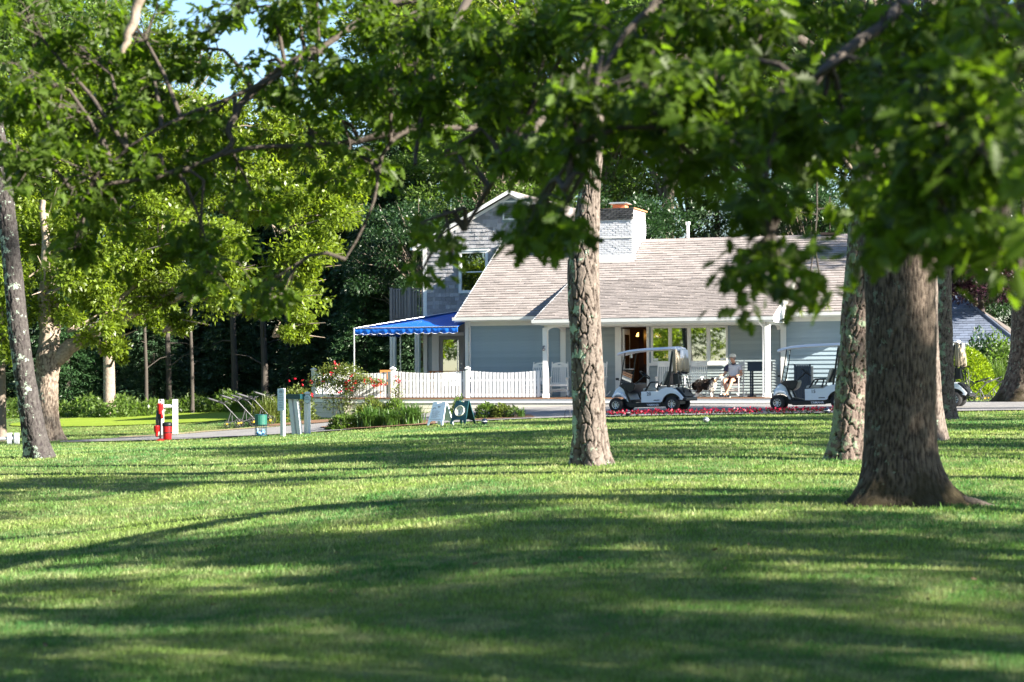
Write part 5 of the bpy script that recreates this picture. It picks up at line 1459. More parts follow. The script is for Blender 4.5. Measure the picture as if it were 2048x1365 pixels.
def bark_trunk(name, pts, rad, m, parent, seg=96, rows=240, kind='pine', depth=.02, flare=.5, fh=.35, seed=1, hi=None):
    """trunk with real furrows; pts world points from the ground up, rad radii; parent holds the base point"""
    P = catmull(pts, rows); Rr = catmull(np.array(rad)[:, None], rows)[:, 0]
    b0 = np.array(parent.location); P = P - b0
    L_ = np.concatenate([[0], np.cumsum(np.linalg.norm(np.diff(P, axis=0), axis=1))])
    th = np.linspace(0, 2 * pi, seg, endpoint=False)
    TH, LL = np.meshgrid(th, L_); RR = Rr[:, None] * (1 + flare * np.exp(-LL / fh) * (1 + .45 * np.sin(3 * TH + seed) + .35 * np.sin(5 * TH + 2 * seed)))
    RR = RR * (1 + .03 * np.sin(2 * TH + LL * .8 + seed) + .02 * np.sin(LL * 3 + TH))
    R0_ = float(np.mean(Rr[:max(2, rows // 3)]))
    if kind == 'pine': cw, chh = .095, .27
    elif kind == 'oak': cw, chh = .027, .30
    else: cw, chh = .04, .14
    nc = max(6, int(2 * pi * R0_ / cw))
    wx = .25 * np.sin(LL * 5 + 3 * TH) * np.sin(TH * 2 + LL * 1.3) + .10 * np.sin(LL * 31 + 9 * TH + 2 * np.sin(LL * 6)); wy = .35 * np.sin(TH * 5 + LL * 1.7 + 2 * np.sin(TH * 3)) + .06 * np.sin(TH * 17 + LL * 9)
    g, cid = voro(TH / (2 * pi) * nc + wx, LL / chh + wy, nc, seed)
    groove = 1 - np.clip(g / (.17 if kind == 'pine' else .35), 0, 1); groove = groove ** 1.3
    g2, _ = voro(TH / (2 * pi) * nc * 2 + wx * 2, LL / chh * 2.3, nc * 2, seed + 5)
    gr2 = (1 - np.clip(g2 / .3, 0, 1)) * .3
    RR = RR - depth * groove - depth * .4 * gr2 + depth * .5 * (cid - .5)
    T = np.gradient(P, axis=0); T /= np.linalg.norm(T, axis=1)[:, None]
    X = np.cross(T, [0, 1, 0]); X /= np.linalg.norm(X, axis=1)[:, None]; Y = np.cross(T, X)
    V = P[:, None] + RR[..., None] * (np.cos(TH)[..., None] * X[:, None] + np.sin(TH)[..., None] * Y[:, None])
    V[0, :, 2] -= .15
    idx = np.arange(rows * seg).reshape(rows, seg); nxt = np.roll(idx, -1, 1)
    F = np.stack([idx[:-1], nxt[:-1], nxt[1:], idx[1:]], -1).reshape(-1, 4)
    me = np_mesh(name, V.reshape(-1, 3), F, m, smooth=True)
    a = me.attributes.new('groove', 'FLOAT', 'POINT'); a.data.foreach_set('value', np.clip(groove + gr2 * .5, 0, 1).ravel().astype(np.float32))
    me.flip_normals() if me.polygons[seg * 5].normal.dot(Vector(V[5, 0] - P[5])) < 0 else None
    return link(name, me, parent)

# ================================================================== leaves and crowns
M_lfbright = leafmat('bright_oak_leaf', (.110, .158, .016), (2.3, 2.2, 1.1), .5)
M_lfmid = leafmat('mid_green_leaf', (.075, .120, .026), (2.1, 2.3, 1.2), .45)
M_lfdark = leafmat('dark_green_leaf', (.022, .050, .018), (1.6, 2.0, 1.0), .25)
M_conif = leafmat('conifer_needles', (.034, .068, .030), (1.4, 1.8, 1.0), .15)
M_conif2 = leafmat('young_conifer_needles', (.035, .08, .028), (1.4, 1.8, 1.0), .2)
M_purple = leafmat('purple_leaf', (.035, .012, .022), (1.6, 1.0, 1.2), .3)
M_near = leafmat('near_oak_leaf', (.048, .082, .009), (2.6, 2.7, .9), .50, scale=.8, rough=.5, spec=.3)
M_shrub = leafmat('clipped_shrub_leaf', (.17, .24, .014), (1.9, 1.9, .9), .38)
M_rose = leafmat('rose_leaf', (.10, .13, .03), (1.9, 1.9, 1), .4)
M_petal = mat('red_petal', (.55, .015, .04), rough=.5, isl=.4, trans=((1.5, 1.2, 1.2), .3))
M_petal2 = mat('magenta_red_petal', (.28, .006, .035), rough=.5, isl=.5, trans=((1.4, 1.2, 1.2), .25))

def clumps(n, rad, seed, lo=.35, shape=(1, 1, .8)):
    r = np.random.default_rng(seed); d = unit(r.normal(size=(n, 3))); d[:, 2] = np.where(d[:, 2] < -.55, -d[:, 2], d[:, 2])
    return d * (lo + (1 - lo) * r.random(n)[:, None] ** .6) * rad * np.array(shape)
def crown_mesh(name, m, nclump, rad, nleaf, size, seed, cr=(.8, 1.3), shape=(1, 1, .8), tmpl=LEAF_DIAMOND, lo=.35, droop=-.15):
    r = np.random.default_rng(seed); C = clumps(nclump, rad, seed, lo, shape); k = nleaf // nclump
    d = unit(r.normal(size=(nclump, k, 3)).reshape(-1, 3)); cr_ = r.uniform(*cr, size=nclump)
    q = (r.random(nclump * k) ** .45)[:, None] * np.repeat(cr_, k)[:, None] * np.array([1, 1, .62])
    P = np.repeat(C, k, 0) + d * q
    D = d * .8 + unit(P) * .4 + r.normal(size=P.shape) * .5; D[:, 2] += droop
    V, F = leaves(P, D, size * (.65 + .7 * r.random(len(P))), tmpl)
    return np_mesh(name, V, F, m), C
def limbs_mesh(C, base_r, h0, m, top=0, seed=0, name='limbs', nl=14):
    """limbs from a trunk of which the top stands at the crown's centre"""
    r = np.random.default_rng(seed); b = MB(); sel = r.choice(len(C), min(nl, len(C)), replace=False)
    for i in sel:
        c = C[i]; z0 = h0 + (min(c[2], 0) - h0) * r.uniform(.2, .8); a = Vector((0, 0, z0)); e = Vector(c); mid = a.lerp(e, .5) + Vector(r.normal(size=3) * .25) + Vector((0, 0, .3))
        rr = base_r * r.uniform(.3, .5); b.tube([a, a.lerp(mid, .5) + Vector((0, 0, .1)), mid, e], [rr, rr * .75, rr * .5, rr * .15], 6)
        for _ in range(3):
            e2 = e + Vector(r.normal(size=3) * .9); b.tube([mid, mid.lerp(e2, .6) + Vector(r.normal(size=3) * .15), e2], [rr * .4, rr * .25, rr * .06], 5)
    return b
CROWNS = {}
for nm, m, n, lf, sz, sd in (('sparse0', M_lfmid, 44, 8000, .26, 8), ('sparse1', M_lfmid, 36, 7000, .26, 9), ('bright0', M_lfbright, 70, 34000, .17, 1), ('bright1', M_lfbright, 60, 30000, .17, 2), ('mid0', M_lfmid, 75, 34000, .18, 3), ('mid1', M_lfmid, 60, 28000, .18, 4), ('dark0', M_lfdark, 80, 34000, .2, 5)):
    me, C = crown_mesh('crown', m, n, 5.0, lf, sz, sd, shape=(1, 1, .95), **(dict(cr=(.45, .95), lo=.2) if nm[0] == 's' else {})); lb = limbs_mesh(C, .26, -5.5, M_bark, seed=sd, nl=22)
    CROWNS[nm] = (me, lb.mesh('limb', M_bark))
def trunk_simple(m, h, r0, r1, seed, name='trunk'):
    r = random.Random(seed); b = MB(); n = 7
    pts = [(r.uniform(-.12, .12) * (i > 0), r.uniform(-.12, .12) * (i > 0), h * i / (n - 1)) for i in range(n)]
    rs = [r0 * 1.35] + [r0 + (r1 - r0) * i / (n - 1) for i in range(1, n)]
    b.tube(pts, rs, 12); return b.mesh(name, m)
TR = [trunk_simple(M_bark, 1.0, 1, .5, s) for s in (1, 2)]; TRd = trunk_simple(M_barkd, 1.0, 1, .5, 3)
_tn = 0
def wood_tree(name, label, x, y, h, cr, key, group, tr=.24, sc=(1, 1, 1), tm=None, zc=None, rz=None):
    """trunk + crown of radius cr reaching up to height h"""
    global _tn; _tn += 1
    z = gz(x, y); t = thing(name, (x, y, z - .05), 0, label, 'tree', group)
    k = cr / 5.0; zc = zc if zc is not None else h - cr * sc[2] * 1.05
    me, lb = CROWNS[key]
    o = link('trunk', tm or TR[_tn % 2], t, None, (0, 0, _tn), (tr, tr, zc + .2))
    a = rz if rz is not None else _tn * 2.4
    c = link('crown', me, t, (0, 0, zc), (0, 0, a), (k * sc[0], k * sc[1], k * sc[2])); c['kind'] = 'stuff'
    l = link('limbs', lb, t, (0, 0, zc), (0, 0, a), (k * sc[0], k * sc[1], k * sc[2]))
    return t

# conifers of the dark wood edge
def conifer_mesh(m, h, rad, n, seed, name='crown'):
    r = np.random.default_rng(seed); nb = 170; Ps = []; Ds = []; b = MB()
    for i in range(nb):
        f = (i + .5) / nb; z = h * (.08 + .92 * f); L_ = rad * (1 - f) ** .8 * r.uniform(.65, 1.15) + .25; a = i * 2.399 + r.uniform(-.3, .3)
        d = np.array([cos(a), sin(a), -.12]); q = n // nb
        s = r.random(q) ** .7; lat = r.normal(size=q) * .16 * L_ * (1.1 - s * .5)
        P = np.outer(s * L_, d) + np.outer(lat, [-sin(a), cos(a), 0]) + np.array([0, 0, z]) + r.normal(size=(q, 3)) * [.05, .05, .12]
        P[:, 2] -= .25 * s ** 2 * L_ * .5
        Ps.append(P); Ds.append(np.tile(d, (q, 1)) + r.normal(size=(q, 3)) * .5 + np.array([0, 0, -.35]))
    P = np.concatenate(Ps); D = np.concatenate(Ds)
    V, F = leaves(P, D, .26 * (.6 + .8 * r.random(len(P))), (np.array([(0, 0, 0), (.4, -.16, .03), (1, 0, 0), (.4, .16, .03)]), np.array([(0, 1, 2, 3)])))
    return np_mesh(name, V, F, m)
CON = [conifer_mesh(M_conif, 15, 3.6, 26000, 11), conifer_mesh(M_conif, 15, 3.2, 24000, 12), conifer_mesh(M_conif2, 15, 4.0, 26000, 13)]
def conifer(label, x, y, h, k, group, w=1.0, trr=.2, z0=0):
    global _tn; _tn += 1
    t = thing('conifer', (x, y, gz(x, y) - .05), 0, label, 'tree', group)
    link('trunk', TRd, t, None, (0, 0, _tn), (trr, trr, h * .9))
    c = link('crown', CON[k], t, (0, 0, z0), (0, 0, _tn * 1.7), (w, w, (h - z0) / 15)); c['kind'] = 'stuff'

# ---- near trunks
def near_tree(name, label, pts, rad, m, kind, cat='tree', group=None, **kw):
    t = thing(name, tuple(pts[0]), 0, label, cat, group)
    bark_trunk('trunk', pts, rad, m, t, kind=kind, **kw)
    return t
def up(px, py, d, extra=()):
    pass
def ground_pt(px, d):
    x = (px - 1024) / FPX * d; return Vector((x, d, gz(x, d) - .03))
# central pine
d = 28.5; pts = [ground_pt(1181, d), at(1177, 800, d), at(1170, 640, d), at(1168, 520, d), at(1179, 380, d), at(1190, 250, d), at(1200, -100, d), at(1200, -900, d)]
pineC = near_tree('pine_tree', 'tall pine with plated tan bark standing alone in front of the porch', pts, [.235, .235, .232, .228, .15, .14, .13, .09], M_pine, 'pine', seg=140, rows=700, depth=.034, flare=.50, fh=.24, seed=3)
# pine with lichen next to the big oak
d = 28.2; pts = [ground_pt(1697, d), at(1706, 780, d), at(1713, 660, d), at(1721, 520, d), at(1728, 350, d), at(1735, 100, d), at(1740, -800, d)]
pine2 = near_tree('pine_tree', 'pine trunk crusted with pale lichen directly left of the big oak', pts, [.245, .235, .22, .20, .18, .16, .10], M_pine2, 'pine', seg=110, rows=520, depth=.036, flare=.35, fh=.3, seed=7)
d = 33; pts = [ground_pt(1868, d), at(1859, 700, d), at(1858, 500, d), at(1858, 200, d), at(1860, -600, d)]
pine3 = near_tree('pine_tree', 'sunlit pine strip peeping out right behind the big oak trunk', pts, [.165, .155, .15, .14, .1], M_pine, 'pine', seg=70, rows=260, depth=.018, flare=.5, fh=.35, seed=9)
d = 46; pts = [ground_pt(1891, d), at(1889, 720, d), at(1886, 560, d), at(1884, 300, d), at(1880, -500, d)]
pine4 = near_tree('pine_tree', 'slender pine trunk hiding part of the third golf cart', pts, [.215, .20, .19, .17, .1], M_pine2, 'pine', seg=70, rows=300, depth=.022, flare=.3, fh=.3, seed=12)
d = 38.5; pts = [ground_pt(77, d), at(62, 830, d), at(47, 740, d), at(33, 620, d), at(18, 470, d), at(2, 330, d), at(-30, 100, d), at(-120, -600, d)]
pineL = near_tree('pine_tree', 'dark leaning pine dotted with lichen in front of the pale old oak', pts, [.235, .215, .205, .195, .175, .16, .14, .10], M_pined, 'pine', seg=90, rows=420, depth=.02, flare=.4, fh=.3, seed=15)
d = 58; pts = [ground_pt(2062, d), at(2061, 740, d), at(2062, 600, d), at(2066, 450, d), at(2074, 350, d)]
oakR = near_tree('oak_tree', 'thick grey oak trunk at the right edge beside the shrubs', pts, [.60, .57, .54, .46, .28], M_oak, 'oak', seg=80, rows=260, depth=.02, flare=.75, fh=.5, seed=21)
# pale forked oak on the far side of the path
d = 60; pts = [ground_pt(97, d), at(95, 820, d), at(95, 760, d), at(98, 715, d), at(102, 690, d)]
oakL = near_tree('oak_tree', 'broad sunlit old oak with forked pale trunk behind the leaning pine', pts, [.30, .30, .31, .37, .30], M_oakl, 'oak', seg=80, rows=160, depth=.02, flare=.75, fh=.45, seed=25)
def limb(parent, pts, rad, m, name='limb', seg=10):
    b = MB(); P = catmull([tuple(p) for p in pts], len(pts) * 4); Rr = catmull(np.array(rad)[:, None], len(pts) * 4)[:, 0]
    o = np.array(parent.location)
    P = P + np.stack([.03 * np.sin(np.arange(len(P)) * 1.7), .03 * np.cos(np.arange(len(P)) * 2.3), .02 * np.sin(np.arange(len(P)) * 2.9)], 1) * (Rr[:, None] / .1).clip(0, 1)
    b.tube([tuple(p - o) for p in P], list(np.maximum(Rr, .004)), seg); return b.build(name, m, parent)
limb(oakL, [at(98, 725, d), at(120, 712, d), at(160, 680, d), at(215, 650, d), at(270, 626, d), at(330, 590, d), at(400, 540, d)], [.26, .26, .20, .16, .14, .10, .06], M_oakl)
limb(oakL, [at(98, 715, d), at(93, 660, d), at(88, 600, d), at(92, 520, d), at(85, 400, d)], [.30, .22, .17, .14, .08], M_oakl)
limb(oakL, [at(102, 700, d), at(108, 650, d + .4), at(104, 580, d + .8), at(112, 480, d + 1)], [.26, .18, .14, .08], M_oakl)
limb(oakL, [at(200, 655, d), at(240, 600, d), at(300, 540, d), at(330, 430, d)], [.12, .09, .06, .03], M_oakl)
limb(oakL, [at(270, 626, d), at(360, 600, d), at(440, 600, d), at(520, 640, d)], [.08, .06, .04, .02], M_oakl)
# its crown: clumps placed where the boughs carry them
def crown_at(name, parent, blobs, size, m, tmpl=LEAF_DIAMOND, dens=1.0, seed=5):
    r = np.random.default_rng(seed); Ps = []; Ds = []; o = np.array(parent.location)
    for (c, rad, n) in blobs:
        c = np.array(c) - o; rad = np.array(rad); n = int(n * dens); sub = max(3, n // 230)
        sc_ = unit(r.normal(size=(sub, 3))) * (r.random(sub) ** .5)[:, None] * rad
        sr = r.uniform(.25, .62, sub) * rad.mean()
        for s_, q in zip(sc_, sr):
            k = n // sub; dd_ = unit(r.normal(size=(k, 3))); Ps.append(c + s_ + dd_ * (r.random(k) ** .5)[:, None] * q * np.array([1, 1, .75])); Ds.append(dd_ * .7 + r.normal(size=(k, 3)) * .6 + np.array([0, 0, -.2]))
    P = np.concatenate(Ps); D = np.concatenate(Ds)
    V, F = leaves(P, D, size * (.65 + .7 * r.random(len(P))), tmpl)
    ob = link(name, np_mesh(name, V, F, m), parent); ob['kind'] = 'stuff'; return ob
bl = []
for px, py, rx, ry, dd, n in [(40, 560, 75, 90, 60, 2600), (20, 680, 45, 60, 60, 1400), (60, 440, 90, 80, 61, 2600), (170, 560, 90, 50, 59, 2600), (180, 450, 110, 70, 61, 3000), (190, 640, 60, 40, 59, 1200), (240, 690, 45, 30, 60, 900),
                              (300, 520, 100, 55, 60, 3200), (330, 420, 110, 60, 61, 3400), (420, 480, 110, 60, 60, 3600), (450, 570, 110, 45, 59.5, 3200), (560, 600, 100, 45, 60, 3200), (620, 520, 80, 60, 60, 3000), (600, 660, 60, 22, 60, 900),
                              (640, 430, 90, 60, 60.5, 3200), (540, 390, 110, 60, 62, 3400), (680, 350, 60, 50, 61, 1800), (450, 310, 120, 55, 62, 3400), (600, 290, 90, 45, 62, 2400), (300, 320, 120, 60, 62, 3200), (150, 340, 120, 60, 62, 3000),
                              (30, 320, 90, 80, 62, 2200), (500, 240, 100, 40, 62, 2200), (350, 230, 110, 40, 62, 2200), (380, 650, 60, 22, 60, 900), (200, 230, 120, 50, 62, 2400), (530, 190, 60, 26, 63, 900), (60, 200, 120, 60, 62, 2400),
                              (130, 720, 18, 10, 59, 0), (300, 600, 60, 25, 60, 900)]:
    if n: p = at(px, py, dd); s_ = dd / FPX; bl.append((tuple(p), (rx * s_, (rx + ry) * .6 * s_, ry * s_), n * 1.25))
crown_at('crown', oakL, bl, .155, M_lfbright, dens=1.15)
tb = MB(); r = random.Random(4)
for (c, rad, n) in bl:
    for _ in range(5):
        c_ = Vector(c) - oakL.location; e = c_ + Vector((r.uniform(-1, 1) * rad[0], r.uniform(-1, 1) * rad[1], r.uniform(-1, 1) * rad[2])); s_ = c_ + Vector((-.9 * rad[0], 0, -.6 * rad[2]))
        mid = s_.lerp(e, .5) + Vector((r.uniform(-.2, .2), 0, r.uniform(0, .3))); tb.tube([s_, mid, e], [.045, .03, .008], 5)
o = tb.build('branches', M_oakl, oakL); o['kind'] = 'stuff'

# ================================================================== the big oak whose boughs fill the top of the picture
d = 20.6
pts = [ground_pt(1801, d), at(1801, 930, d), at(1801, 850, d), at(1801, 700, d), at(1800, 560, d), at(1798, 470, d), at(1800, 400, d)]
oak = near_tree('oak_tree', 'massive shaded oak in the lawn whose boughs hang across the view', pts, [.395, .375, .362, .352, .352, .40, .33], M_oak, 'oak', seg=180, rows=420, depth=.014, flare=.62, fh=.22, seed=31)
M_limb = mat('grey_brown_limb_bark', (.055, .044, .036), rough=.9, var=.35, scale=9, bump=.7, bscale=40)
# surface roots
for a, L_ in ((-.35, .8), (.4, .6), (-2.7, .5), (-1.6, .3), (.05, .75)):
    p0 = pts[0]; P = []
    for q in range(5):
        x = p0.x + cos(a) * (.25 + L_ * q / 4); y = p0.y + sin(a) * (.25 + L_ * q / 4) * .9 + .08 * sin(q * 2 + a); P.append((x, y, gz(x, y) + [.16, .07, .03, .0, -.06][q]))
    limb(oak, P, [.12, .075, .05, .035, .02], M_limb, 'root')
LB = {}
M_limb = mat('grey_brown_limb_bark', (.055, .044, .036), rough=.9, var=.35, scale=9, bump=.7, bscale=40)
def L(key, spec, r0, r1):
    pts = [at(px, py, dd) for px, py, dd in spec]; n = len(pts); rad = [r0 + (r1 - r0) * (i / (n - 1)) ** .38 for i in range(n)]
    LB[key] = (pts, rad); limb(oak, pts, rad, M_limb, 'limb', 12)
L('A', [(1795, 470, 20.6), (1752, 330, 20), (1690, 170, 18.8), (1560, 60, 17.6), (1350, 45, 16.6), (1180, 120, 16), (1050, 222, 15.6), (940, 256, 15.3), (840, 254, 15.1), (770, 300, 15), (742, 420, 15), (690, 520, 15)], .11, .008)
L('B', [(1690, 170, 18.8), (1400, -60, 17.5), (1000, -90, 16.5), (760, 20, 15.8), (640, 98, 15.5), (560, 150, 15.3), (470, 192, 15.2), (340, 246, 15), (230, 320, 15), (150, 440, 15)], .065, .008)
L('C', [(640, 98, 15.5), (520, 170, 15.4), (460, 250, 15.2), (455, 300, 15.1), (330, 350, 15), (200, 370, 15)], .05, .015)
L('D', [(1805, 470, 20.6), (1850, 300, 19.5), (1900, 100, 16), (1880, -60, 12.5), (1800, 20, 10.5), (1640, 150, 9.6), (1540, 300, 9.3), (1540, 460, 9.2)], .13, .010)
L('E', [(1900, 100, 16), (2000, -40, 12), (2080, 100, 9), (2010, 260, 7.8), (1940, 380, 7.4)], .07, .010)
L('F', [(1880, -60, 12.5), (1560, -80, 11.5), (1300, 20, 10.6), (1180, 200, 10.2), (1130, 380, 10)], .05, .009)
L('G', [(840, 254, 15.1), (700, 285, 15.2), (600, 292, 15.2), (480, 300, 15.1), (330, 350, 15.1)], .035, .014)
L('H', [(1000, -90, 16.5), (900, 60, 15), (850, 200, 14), (830, 330, 13.5)], .05, .014)
L('I', [(1180, 120, 16), (1010, 330, 13), (930, 460, 12.6)], .05, .012)
L('J', [(1850, 300, 19.5), (1960, 200, 18), (2080, 100, 17), (2200, 50, 16)], .12, .03)
limb(oak, [at(286, -20, 12), at(262, 55, 12), at(245, 105, 12)], [.03, .028, .015], M_oakl, 'dead_twig', 8)
allL = [(p, rr) for pts, rad in LB.values() for p, rr in zip(catmull([tuple(p) for p in pts], len(pts) * 3), np.interp(np.linspace(0, len(rad) - 1, len(pts) * 3), range(len(rad)), rad))]
LP = np.array([p for p, _ in allL])
# (px, py, rx, ry, distance, sprays)
CL = [(40, 60, 90, 70, 15.5, 15), (60, 200, 90, 80, 15, 22), (40, 330, 70, 50, 14.6, 13), (150, 120, 90, 70, 16, 17), (170, 260, 90, 70, 15.3, 25), (190, 400, 75, 80, 15, 28), (150, 500, 50, 35, 15, 9), (270, 90, 80, 80, 15.5, 15),
      (300, 220, 80, 70, 15.6, 20), (300, 350, 70, 50, 15.2, 14), (400, 130, 60, 70, 16, 9), (420, 270, 80, 60, 15.6, 16), (400, 350, 60, 50, 15.4, 12), (470, 30, 90, 40, 15.5, 8), (560, 60, 70, 60, 15.8, 12), (620, 30, 80, 40, 15.2, 10),
      (560, 190, 70, 40, 15.8, 10), (430, 560, 60, 50, 15.1, 11), (400, 480, 55, 40, 15.1, 8), (540, 600, 38, 38, 15, 7), (640, 180, 70, 70, 15.2, 16), (620, 330, 60, 50, 15.3, 7), (500, 400, 60, 50, 15.4, 6), (740, 60, 80, 70, 14.8, 20),
      (740, 200, 80, 70, 14.8, 20), (860, 80, 90, 80, 14.2, 26), (860, 210, 90, 60, 14, 20), (960, 110, 90, 90, 13.5, 26), (1000, 230, 90, 60, 13.2, 22), (850, 460, 32, 36, 12.6, 4), (905, 515, 24, 36, 12.6, 4), (840, 560, 14, 22, 12.6, 2), (760, 350, 40, 30, 15, 4),
      (930, 350, 50, 26, 12.6, 3), (1060, 320, 70, 50, 12, 12), (1095, 420, 60, 50, 10.4, 9), (1105, 480, 42, 40, 10.2, 6), (1045, 470, 30, 45, 10.6, 4), (1080, 90, 90, 80, 13, 22), (1180, 60, 80, 60, 12.5, 16), (1160, 220, 80, 80, 10.6, 18), (1160, 320, 50, 45, 10.5, 9),
      (1290, 120, 90, 80, 10.8, 16), (1320, 240, 90, 60, 10, 16), (1390, 340, 50, 40, 10, 8), (1400, 60, 90, 60, 11, 14), (1430, 200, 90, 80, 9.8, 13), (1440, 320, 60, 40, 9.5, 6), (1510, 420, 50, 55, 9.3, 8), (1545, 515, 42, 50, 9.2, 7), (1570, 590, 38, 30, 9.2, 5), (1490, 560, 30, 40, 9.2, 4),
      (1520, 90, 90, 70, 11, 14), (1560, 250, 80, 80, 9.6, 16), (1640, 60, 90, 60, 12, 14), (1640, 180, 80, 70, 11, 14), (1620, 330, 60, 60, 10, 9), (1720, 90, 90, 80, 13, 14), (1730, 260, 80, 60, 12, 10), (1740, 400, 50, 60, 10, 6),
      (1800, 180, 90, 80, 9, 14), (1820, 320, 90, 70, 8.4, 15), (1790, 430, 80, 50, 8.2, 11), (1860, 80, 90, 70, 10, 14), (1900, 220, 90, 80, 8, 16), (1900, 360, 90, 70, 7.6, 15), (1880, 470, 90, 40, 7.6, 11), (1990, 90, 90, 80, 8.5, 14), (2000, 240, 90, 80, 7.5, 15), (2000, 380, 80, 70, 7.2, 13),
      (1990, 480, 60, 35, 7.2, 7), (2040, 540, 22, 25, 7.0, 3), (1760, 500, 60, 20, 8.2, 4), (1960, 20, 90, 40, 10, 10), (890, 320, 70, 34, 13, 6), (700, 300, 60, 30, 15, 5)]
r = random.Random(8); rr_ = np.random.default_rng(88)
Ps = []; Ds = []; Sz = []; tw = MB()
for (px, py, rx, ry, dd, ns) in CL:
    c = at(px, py, dd); sc_ = dd / FPX; j = int(((LP - np.array(c)) ** 2).sum(1).argmin()); s0 = Vector(LP[j])
    top = c + Vector((0, 0, ry * sc_ * .5))
    mid = s0.lerp(top, .55) + Vector((r.uniform(-.15, .15), r.uniform(-.15, .15), .10 + r.uniform(0, .12)))
    tw.tube([s0, s0.lerp(mid, .5) + Vector((0, 0, .04)), mid, top, c], [.020, .016, .013, .009, .005], 6)
    for _ in range(int(ns * (1.5 if py < 260 else 1.05))):
        ang = r.uniform(0, 2 * pi); q = min(1.6, abs(r.gauss(0, .75)))
        e = c + Vector((cos(ang) * q * rx * sc_, r.uniform(-.75, .75), sin(ang) * q * ry * sc_))
        st = mid.lerp(top, r.random()) if r.random() < .6 else top.lerp(c, r.random())
        m2 = st.lerp(e, .6) + Vector((r.uniform(-.05, .05), 0, r.uniform(.02, .10))); tw.tube([st, m2, e], [.006, .004, .002], 4, caps=False)
        k = r.randint(12, 19); td = (e - m2).normalized()
        for i in range(k):
            f = (i / k) ** .7; p = m2.lerp(e, .35 + .65 * f) if f < 1 else e
            dv = Vector((r.gauss(0, 1), r.gauss(0, 1), r.gauss(0, .7))).normalized() * .9 + td * .5 + Vector((0, 0, -.35 * r.random() - .1))
            Ps.append(p + Vector((r.gauss(0, .05), r.gauss(0, .05), r.gauss(0, .04)))); Ds.append(dv); Sz.append(r.uniform(.075, .135))
P = np.array([tuple(p) for p in Ps]); D = np.array([tuple(x) for x in Ds]); Sz = np.array(Sz); o0 = np.array(oak.location)
order = np.argsort(P[:, 1] / Sz); near = order[:300]; far = order[300:]
V, F = leaves(P[far] - o0, D[far], Sz[far], LEAF_OAK, up=rr_.normal(size=(len(far), 3)) * .85 + np.array([0, 0, 1.0]))
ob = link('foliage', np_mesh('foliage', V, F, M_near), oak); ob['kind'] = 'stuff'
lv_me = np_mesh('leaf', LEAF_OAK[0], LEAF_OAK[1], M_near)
for i in near:
    x = Vector(D[i]).normalized(); u_ = (Vector((r.gauss(0, .5), r.gauss(0, .5), 1))); s_ = x.cross(u_).normalized(); n_ = s_.cross(x)
    M_ = Matrix(((x.x, s_.x, n_.x), (x.y, s_.y, n_.y), (x.z, s_.z, n_.z)))
    lf = link('leaf', lv_me, oak, P[i] - o0, M_.to_euler(), (Sz[i],) * 3)
tw.v = [(x - o0[0], y - o0[1], z - o0[2]) for x, y, z in tw.v]
ob = tw.build('twigs', M_limb, oak); ob['kind'] = 'stuff'
# the part of its crown above the picture, which shades the lawn
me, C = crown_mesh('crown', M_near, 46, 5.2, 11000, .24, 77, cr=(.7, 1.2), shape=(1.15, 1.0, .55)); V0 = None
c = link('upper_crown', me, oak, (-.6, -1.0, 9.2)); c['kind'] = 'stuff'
c = link('upper_limbs', limbs_mesh(C, .30, -4.2, M_oak, seed=77, nl=16).mesh('upper_limbs', M_oak), oak, (-.6, -1.0, 9.2))
# crowns of the pines, above the picture
def pine_crown(par, x, y, z, rad, n, seed):
    me, C = crown_mesh('crown', M_conif2, 26, rad, n, .22, seed, cr=(.5, .9), shape=(1, 1, .9), tmpl=(np.array([(0, -.05, 0), (0, .05, 0), (1, 0, 0)]), np.array([(0, 1, 2)])))
    c = link('crown', me, par, Vector((x, y, z)) - par.location); c['kind'] = 'stuff'
for par, px, dd, sd_ in ((pineC, 1200, 28.5, 41), (pine2, 1740, 28.2, 42), (pine3, 1860, 33, 43), (pine4, 1880, 46, 44), (pineL, -120, 36.5, 45)):
    p = at(px, 0, dd); pine_crown(par, p.x, dd, 11.5, 2.6, 9000, sd_)
p = at(2066, 0, 58)
for nm_, me_ in zip(('crown', 'limbs'), CROWNS['sparse1']):
    c = link(nm_, me_, oakR, Vector((22.5, 60, 9.5)) - oakR.location, (0, 0, 1), (.62, .62, .7))
    if nm_ == 'crown': c['kind'] = 'stuff'
# ================================================================== woods
far_l = [(-5.5, 66, 12, 'bright1')]
g1 = 'dark conifers along the wood edge'
cx = [(-31, 100, 13, 1), (-27, 96, 14.5, 0), (-23.5, 98, 15, 2), (-20.5, 95, 13.5, 1), (-17, 97, 15, 0), (-14, 94, 13.2, 1), (-11, 96, 14.6, 0), (-8.2, 93, 13.6, 2), (-5.4, 90, 14.2, 1), (-2.4, 91, 13.8, 0), (.5, 92, 15, 2)]
lbs = ['dark conifer standing at the left end of the wood edge', 'dark conifer behind the gap under the old oak bough', 'dark greener conifer beyond the left lawn', 'dark conifer right of the pale thin trunk', 'tall dark conifer behind the post and rail',
       'dark conifer beyond the putting green', 'tall dark conifer behind the row of push carts', 'dark greener conifer behind the panel sign', 'dark conifer rising behind the rose bush', 'dark conifer behind the awning pole', 'tall conifer behind the grey balcony']
for (x, y, h, k), lb in zip(cx, lbs): conifer(lb, x, y, h, k, g1, w=1.15)
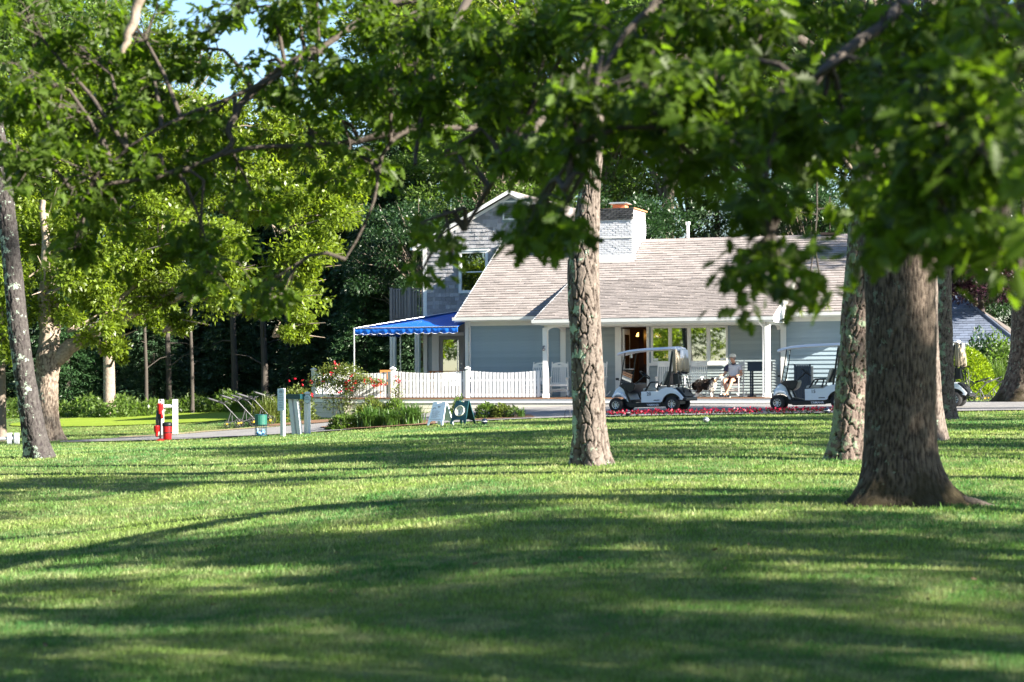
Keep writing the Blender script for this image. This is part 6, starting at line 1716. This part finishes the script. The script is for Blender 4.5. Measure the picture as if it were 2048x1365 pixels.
for i, (x, y, h, k) in enumerate([(-25, 90, 7, 0), (-16, 89, 6, 1), (-12.5, 90, 6.5, 0), (-9, 88, 5.5, 1), (-6.3, 86, 6.5, 2), (-4, 85, 6, 0), (-20, 90, 6.5, 2)]):
    conifer(['small dense conifer under the old oak bough', 'small conifer behind the post and rail fence', 'small conifer beyond the far side of the green', 'small conifer behind the push carts', 'small greener conifer behind the sign posts', 'small dense conifer behind the rose bush and fence', 'small greener conifer in the dark gap beside the pale trunk'][i], x, y, h, k, 'smaller conifers in front of the wood edge', w=.62, trr=.12)
for i in range(15):
    x = -42 + i * 5.2 + rng.uniform(-1, 1); y = 107 + rng.uniform(-2, 3)
    conifer('dark conifer in the second row deep inside the wood', x, y, 15.5 + rng.uniform(-1.5, 1), i % 2, 'conifers deep inside the wood', w=1.25)
for i in range(12):
    x = -40 + i * 4.1 + rng.uniform(-1, 1); conifer('low dark conifer filling the floor of the wood', x, 101 + rng.uniform(-1.5, 1.5), 6.5 + rng.uniform(-1, 1), i % 2, 'low conifers deep inside the wood', w=.85, trr=.12)
# thin bare trunks inside the dark edge
M_thin = mat('thin_grey_bark', (.05, .042, .036), rough=.95, var=.3, bump=.5)
for i, (px, dd, w, ty, lb) in enumerate([(217, 84, .50, 560, 'pale thick trunk in front of the dark wood edge'), (291, 86, .16, 560, 'thin dark trunk just right of the pale thick trunk'), (336, 88, .26, 540, 'dark trunk behind the white post and rail'), (383, 86, .16, 560, 'thin dark trunk above the putting green'),
                                         (468, 88, .30, 520, 'dark trunk behind the leftmost push cart handle'), (528, 87, .30, 560, 'reddish dark trunk behind the push cart row'), (2, 62, .26, 400, 'slim trunk at the left picture edge beyond the low fence'), (575, 90, .24, 520, 'dark trunk rising behind the panel sign')]):
    p0 = ground_pt(px, dd); t = thing('bare_trunk', p0, 0, lb, 'tree', 'bare trunks along the wood edge')
    MB().tube([(0, 0, -.1), (.03, 0, .5), (.02, 0, 2), (-.05, 0, 4), (.05, 0, at(px, ty, dd).z - p0.z)], [w * .75, w * .52, w * .48, w * .42, w * .34], 12).build('trunk', M_oakl if i == 0 else (M_bark if i == 6 else M_thin), t)
    rq = random.Random(i)
    for q in range(4):
        z = 2 + q * 1.1; a = rq.uniform(0, 6); b = MB(); e = Vector((cos(a) * 1.6, sin(a) * 1.0, z + rq.uniform(-.4, .8))); b.tube([(0, 0, z), Vector((0, 0, z)).lerp(e, .5) + Vector((0, 0, .15)), e], [w * .14, w * .1, .01], 5); b.build('branch', M_thin, t)
    if i == 0:
        crown_at('crown', t, [((p0.x + .3, dd, 5.6), (2.2, 2, 1.3), 5200), ((p0.x + 1.6, dd, 4.2), (1.5, 1.2, .7), 1800), ((p0.x - 1.2, dd, 4.6), (1.4, 1.2, .8), 1500)], .2, M_lfbright, seed=9)
    if i == 6:
        crown_at('crown', t, [((p0.x, dd, 5.4), (1.6, 1.6, 1.8), 2600)], .18, M_lfbright, seed=10)
g2 = 'leafy trees filling the wood behind'
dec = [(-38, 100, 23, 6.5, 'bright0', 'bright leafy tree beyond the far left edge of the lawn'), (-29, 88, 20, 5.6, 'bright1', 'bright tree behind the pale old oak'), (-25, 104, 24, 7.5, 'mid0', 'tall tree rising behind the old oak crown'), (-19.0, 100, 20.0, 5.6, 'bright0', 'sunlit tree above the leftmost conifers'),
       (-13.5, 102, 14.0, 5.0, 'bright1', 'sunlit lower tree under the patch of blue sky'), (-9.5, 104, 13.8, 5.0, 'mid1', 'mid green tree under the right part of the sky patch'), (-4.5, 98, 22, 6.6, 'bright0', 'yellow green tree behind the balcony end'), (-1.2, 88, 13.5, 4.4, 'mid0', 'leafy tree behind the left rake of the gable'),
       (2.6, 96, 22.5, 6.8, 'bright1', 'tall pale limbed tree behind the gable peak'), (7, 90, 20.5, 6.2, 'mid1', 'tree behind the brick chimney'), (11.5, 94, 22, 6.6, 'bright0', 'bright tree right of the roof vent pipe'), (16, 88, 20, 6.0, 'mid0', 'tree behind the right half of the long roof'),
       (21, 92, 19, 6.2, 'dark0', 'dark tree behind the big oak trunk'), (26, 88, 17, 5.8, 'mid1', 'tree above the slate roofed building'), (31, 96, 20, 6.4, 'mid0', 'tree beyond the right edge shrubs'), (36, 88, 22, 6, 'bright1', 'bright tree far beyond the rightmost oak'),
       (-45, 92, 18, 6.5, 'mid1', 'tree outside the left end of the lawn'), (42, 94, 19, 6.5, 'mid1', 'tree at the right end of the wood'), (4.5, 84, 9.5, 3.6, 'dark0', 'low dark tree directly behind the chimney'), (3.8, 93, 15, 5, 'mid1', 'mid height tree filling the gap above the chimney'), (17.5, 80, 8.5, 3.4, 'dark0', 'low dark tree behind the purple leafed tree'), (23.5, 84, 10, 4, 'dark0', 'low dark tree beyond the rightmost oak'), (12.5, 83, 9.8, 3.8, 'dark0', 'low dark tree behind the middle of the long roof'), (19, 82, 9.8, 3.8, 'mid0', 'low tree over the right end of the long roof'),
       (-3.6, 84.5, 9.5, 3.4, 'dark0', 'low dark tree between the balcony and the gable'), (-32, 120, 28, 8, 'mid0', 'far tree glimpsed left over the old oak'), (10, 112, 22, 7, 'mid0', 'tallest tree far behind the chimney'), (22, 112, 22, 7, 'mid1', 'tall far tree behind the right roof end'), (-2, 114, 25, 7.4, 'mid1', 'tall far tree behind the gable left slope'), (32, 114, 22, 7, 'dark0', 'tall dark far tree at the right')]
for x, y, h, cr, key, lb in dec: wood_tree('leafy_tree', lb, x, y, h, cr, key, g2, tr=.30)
# unseen trees right of the picture, placed and sized to shade lawn and carts
g3 = 'unseen trees placed right of the view for shade'
RT_ = [(17.5, 13.0, 10.5, 2.6, 'sparse1', 3), (18.5, 7.0, 12.5, 3.3, 'sparse0', 3), (12.5, 3.0, 9.5, 3.0, 'sparse1', 3), (21, 20.5, 13, 2.0, 'mid1', 4), (16.5, 26, 11.5, 1.9, 'mid0', 4), (25, 26, 14, 2.3, 'mid1', 4), (12.8, 20.5, 11.5, 1.9, 'sparse1', 4), (14.8, 10, 11, 3.1, 'sparse1', 4), (20, 2, 12, 2.2, 'mid1', 4), (9.5, 7.5, 9.5, 1.9, 'sparse0', 4), (22, 30.5, 13, 1.7, 'mid0', 4), (13.6, 30, 10.5, 1.5, 'mid1', 4), (14.3, 51.3, 8.9, 2.9, 'mid1', 4), (18.2, 49.2, 8.4, 2.6, 'mid1', 4), (21, 40, 12, 2.6, 'sparse0', 4), (16, -4, 12, 4.0, 'sparse0', 3), (26, 0, 14, 4.6, 'sparse0', 4), (30, 36, 14, 3.0, 'sparse1', 5), (9, -6, 9, 3, 'sparse0', 3), (15, 34, 9, 1.8, 'sparse1', 5), (24, 33, 12, 2.2, 'sparse0', 5), (28, 20, 13, 2.4, 'sparse1', 5), (35, 26, 16, 3, 'sparse0', 5), (18, 42, 9.5, 1.8, 'sparse0', 5)]
for i, (x, y, h, cr, key, z_) in enumerate(RT_): wood_tree('lawn_tree', 'unseen shade tree number %d outside the right edge of the view' % i, x, y, h, cr, key, g3, tr=.26)
for o in [o for o in S.objects if o.name.startswith('lawn_tree')]: o['label'] = 'unseen tree placed for shade just outside the right edge of the view'
# trees across from the porch, mirrored in its windows
for i, (x, y, h, cr, key) in enumerate([(-22, 26, 13, 5.2, 'bright0'), (-30, 14, 15, 6, 'bright1'), (-16, 12, 12, 4.6, 'mid0'), (-36, 34, 14, 5.5, 'mid1'), (-26, -4, 15, 6, 'bright0'), (-12, -14, 14, 5.5, 'mid0'), (-40, 4, 16, 6, 'bright1')]):
    t = wood_tree('lawn_tree', 'x', x, y, h, cr, key, 'trees on the lawn left of the view', tr=.26, zc=cr * .82, sc=(1.3, 1.3, 1)); t['label'] = 'sunlit tree on the lawn outside the left edge of the view'

# ================================================================== shrubs and beds
def bush(name, label, c, rad, n, size, m, cat='shrub', tmpl=LEAF_DIAMOND, group=None, hollow=.75, flowers=None, stems=8, flat=.0, seed=3, la=1.0):
    r = np.random.default_rng(seed); x, y = c; z = gz(x, y); t = thing(name, (x, y, z), 0, label, cat, group)
    d = unit(r.normal(size=(n, 3))); d[:, 2] = np.abs(d[:, 2]) * (1 - flat) - .12
    q = hollow + (1.06 - hollow) * r.random(n); lump = 1 + la * .10 * np.sin(d[:, 0] * 7 + seed) * np.cos(d[:, 1] * 6) + la * .08 * np.sin(d[:, 2] * 11 + seed)
    P = d * (q * lump)[:, None] * np.array(rad); P[:, 2] = np.maximum(P[:, 2], .02)
    D = d * .9 + r.normal(size=(n, 3)) * .55 + np.array([0, 0, .1]); V, F = leaves(P, D, size * (.6 + .8 * r.random(n)), tmpl)
    o = link('foliage', np_mesh('foliage', V, F, m), t); o['kind'] = 'stuff'
    if stems:
        b = MB()
        for i in range(stems):
            a = 2 * pi * i / stems; e = Vector((cos(a) * rad[0] * .6, sin(a) * rad[1] * .6, rad[2] * .75)); b.tube([(cos(a) * .04, sin(a) * .04, 0), e * .5 + Vector((0, 0, .05)), e], [.014, .010, .005], 5)
        b.build('stems', M_thin, t)
    if flowers:
        nf, fs, fm = flowers[:3]; d = unit(r.normal(size=(nf, 3))); d[:, 2] = np.abs(d[:, 2]); d[:, 1] = -np.abs(d[:, 1]) * .8; P = d * np.array(rad) * 1.06
        Pp = np.repeat(P, 7, 0) + r.normal(size=(nf * 7, 3)) * fs * .25; Dd = r.normal(size=(nf * 7, 3)); V, F = leaves(Pp, Dd, fs, (np.array([(0, -.1, 0), (.5, -.5, .1), (1, 0, .2), (.5, .5, .1), (0, .1, 0)]), np.array([(0, 1, 2, 3, 4)])))
        o = link('blossoms', np_mesh('blossoms', V, F, fm), t); o['kind'] = 'stuff'
    return t
def blades(name, label, c, rad, h, n, m, cat='plant', seed=1, wid=1.0):
    """clump of long arching leaves"""
    r = np.random.default_rng(seed); x, y = c; z = gz(x, y); t = thing(name, (x, y, z), 0, label, cat)
    a = r.random(n) * 2 * pi; lean = r.uniform(.15, 1.0, n); b0 = r.normal(size=(n, 2)) * rad * .22; hh = h * r.uniform(.7, 1.15, n)
    V = []; F = []
    for i in range(n):
        dx, dy = cos(a[i]) * rad * lean[i], sin(a[i]) * rad * lean[i]; s_ = (-sin(a[i]) * .012 * wid, cos(a[i]) * .012 * wid); k0 = len(V)
        for f in (0, .4, .75, 1.0):
            zz = hh[i] * (f * 1.7 - f * f * (.6 + .6 * lean[i])); w = 1 - f ** 2 * .9
            V += [(b0[i, 0] + dx * f * f + s_[0] * w, b0[i, 1] + dy * f * f + s_[1] * w, zz), (b0[i, 0] + dx * f * f - s_[0] * w, b0[i, 1] + dy * f * f - s_[1] * w, zz)]
        for q in range(3): F.append((k0 + 2 * q, k0 + 2 * q + 1, k0 + 2 * q + 3, k0 + 2 * q + 2))
    o = link('leaves', np_mesh('leaves', np.array(V), np.array(F), m), t); o['kind'] = 'stuff'; return t
def gp(px, d): return ((px - 1024) / FPX * d, d)
BED1 = [wp(655, 55.6), wp(720, 54.6), wp(870, 54.0), wp(870, 57), wp(700, 58.5), wp(640, 58)]
BED2 = [wp(940, 55), wp(1070, 54.8), wp(1060, 57), wp(940, 58)]
BED3 = [wp(540, 61.6), wp(650, 61.2), wp(700, 62.8), wp(600, 64.5), wp(500, 65)]
drape('mulch_bed', BED1, M_mulch, .045); drape('mulch_bed', BED2, M_mulch, .045); drape('mulch_bed', BED3, M_mulch, .04)
s_ = 55.5 / FPX
lily = leafmat('daylily_leaf', (.06, .12, .025), (1.8, 2.0, 1), .35)
bush('hosta_shrub', 'low dark green shrub at the left end of the bed by the path', gp(690, 55.6), (.45, .4, .45), 1700, .09, M_lfmid, seed=1)
blades('daylily_clump', 'arching daylily clump left of the yellow green bush in the bed', gp(742, 55.3), .55, .62, 420, lily, seed=2)
bush('yellow_green_shrub', 'yellow green leafy shrub in the middle of the bed below the fence', gp(745, 56.6), (.55, .5, .85), 2600, .10, M_rose, seed=3)
bush('leafy_shrub', 'tall leafy shrub right of the yellow green bush in the bed', gp(790, 56.4), (.42, .4, .74), 2000, .09, M_lfmid, seed=4)
blades('daylily_clump', 'broad daylily clump left of the white sandwich board', gp(822, 55.1), .62, .62, 460, lily, seed=5)
blades('daylily_clump', 'small daylily clump between shrub and path under the fence', gp(783, 55.0), .45, .5, 300, lily, seed=6)
blades('daylily_clump', 'small daylily clump at the right tip of the driveway bed', gp(1043, 55.2), .2, .34, 60, lily, seed=7)
bush('leafy_shrub', 'leafy shrub just right of the green clock sign', gp(975, 56), (.36, .3, .50), 1500, .08, M_lfmid, seed=8)
bush('leafy_shrub', 'pale leafed shrub between the clock sign and the driveway', gp(1003, 55.8), (.28, .3, .46), 1200, .08, M_rose, seed=9)
bush('leafy_shrub', 'sparse small shrub next to the small daylily clump', gp(1028, 55.5), (.2, .2, .34), 420, .07, M_lfmid, seed=10)
bush('leafy_shrub', 'thin leafy shoots rising behind the two sandwich boards', gp(915, 56.2), (.25, .2, .72), 500, .08, M_lfmid, seed=11)
blades('ornamental_grass', 'pale arching grass tuft behind the litter basket', gp(535, 63.4), .75, .95, 420, M_rose, 'plant', seed=12)
bush('leafy_shrub', 'rounded green shrub beneath the push cart cradles', gp(548, 63.8), (.65, .5, .80), 2600, .09, M_lfmid, seed=13)
bush('rose_bush', 'rose bush with red blooms left of the fence corner', gp(592, 64.5), (.62, .5, 1.32), 3200, .09, M_rose, flowers=(9, .055, M_petal), seed=14)
# roses climbing over the fence, carried on long canes
tr_ = thing('rose_bush', HP(HU(680, -.3), -.35, -.6), 0, 'climbing rose with many red blooms spilling over the picket fence', 'shrub')
o0 = tr_.location; rq = random.Random(5); Ps = []; Ds = []; Fl = []; cb = MB()
for (px, py, rx, ry, n) in [(655, 745, 24, 16, 800), (690, 742, 26, 14, 900), (718, 758, 20, 14, 700), (640, 765, 22, 16, 600), (675, 768, 26, 16, 700), (700, 780, 16, 16, 300), (665, 800, 22, 22, 320), (690, 812, 16, 26, 220), (738, 762, 14, 8, 260), (757, 765, 12, 7, 160)]:
    c = HP(*[*HW(px, py, -.35)][:1], -.35, HW(px, py, -.35)[1]) - o0; s2 = 65 / FPX
    cb.tube([(rq.uniform(-.3, .3), rq.uniform(-.1, .1), -.2), (c.x * .6 + rq.uniform(-.2, .2), c.y, c.z * .6), tuple(c)], [.014, .010, .005], 5)
    for _ in range(n):
        p = c + Vector((rq.gauss(0, .5) * rx * s2, rq.gauss(0, .13), rq.gauss(0, .5) * ry * s2)); Ps.append(tuple(p)); Ds.append((rq.gauss(0, 1), rq.gauss(-.3, 1), rq.gauss(0, 1)))
    if py < 785:
        for _ in range(4 if px > 690 else 2):
            p = c + Vector((rq.gauss(0, .6) * rx * s2, -.15, rq.gauss(0, .5) * ry * s2))
            for _ in range(8): Fl.append((p.x + rq.gauss(0, .025), p.y + rq.gauss(0, .02), p.z + rq.gauss(0, .025)))
for px, py in ((793, 754), (797, 762), (799, 765), (672, 728), (678, 733), (764, 768), (770, 770), (712, 748)):
    c = HP(HW(px, py, -.15)[0], -.2, HW(px, py, -.2)[1]) - o0
    for _ in range(10): Fl.append((c.x + rq.gauss(0, .03), c.y + rq.gauss(0, .02), c.z + rq.gauss(0, .03)))
V, F = leaves(np.array(Ps), np.array(Ds), rng.uniform(.05, .10, len(Ps)), LEAF_DIAMOND); o = link('foliage', np_mesh('foliage', V, F, M_rose), tr_); o['kind'] = 'stuff'
V, F = leaves(np.array(Fl), rng.normal(size=(len(Fl), 3)), .06, (np.array([(0, -.1, 0), (.5, -.5, .1), (1, 0, .2), (.5, .5, .1), (0, .1, 0)]), np.array([(0, 1, 2, 3, 4)]))); o = link('blossoms', np_mesh('blossoms', V, F, M_petal), tr_); o['kind'] = 'stuff'
cb.build('canes', M_thin, tr_)
bush('rose_bush', 'small rose twig with red blooms at the second fence post', (lambda p: (p.x, p.y))(HP(HU(794, -.3), -.3)), (.22, .15, 1.5), 380, .07, M_rose, hollow=.4, seed=16)
# right hand shrubs
bush('clipped_shrub', 'round clipped yellow green shrub glowing in sun between the trunks', gp(1930, 64), (.98, .9, 1.80), 11000, .085, M_shrub, seed=20, hollow=.93, stems=5, la=.2)
bush('rhododendron', 'dark loose evergreen shrub behind the clipped yellow green one', gp(1965, 68), (1.15, 1, 2.55), 5200, .13, M_lfdark, seed=21, hollow=.6)
bush('rhododendron', 'mid green shrub between the clipped shrub and the rightmost oak', gp(2000, 67), (.9, .8, 2.4), 3600, .13, M_lfmid, seed=22, hollow=.6)
blades('ornamental_grass', 'fine arching grass clump left of the rightmost oak trunk', gp(1992, 64.5), .7, 1.25, 700, M_lfmid, 'plant', seed=23, wid=.8)
x, y = gp(1965, 72); t = thing('purple_tree', (x, y, gz(x, y)), 0, 'dark purple leafed tree overhanging the slate roof', 'tree')
MB().tube([(0, 0, 0), (.1, 0, 2), (-.1, 0, 4)], [.16, .13, .08], 10).build('trunk', M_barkd, t)
crown_at('crown', t, [((x, y - 1.2, 5.3), (1.7, 1.3, 1.3), 5200), ((x + 1.5, y - 1, 4.3), (1.2, 1, .8), 2200), ((x - .9, y - 1.4, 4.7), (.8, .8, .6), 1200)], .16, M_purple, seed=30)
# begonia row along the drive
def flower_row(spans, label):
    Ps = []; Fs = []
    for (p0, d0, p1, d1) in spans:
        L_ = abs(p1 - p0); n = int(L_ * 4.5)
        for _ in range(n):
            f = random.random(); px = p0 + (p1 - p0) * f; dd = d0 + (d1 - d0) * f + random.gauss(0, .10); x = (px - 1024) / FPX * dd; clump = .5 + .5 * sin(px * .55) * sin(px * .21 + 1)
            z = gz(x, dd) + random.uniform(.02, .08 + .07 * clump)
            (Ps if random.random() < .55 else Fs).append((x, dd, z + .02))
    t = thing('flower_row', (0, 0, 0), 0, label, 'flowers'); t['kind'] = 'stuff'
    V, F = leaves(np.array(Ps), rng.normal(size=(len(Ps), 3)) + [0, 0, .5], .06, LEAF_DIAMOND); o = link('leaves', np_mesh('leaves', V, F, M_lfdark), t); o['kind'] = 'stuff'
    V, F = leaves(np.array(Fs) + [0, 0, .03], rng.normal(size=(len(Fs), 3)) + [0, -.4, .5], .055, (np.array([(0, -.1, 0), (.5, -.5, .1), (1, 0, .2), (.5, .5, .1), (0, .1, 0)]), np.array([(0, 1, 2, 3, 4)]))); o = link('petals', np_mesh('petals', V, F, M_petal2), t); o['kind'] = 'stuff'
flower_row([(1212, 53.7, 1450, 52.95), (1450, 52.95, 1523, 52.6), (1530, 52.6, 1690, 51.9), (1866, 51.2, 1893, 51.0)], 'long low row of crimson bedding flowers edging the drive')
# undergrowth along the wood edge
n = 26000; px = rng.uniform(-150, 900, n); dd = rng.uniform(84, 90, n) + 2 * np.sin(px * .02); x = (px - 1024) / FPX * dd; hgt = rng.random(n) ** 1.5 * (.5 + .45 * np.abs(np.sin(px * .045) * np.sin(px * .013 + 2))) 
P = np.stack([x, dd, ground(x, dd) + hgt], 1); V, F = leaves(P, rng.normal(size=(n, 3)) + [0, 0, .4], .20 * (.6 + .8 * rng.random(n)), LEAF_DIAMOND)
tag(link('undergrowth', np_mesh('undergrowth', V, F, M_lfmid)), 'tangled green undergrowth along the foot of the dark wood', 'undergrowth', kind='stuff')
# sprig of pine hanging in front of the long roof
M_needle = mat('pale_pine_needle', (.16, .20, .06), rough=.5, isl=.4, trans=((1.8, 1.8, 1), .3))
t = thing('pine_sprig', at(1625, 300, 22), 0, 'hanging pine branch with tufts in front of the long roof', 'branch')
o0 = t.location; paths = [[(1632, 250), (1634, 420), (1628, 500), (1618, 560), (1600, 620)], [(1628, 500), (1590, 540), (1560, 560)], [(1634, 420), (1660, 415)], [(1634, 430), (1600, 425)], [(1618, 560), (1650, 590), (1655, 610)], [(1628, 480), (1640, 560)]]
b = MB(); tips = []
for pth in paths:
    pts = [at(px, py, 22) - o0 for px, py in pth]; b.tube(pts, [.012 * (1 - .6 * i / len(pts)) for i in range(len(pts))], 5); tips += [(pts[-1], pts[-1] - pts[-2])] + ([(pts[-2], pts[-1] - pts[-2])] if len(pts) > 2 else [])
b.build('stems', M_thin, t)
for i, (p, dr) in enumerate(tips):
    n = 70; D = unit(rng.normal(size=(n, 3)) * .8 + np.array(dr.normalized()) * .6); V, F = leaves(np.tile(np.array(p), (n, 1)), D, .11, (np.array([(0, -.03, 0), (0, .03, 0), (1, 0, 0)]), np.array([(0, 1, 2)])))
    link('needle_tuft', np_mesh('needle_tuft', V, F, M_needle), t)
tag(t, group=None)
# bird feeder hook wires by the central pine
t = thing('wire_hoop', ground_pt(1134, 53.5), 0, 'thin wire garden hoop left of the central pine base', 'hoop')
MB().tube([(-.07, 0, 0), (-.07, 0, .2), (-.04, 0, .27), (.04, 0, .27), (.07, 0, .2), (.07, 0, 0)], .008, 5).build('wire', M_black, t)
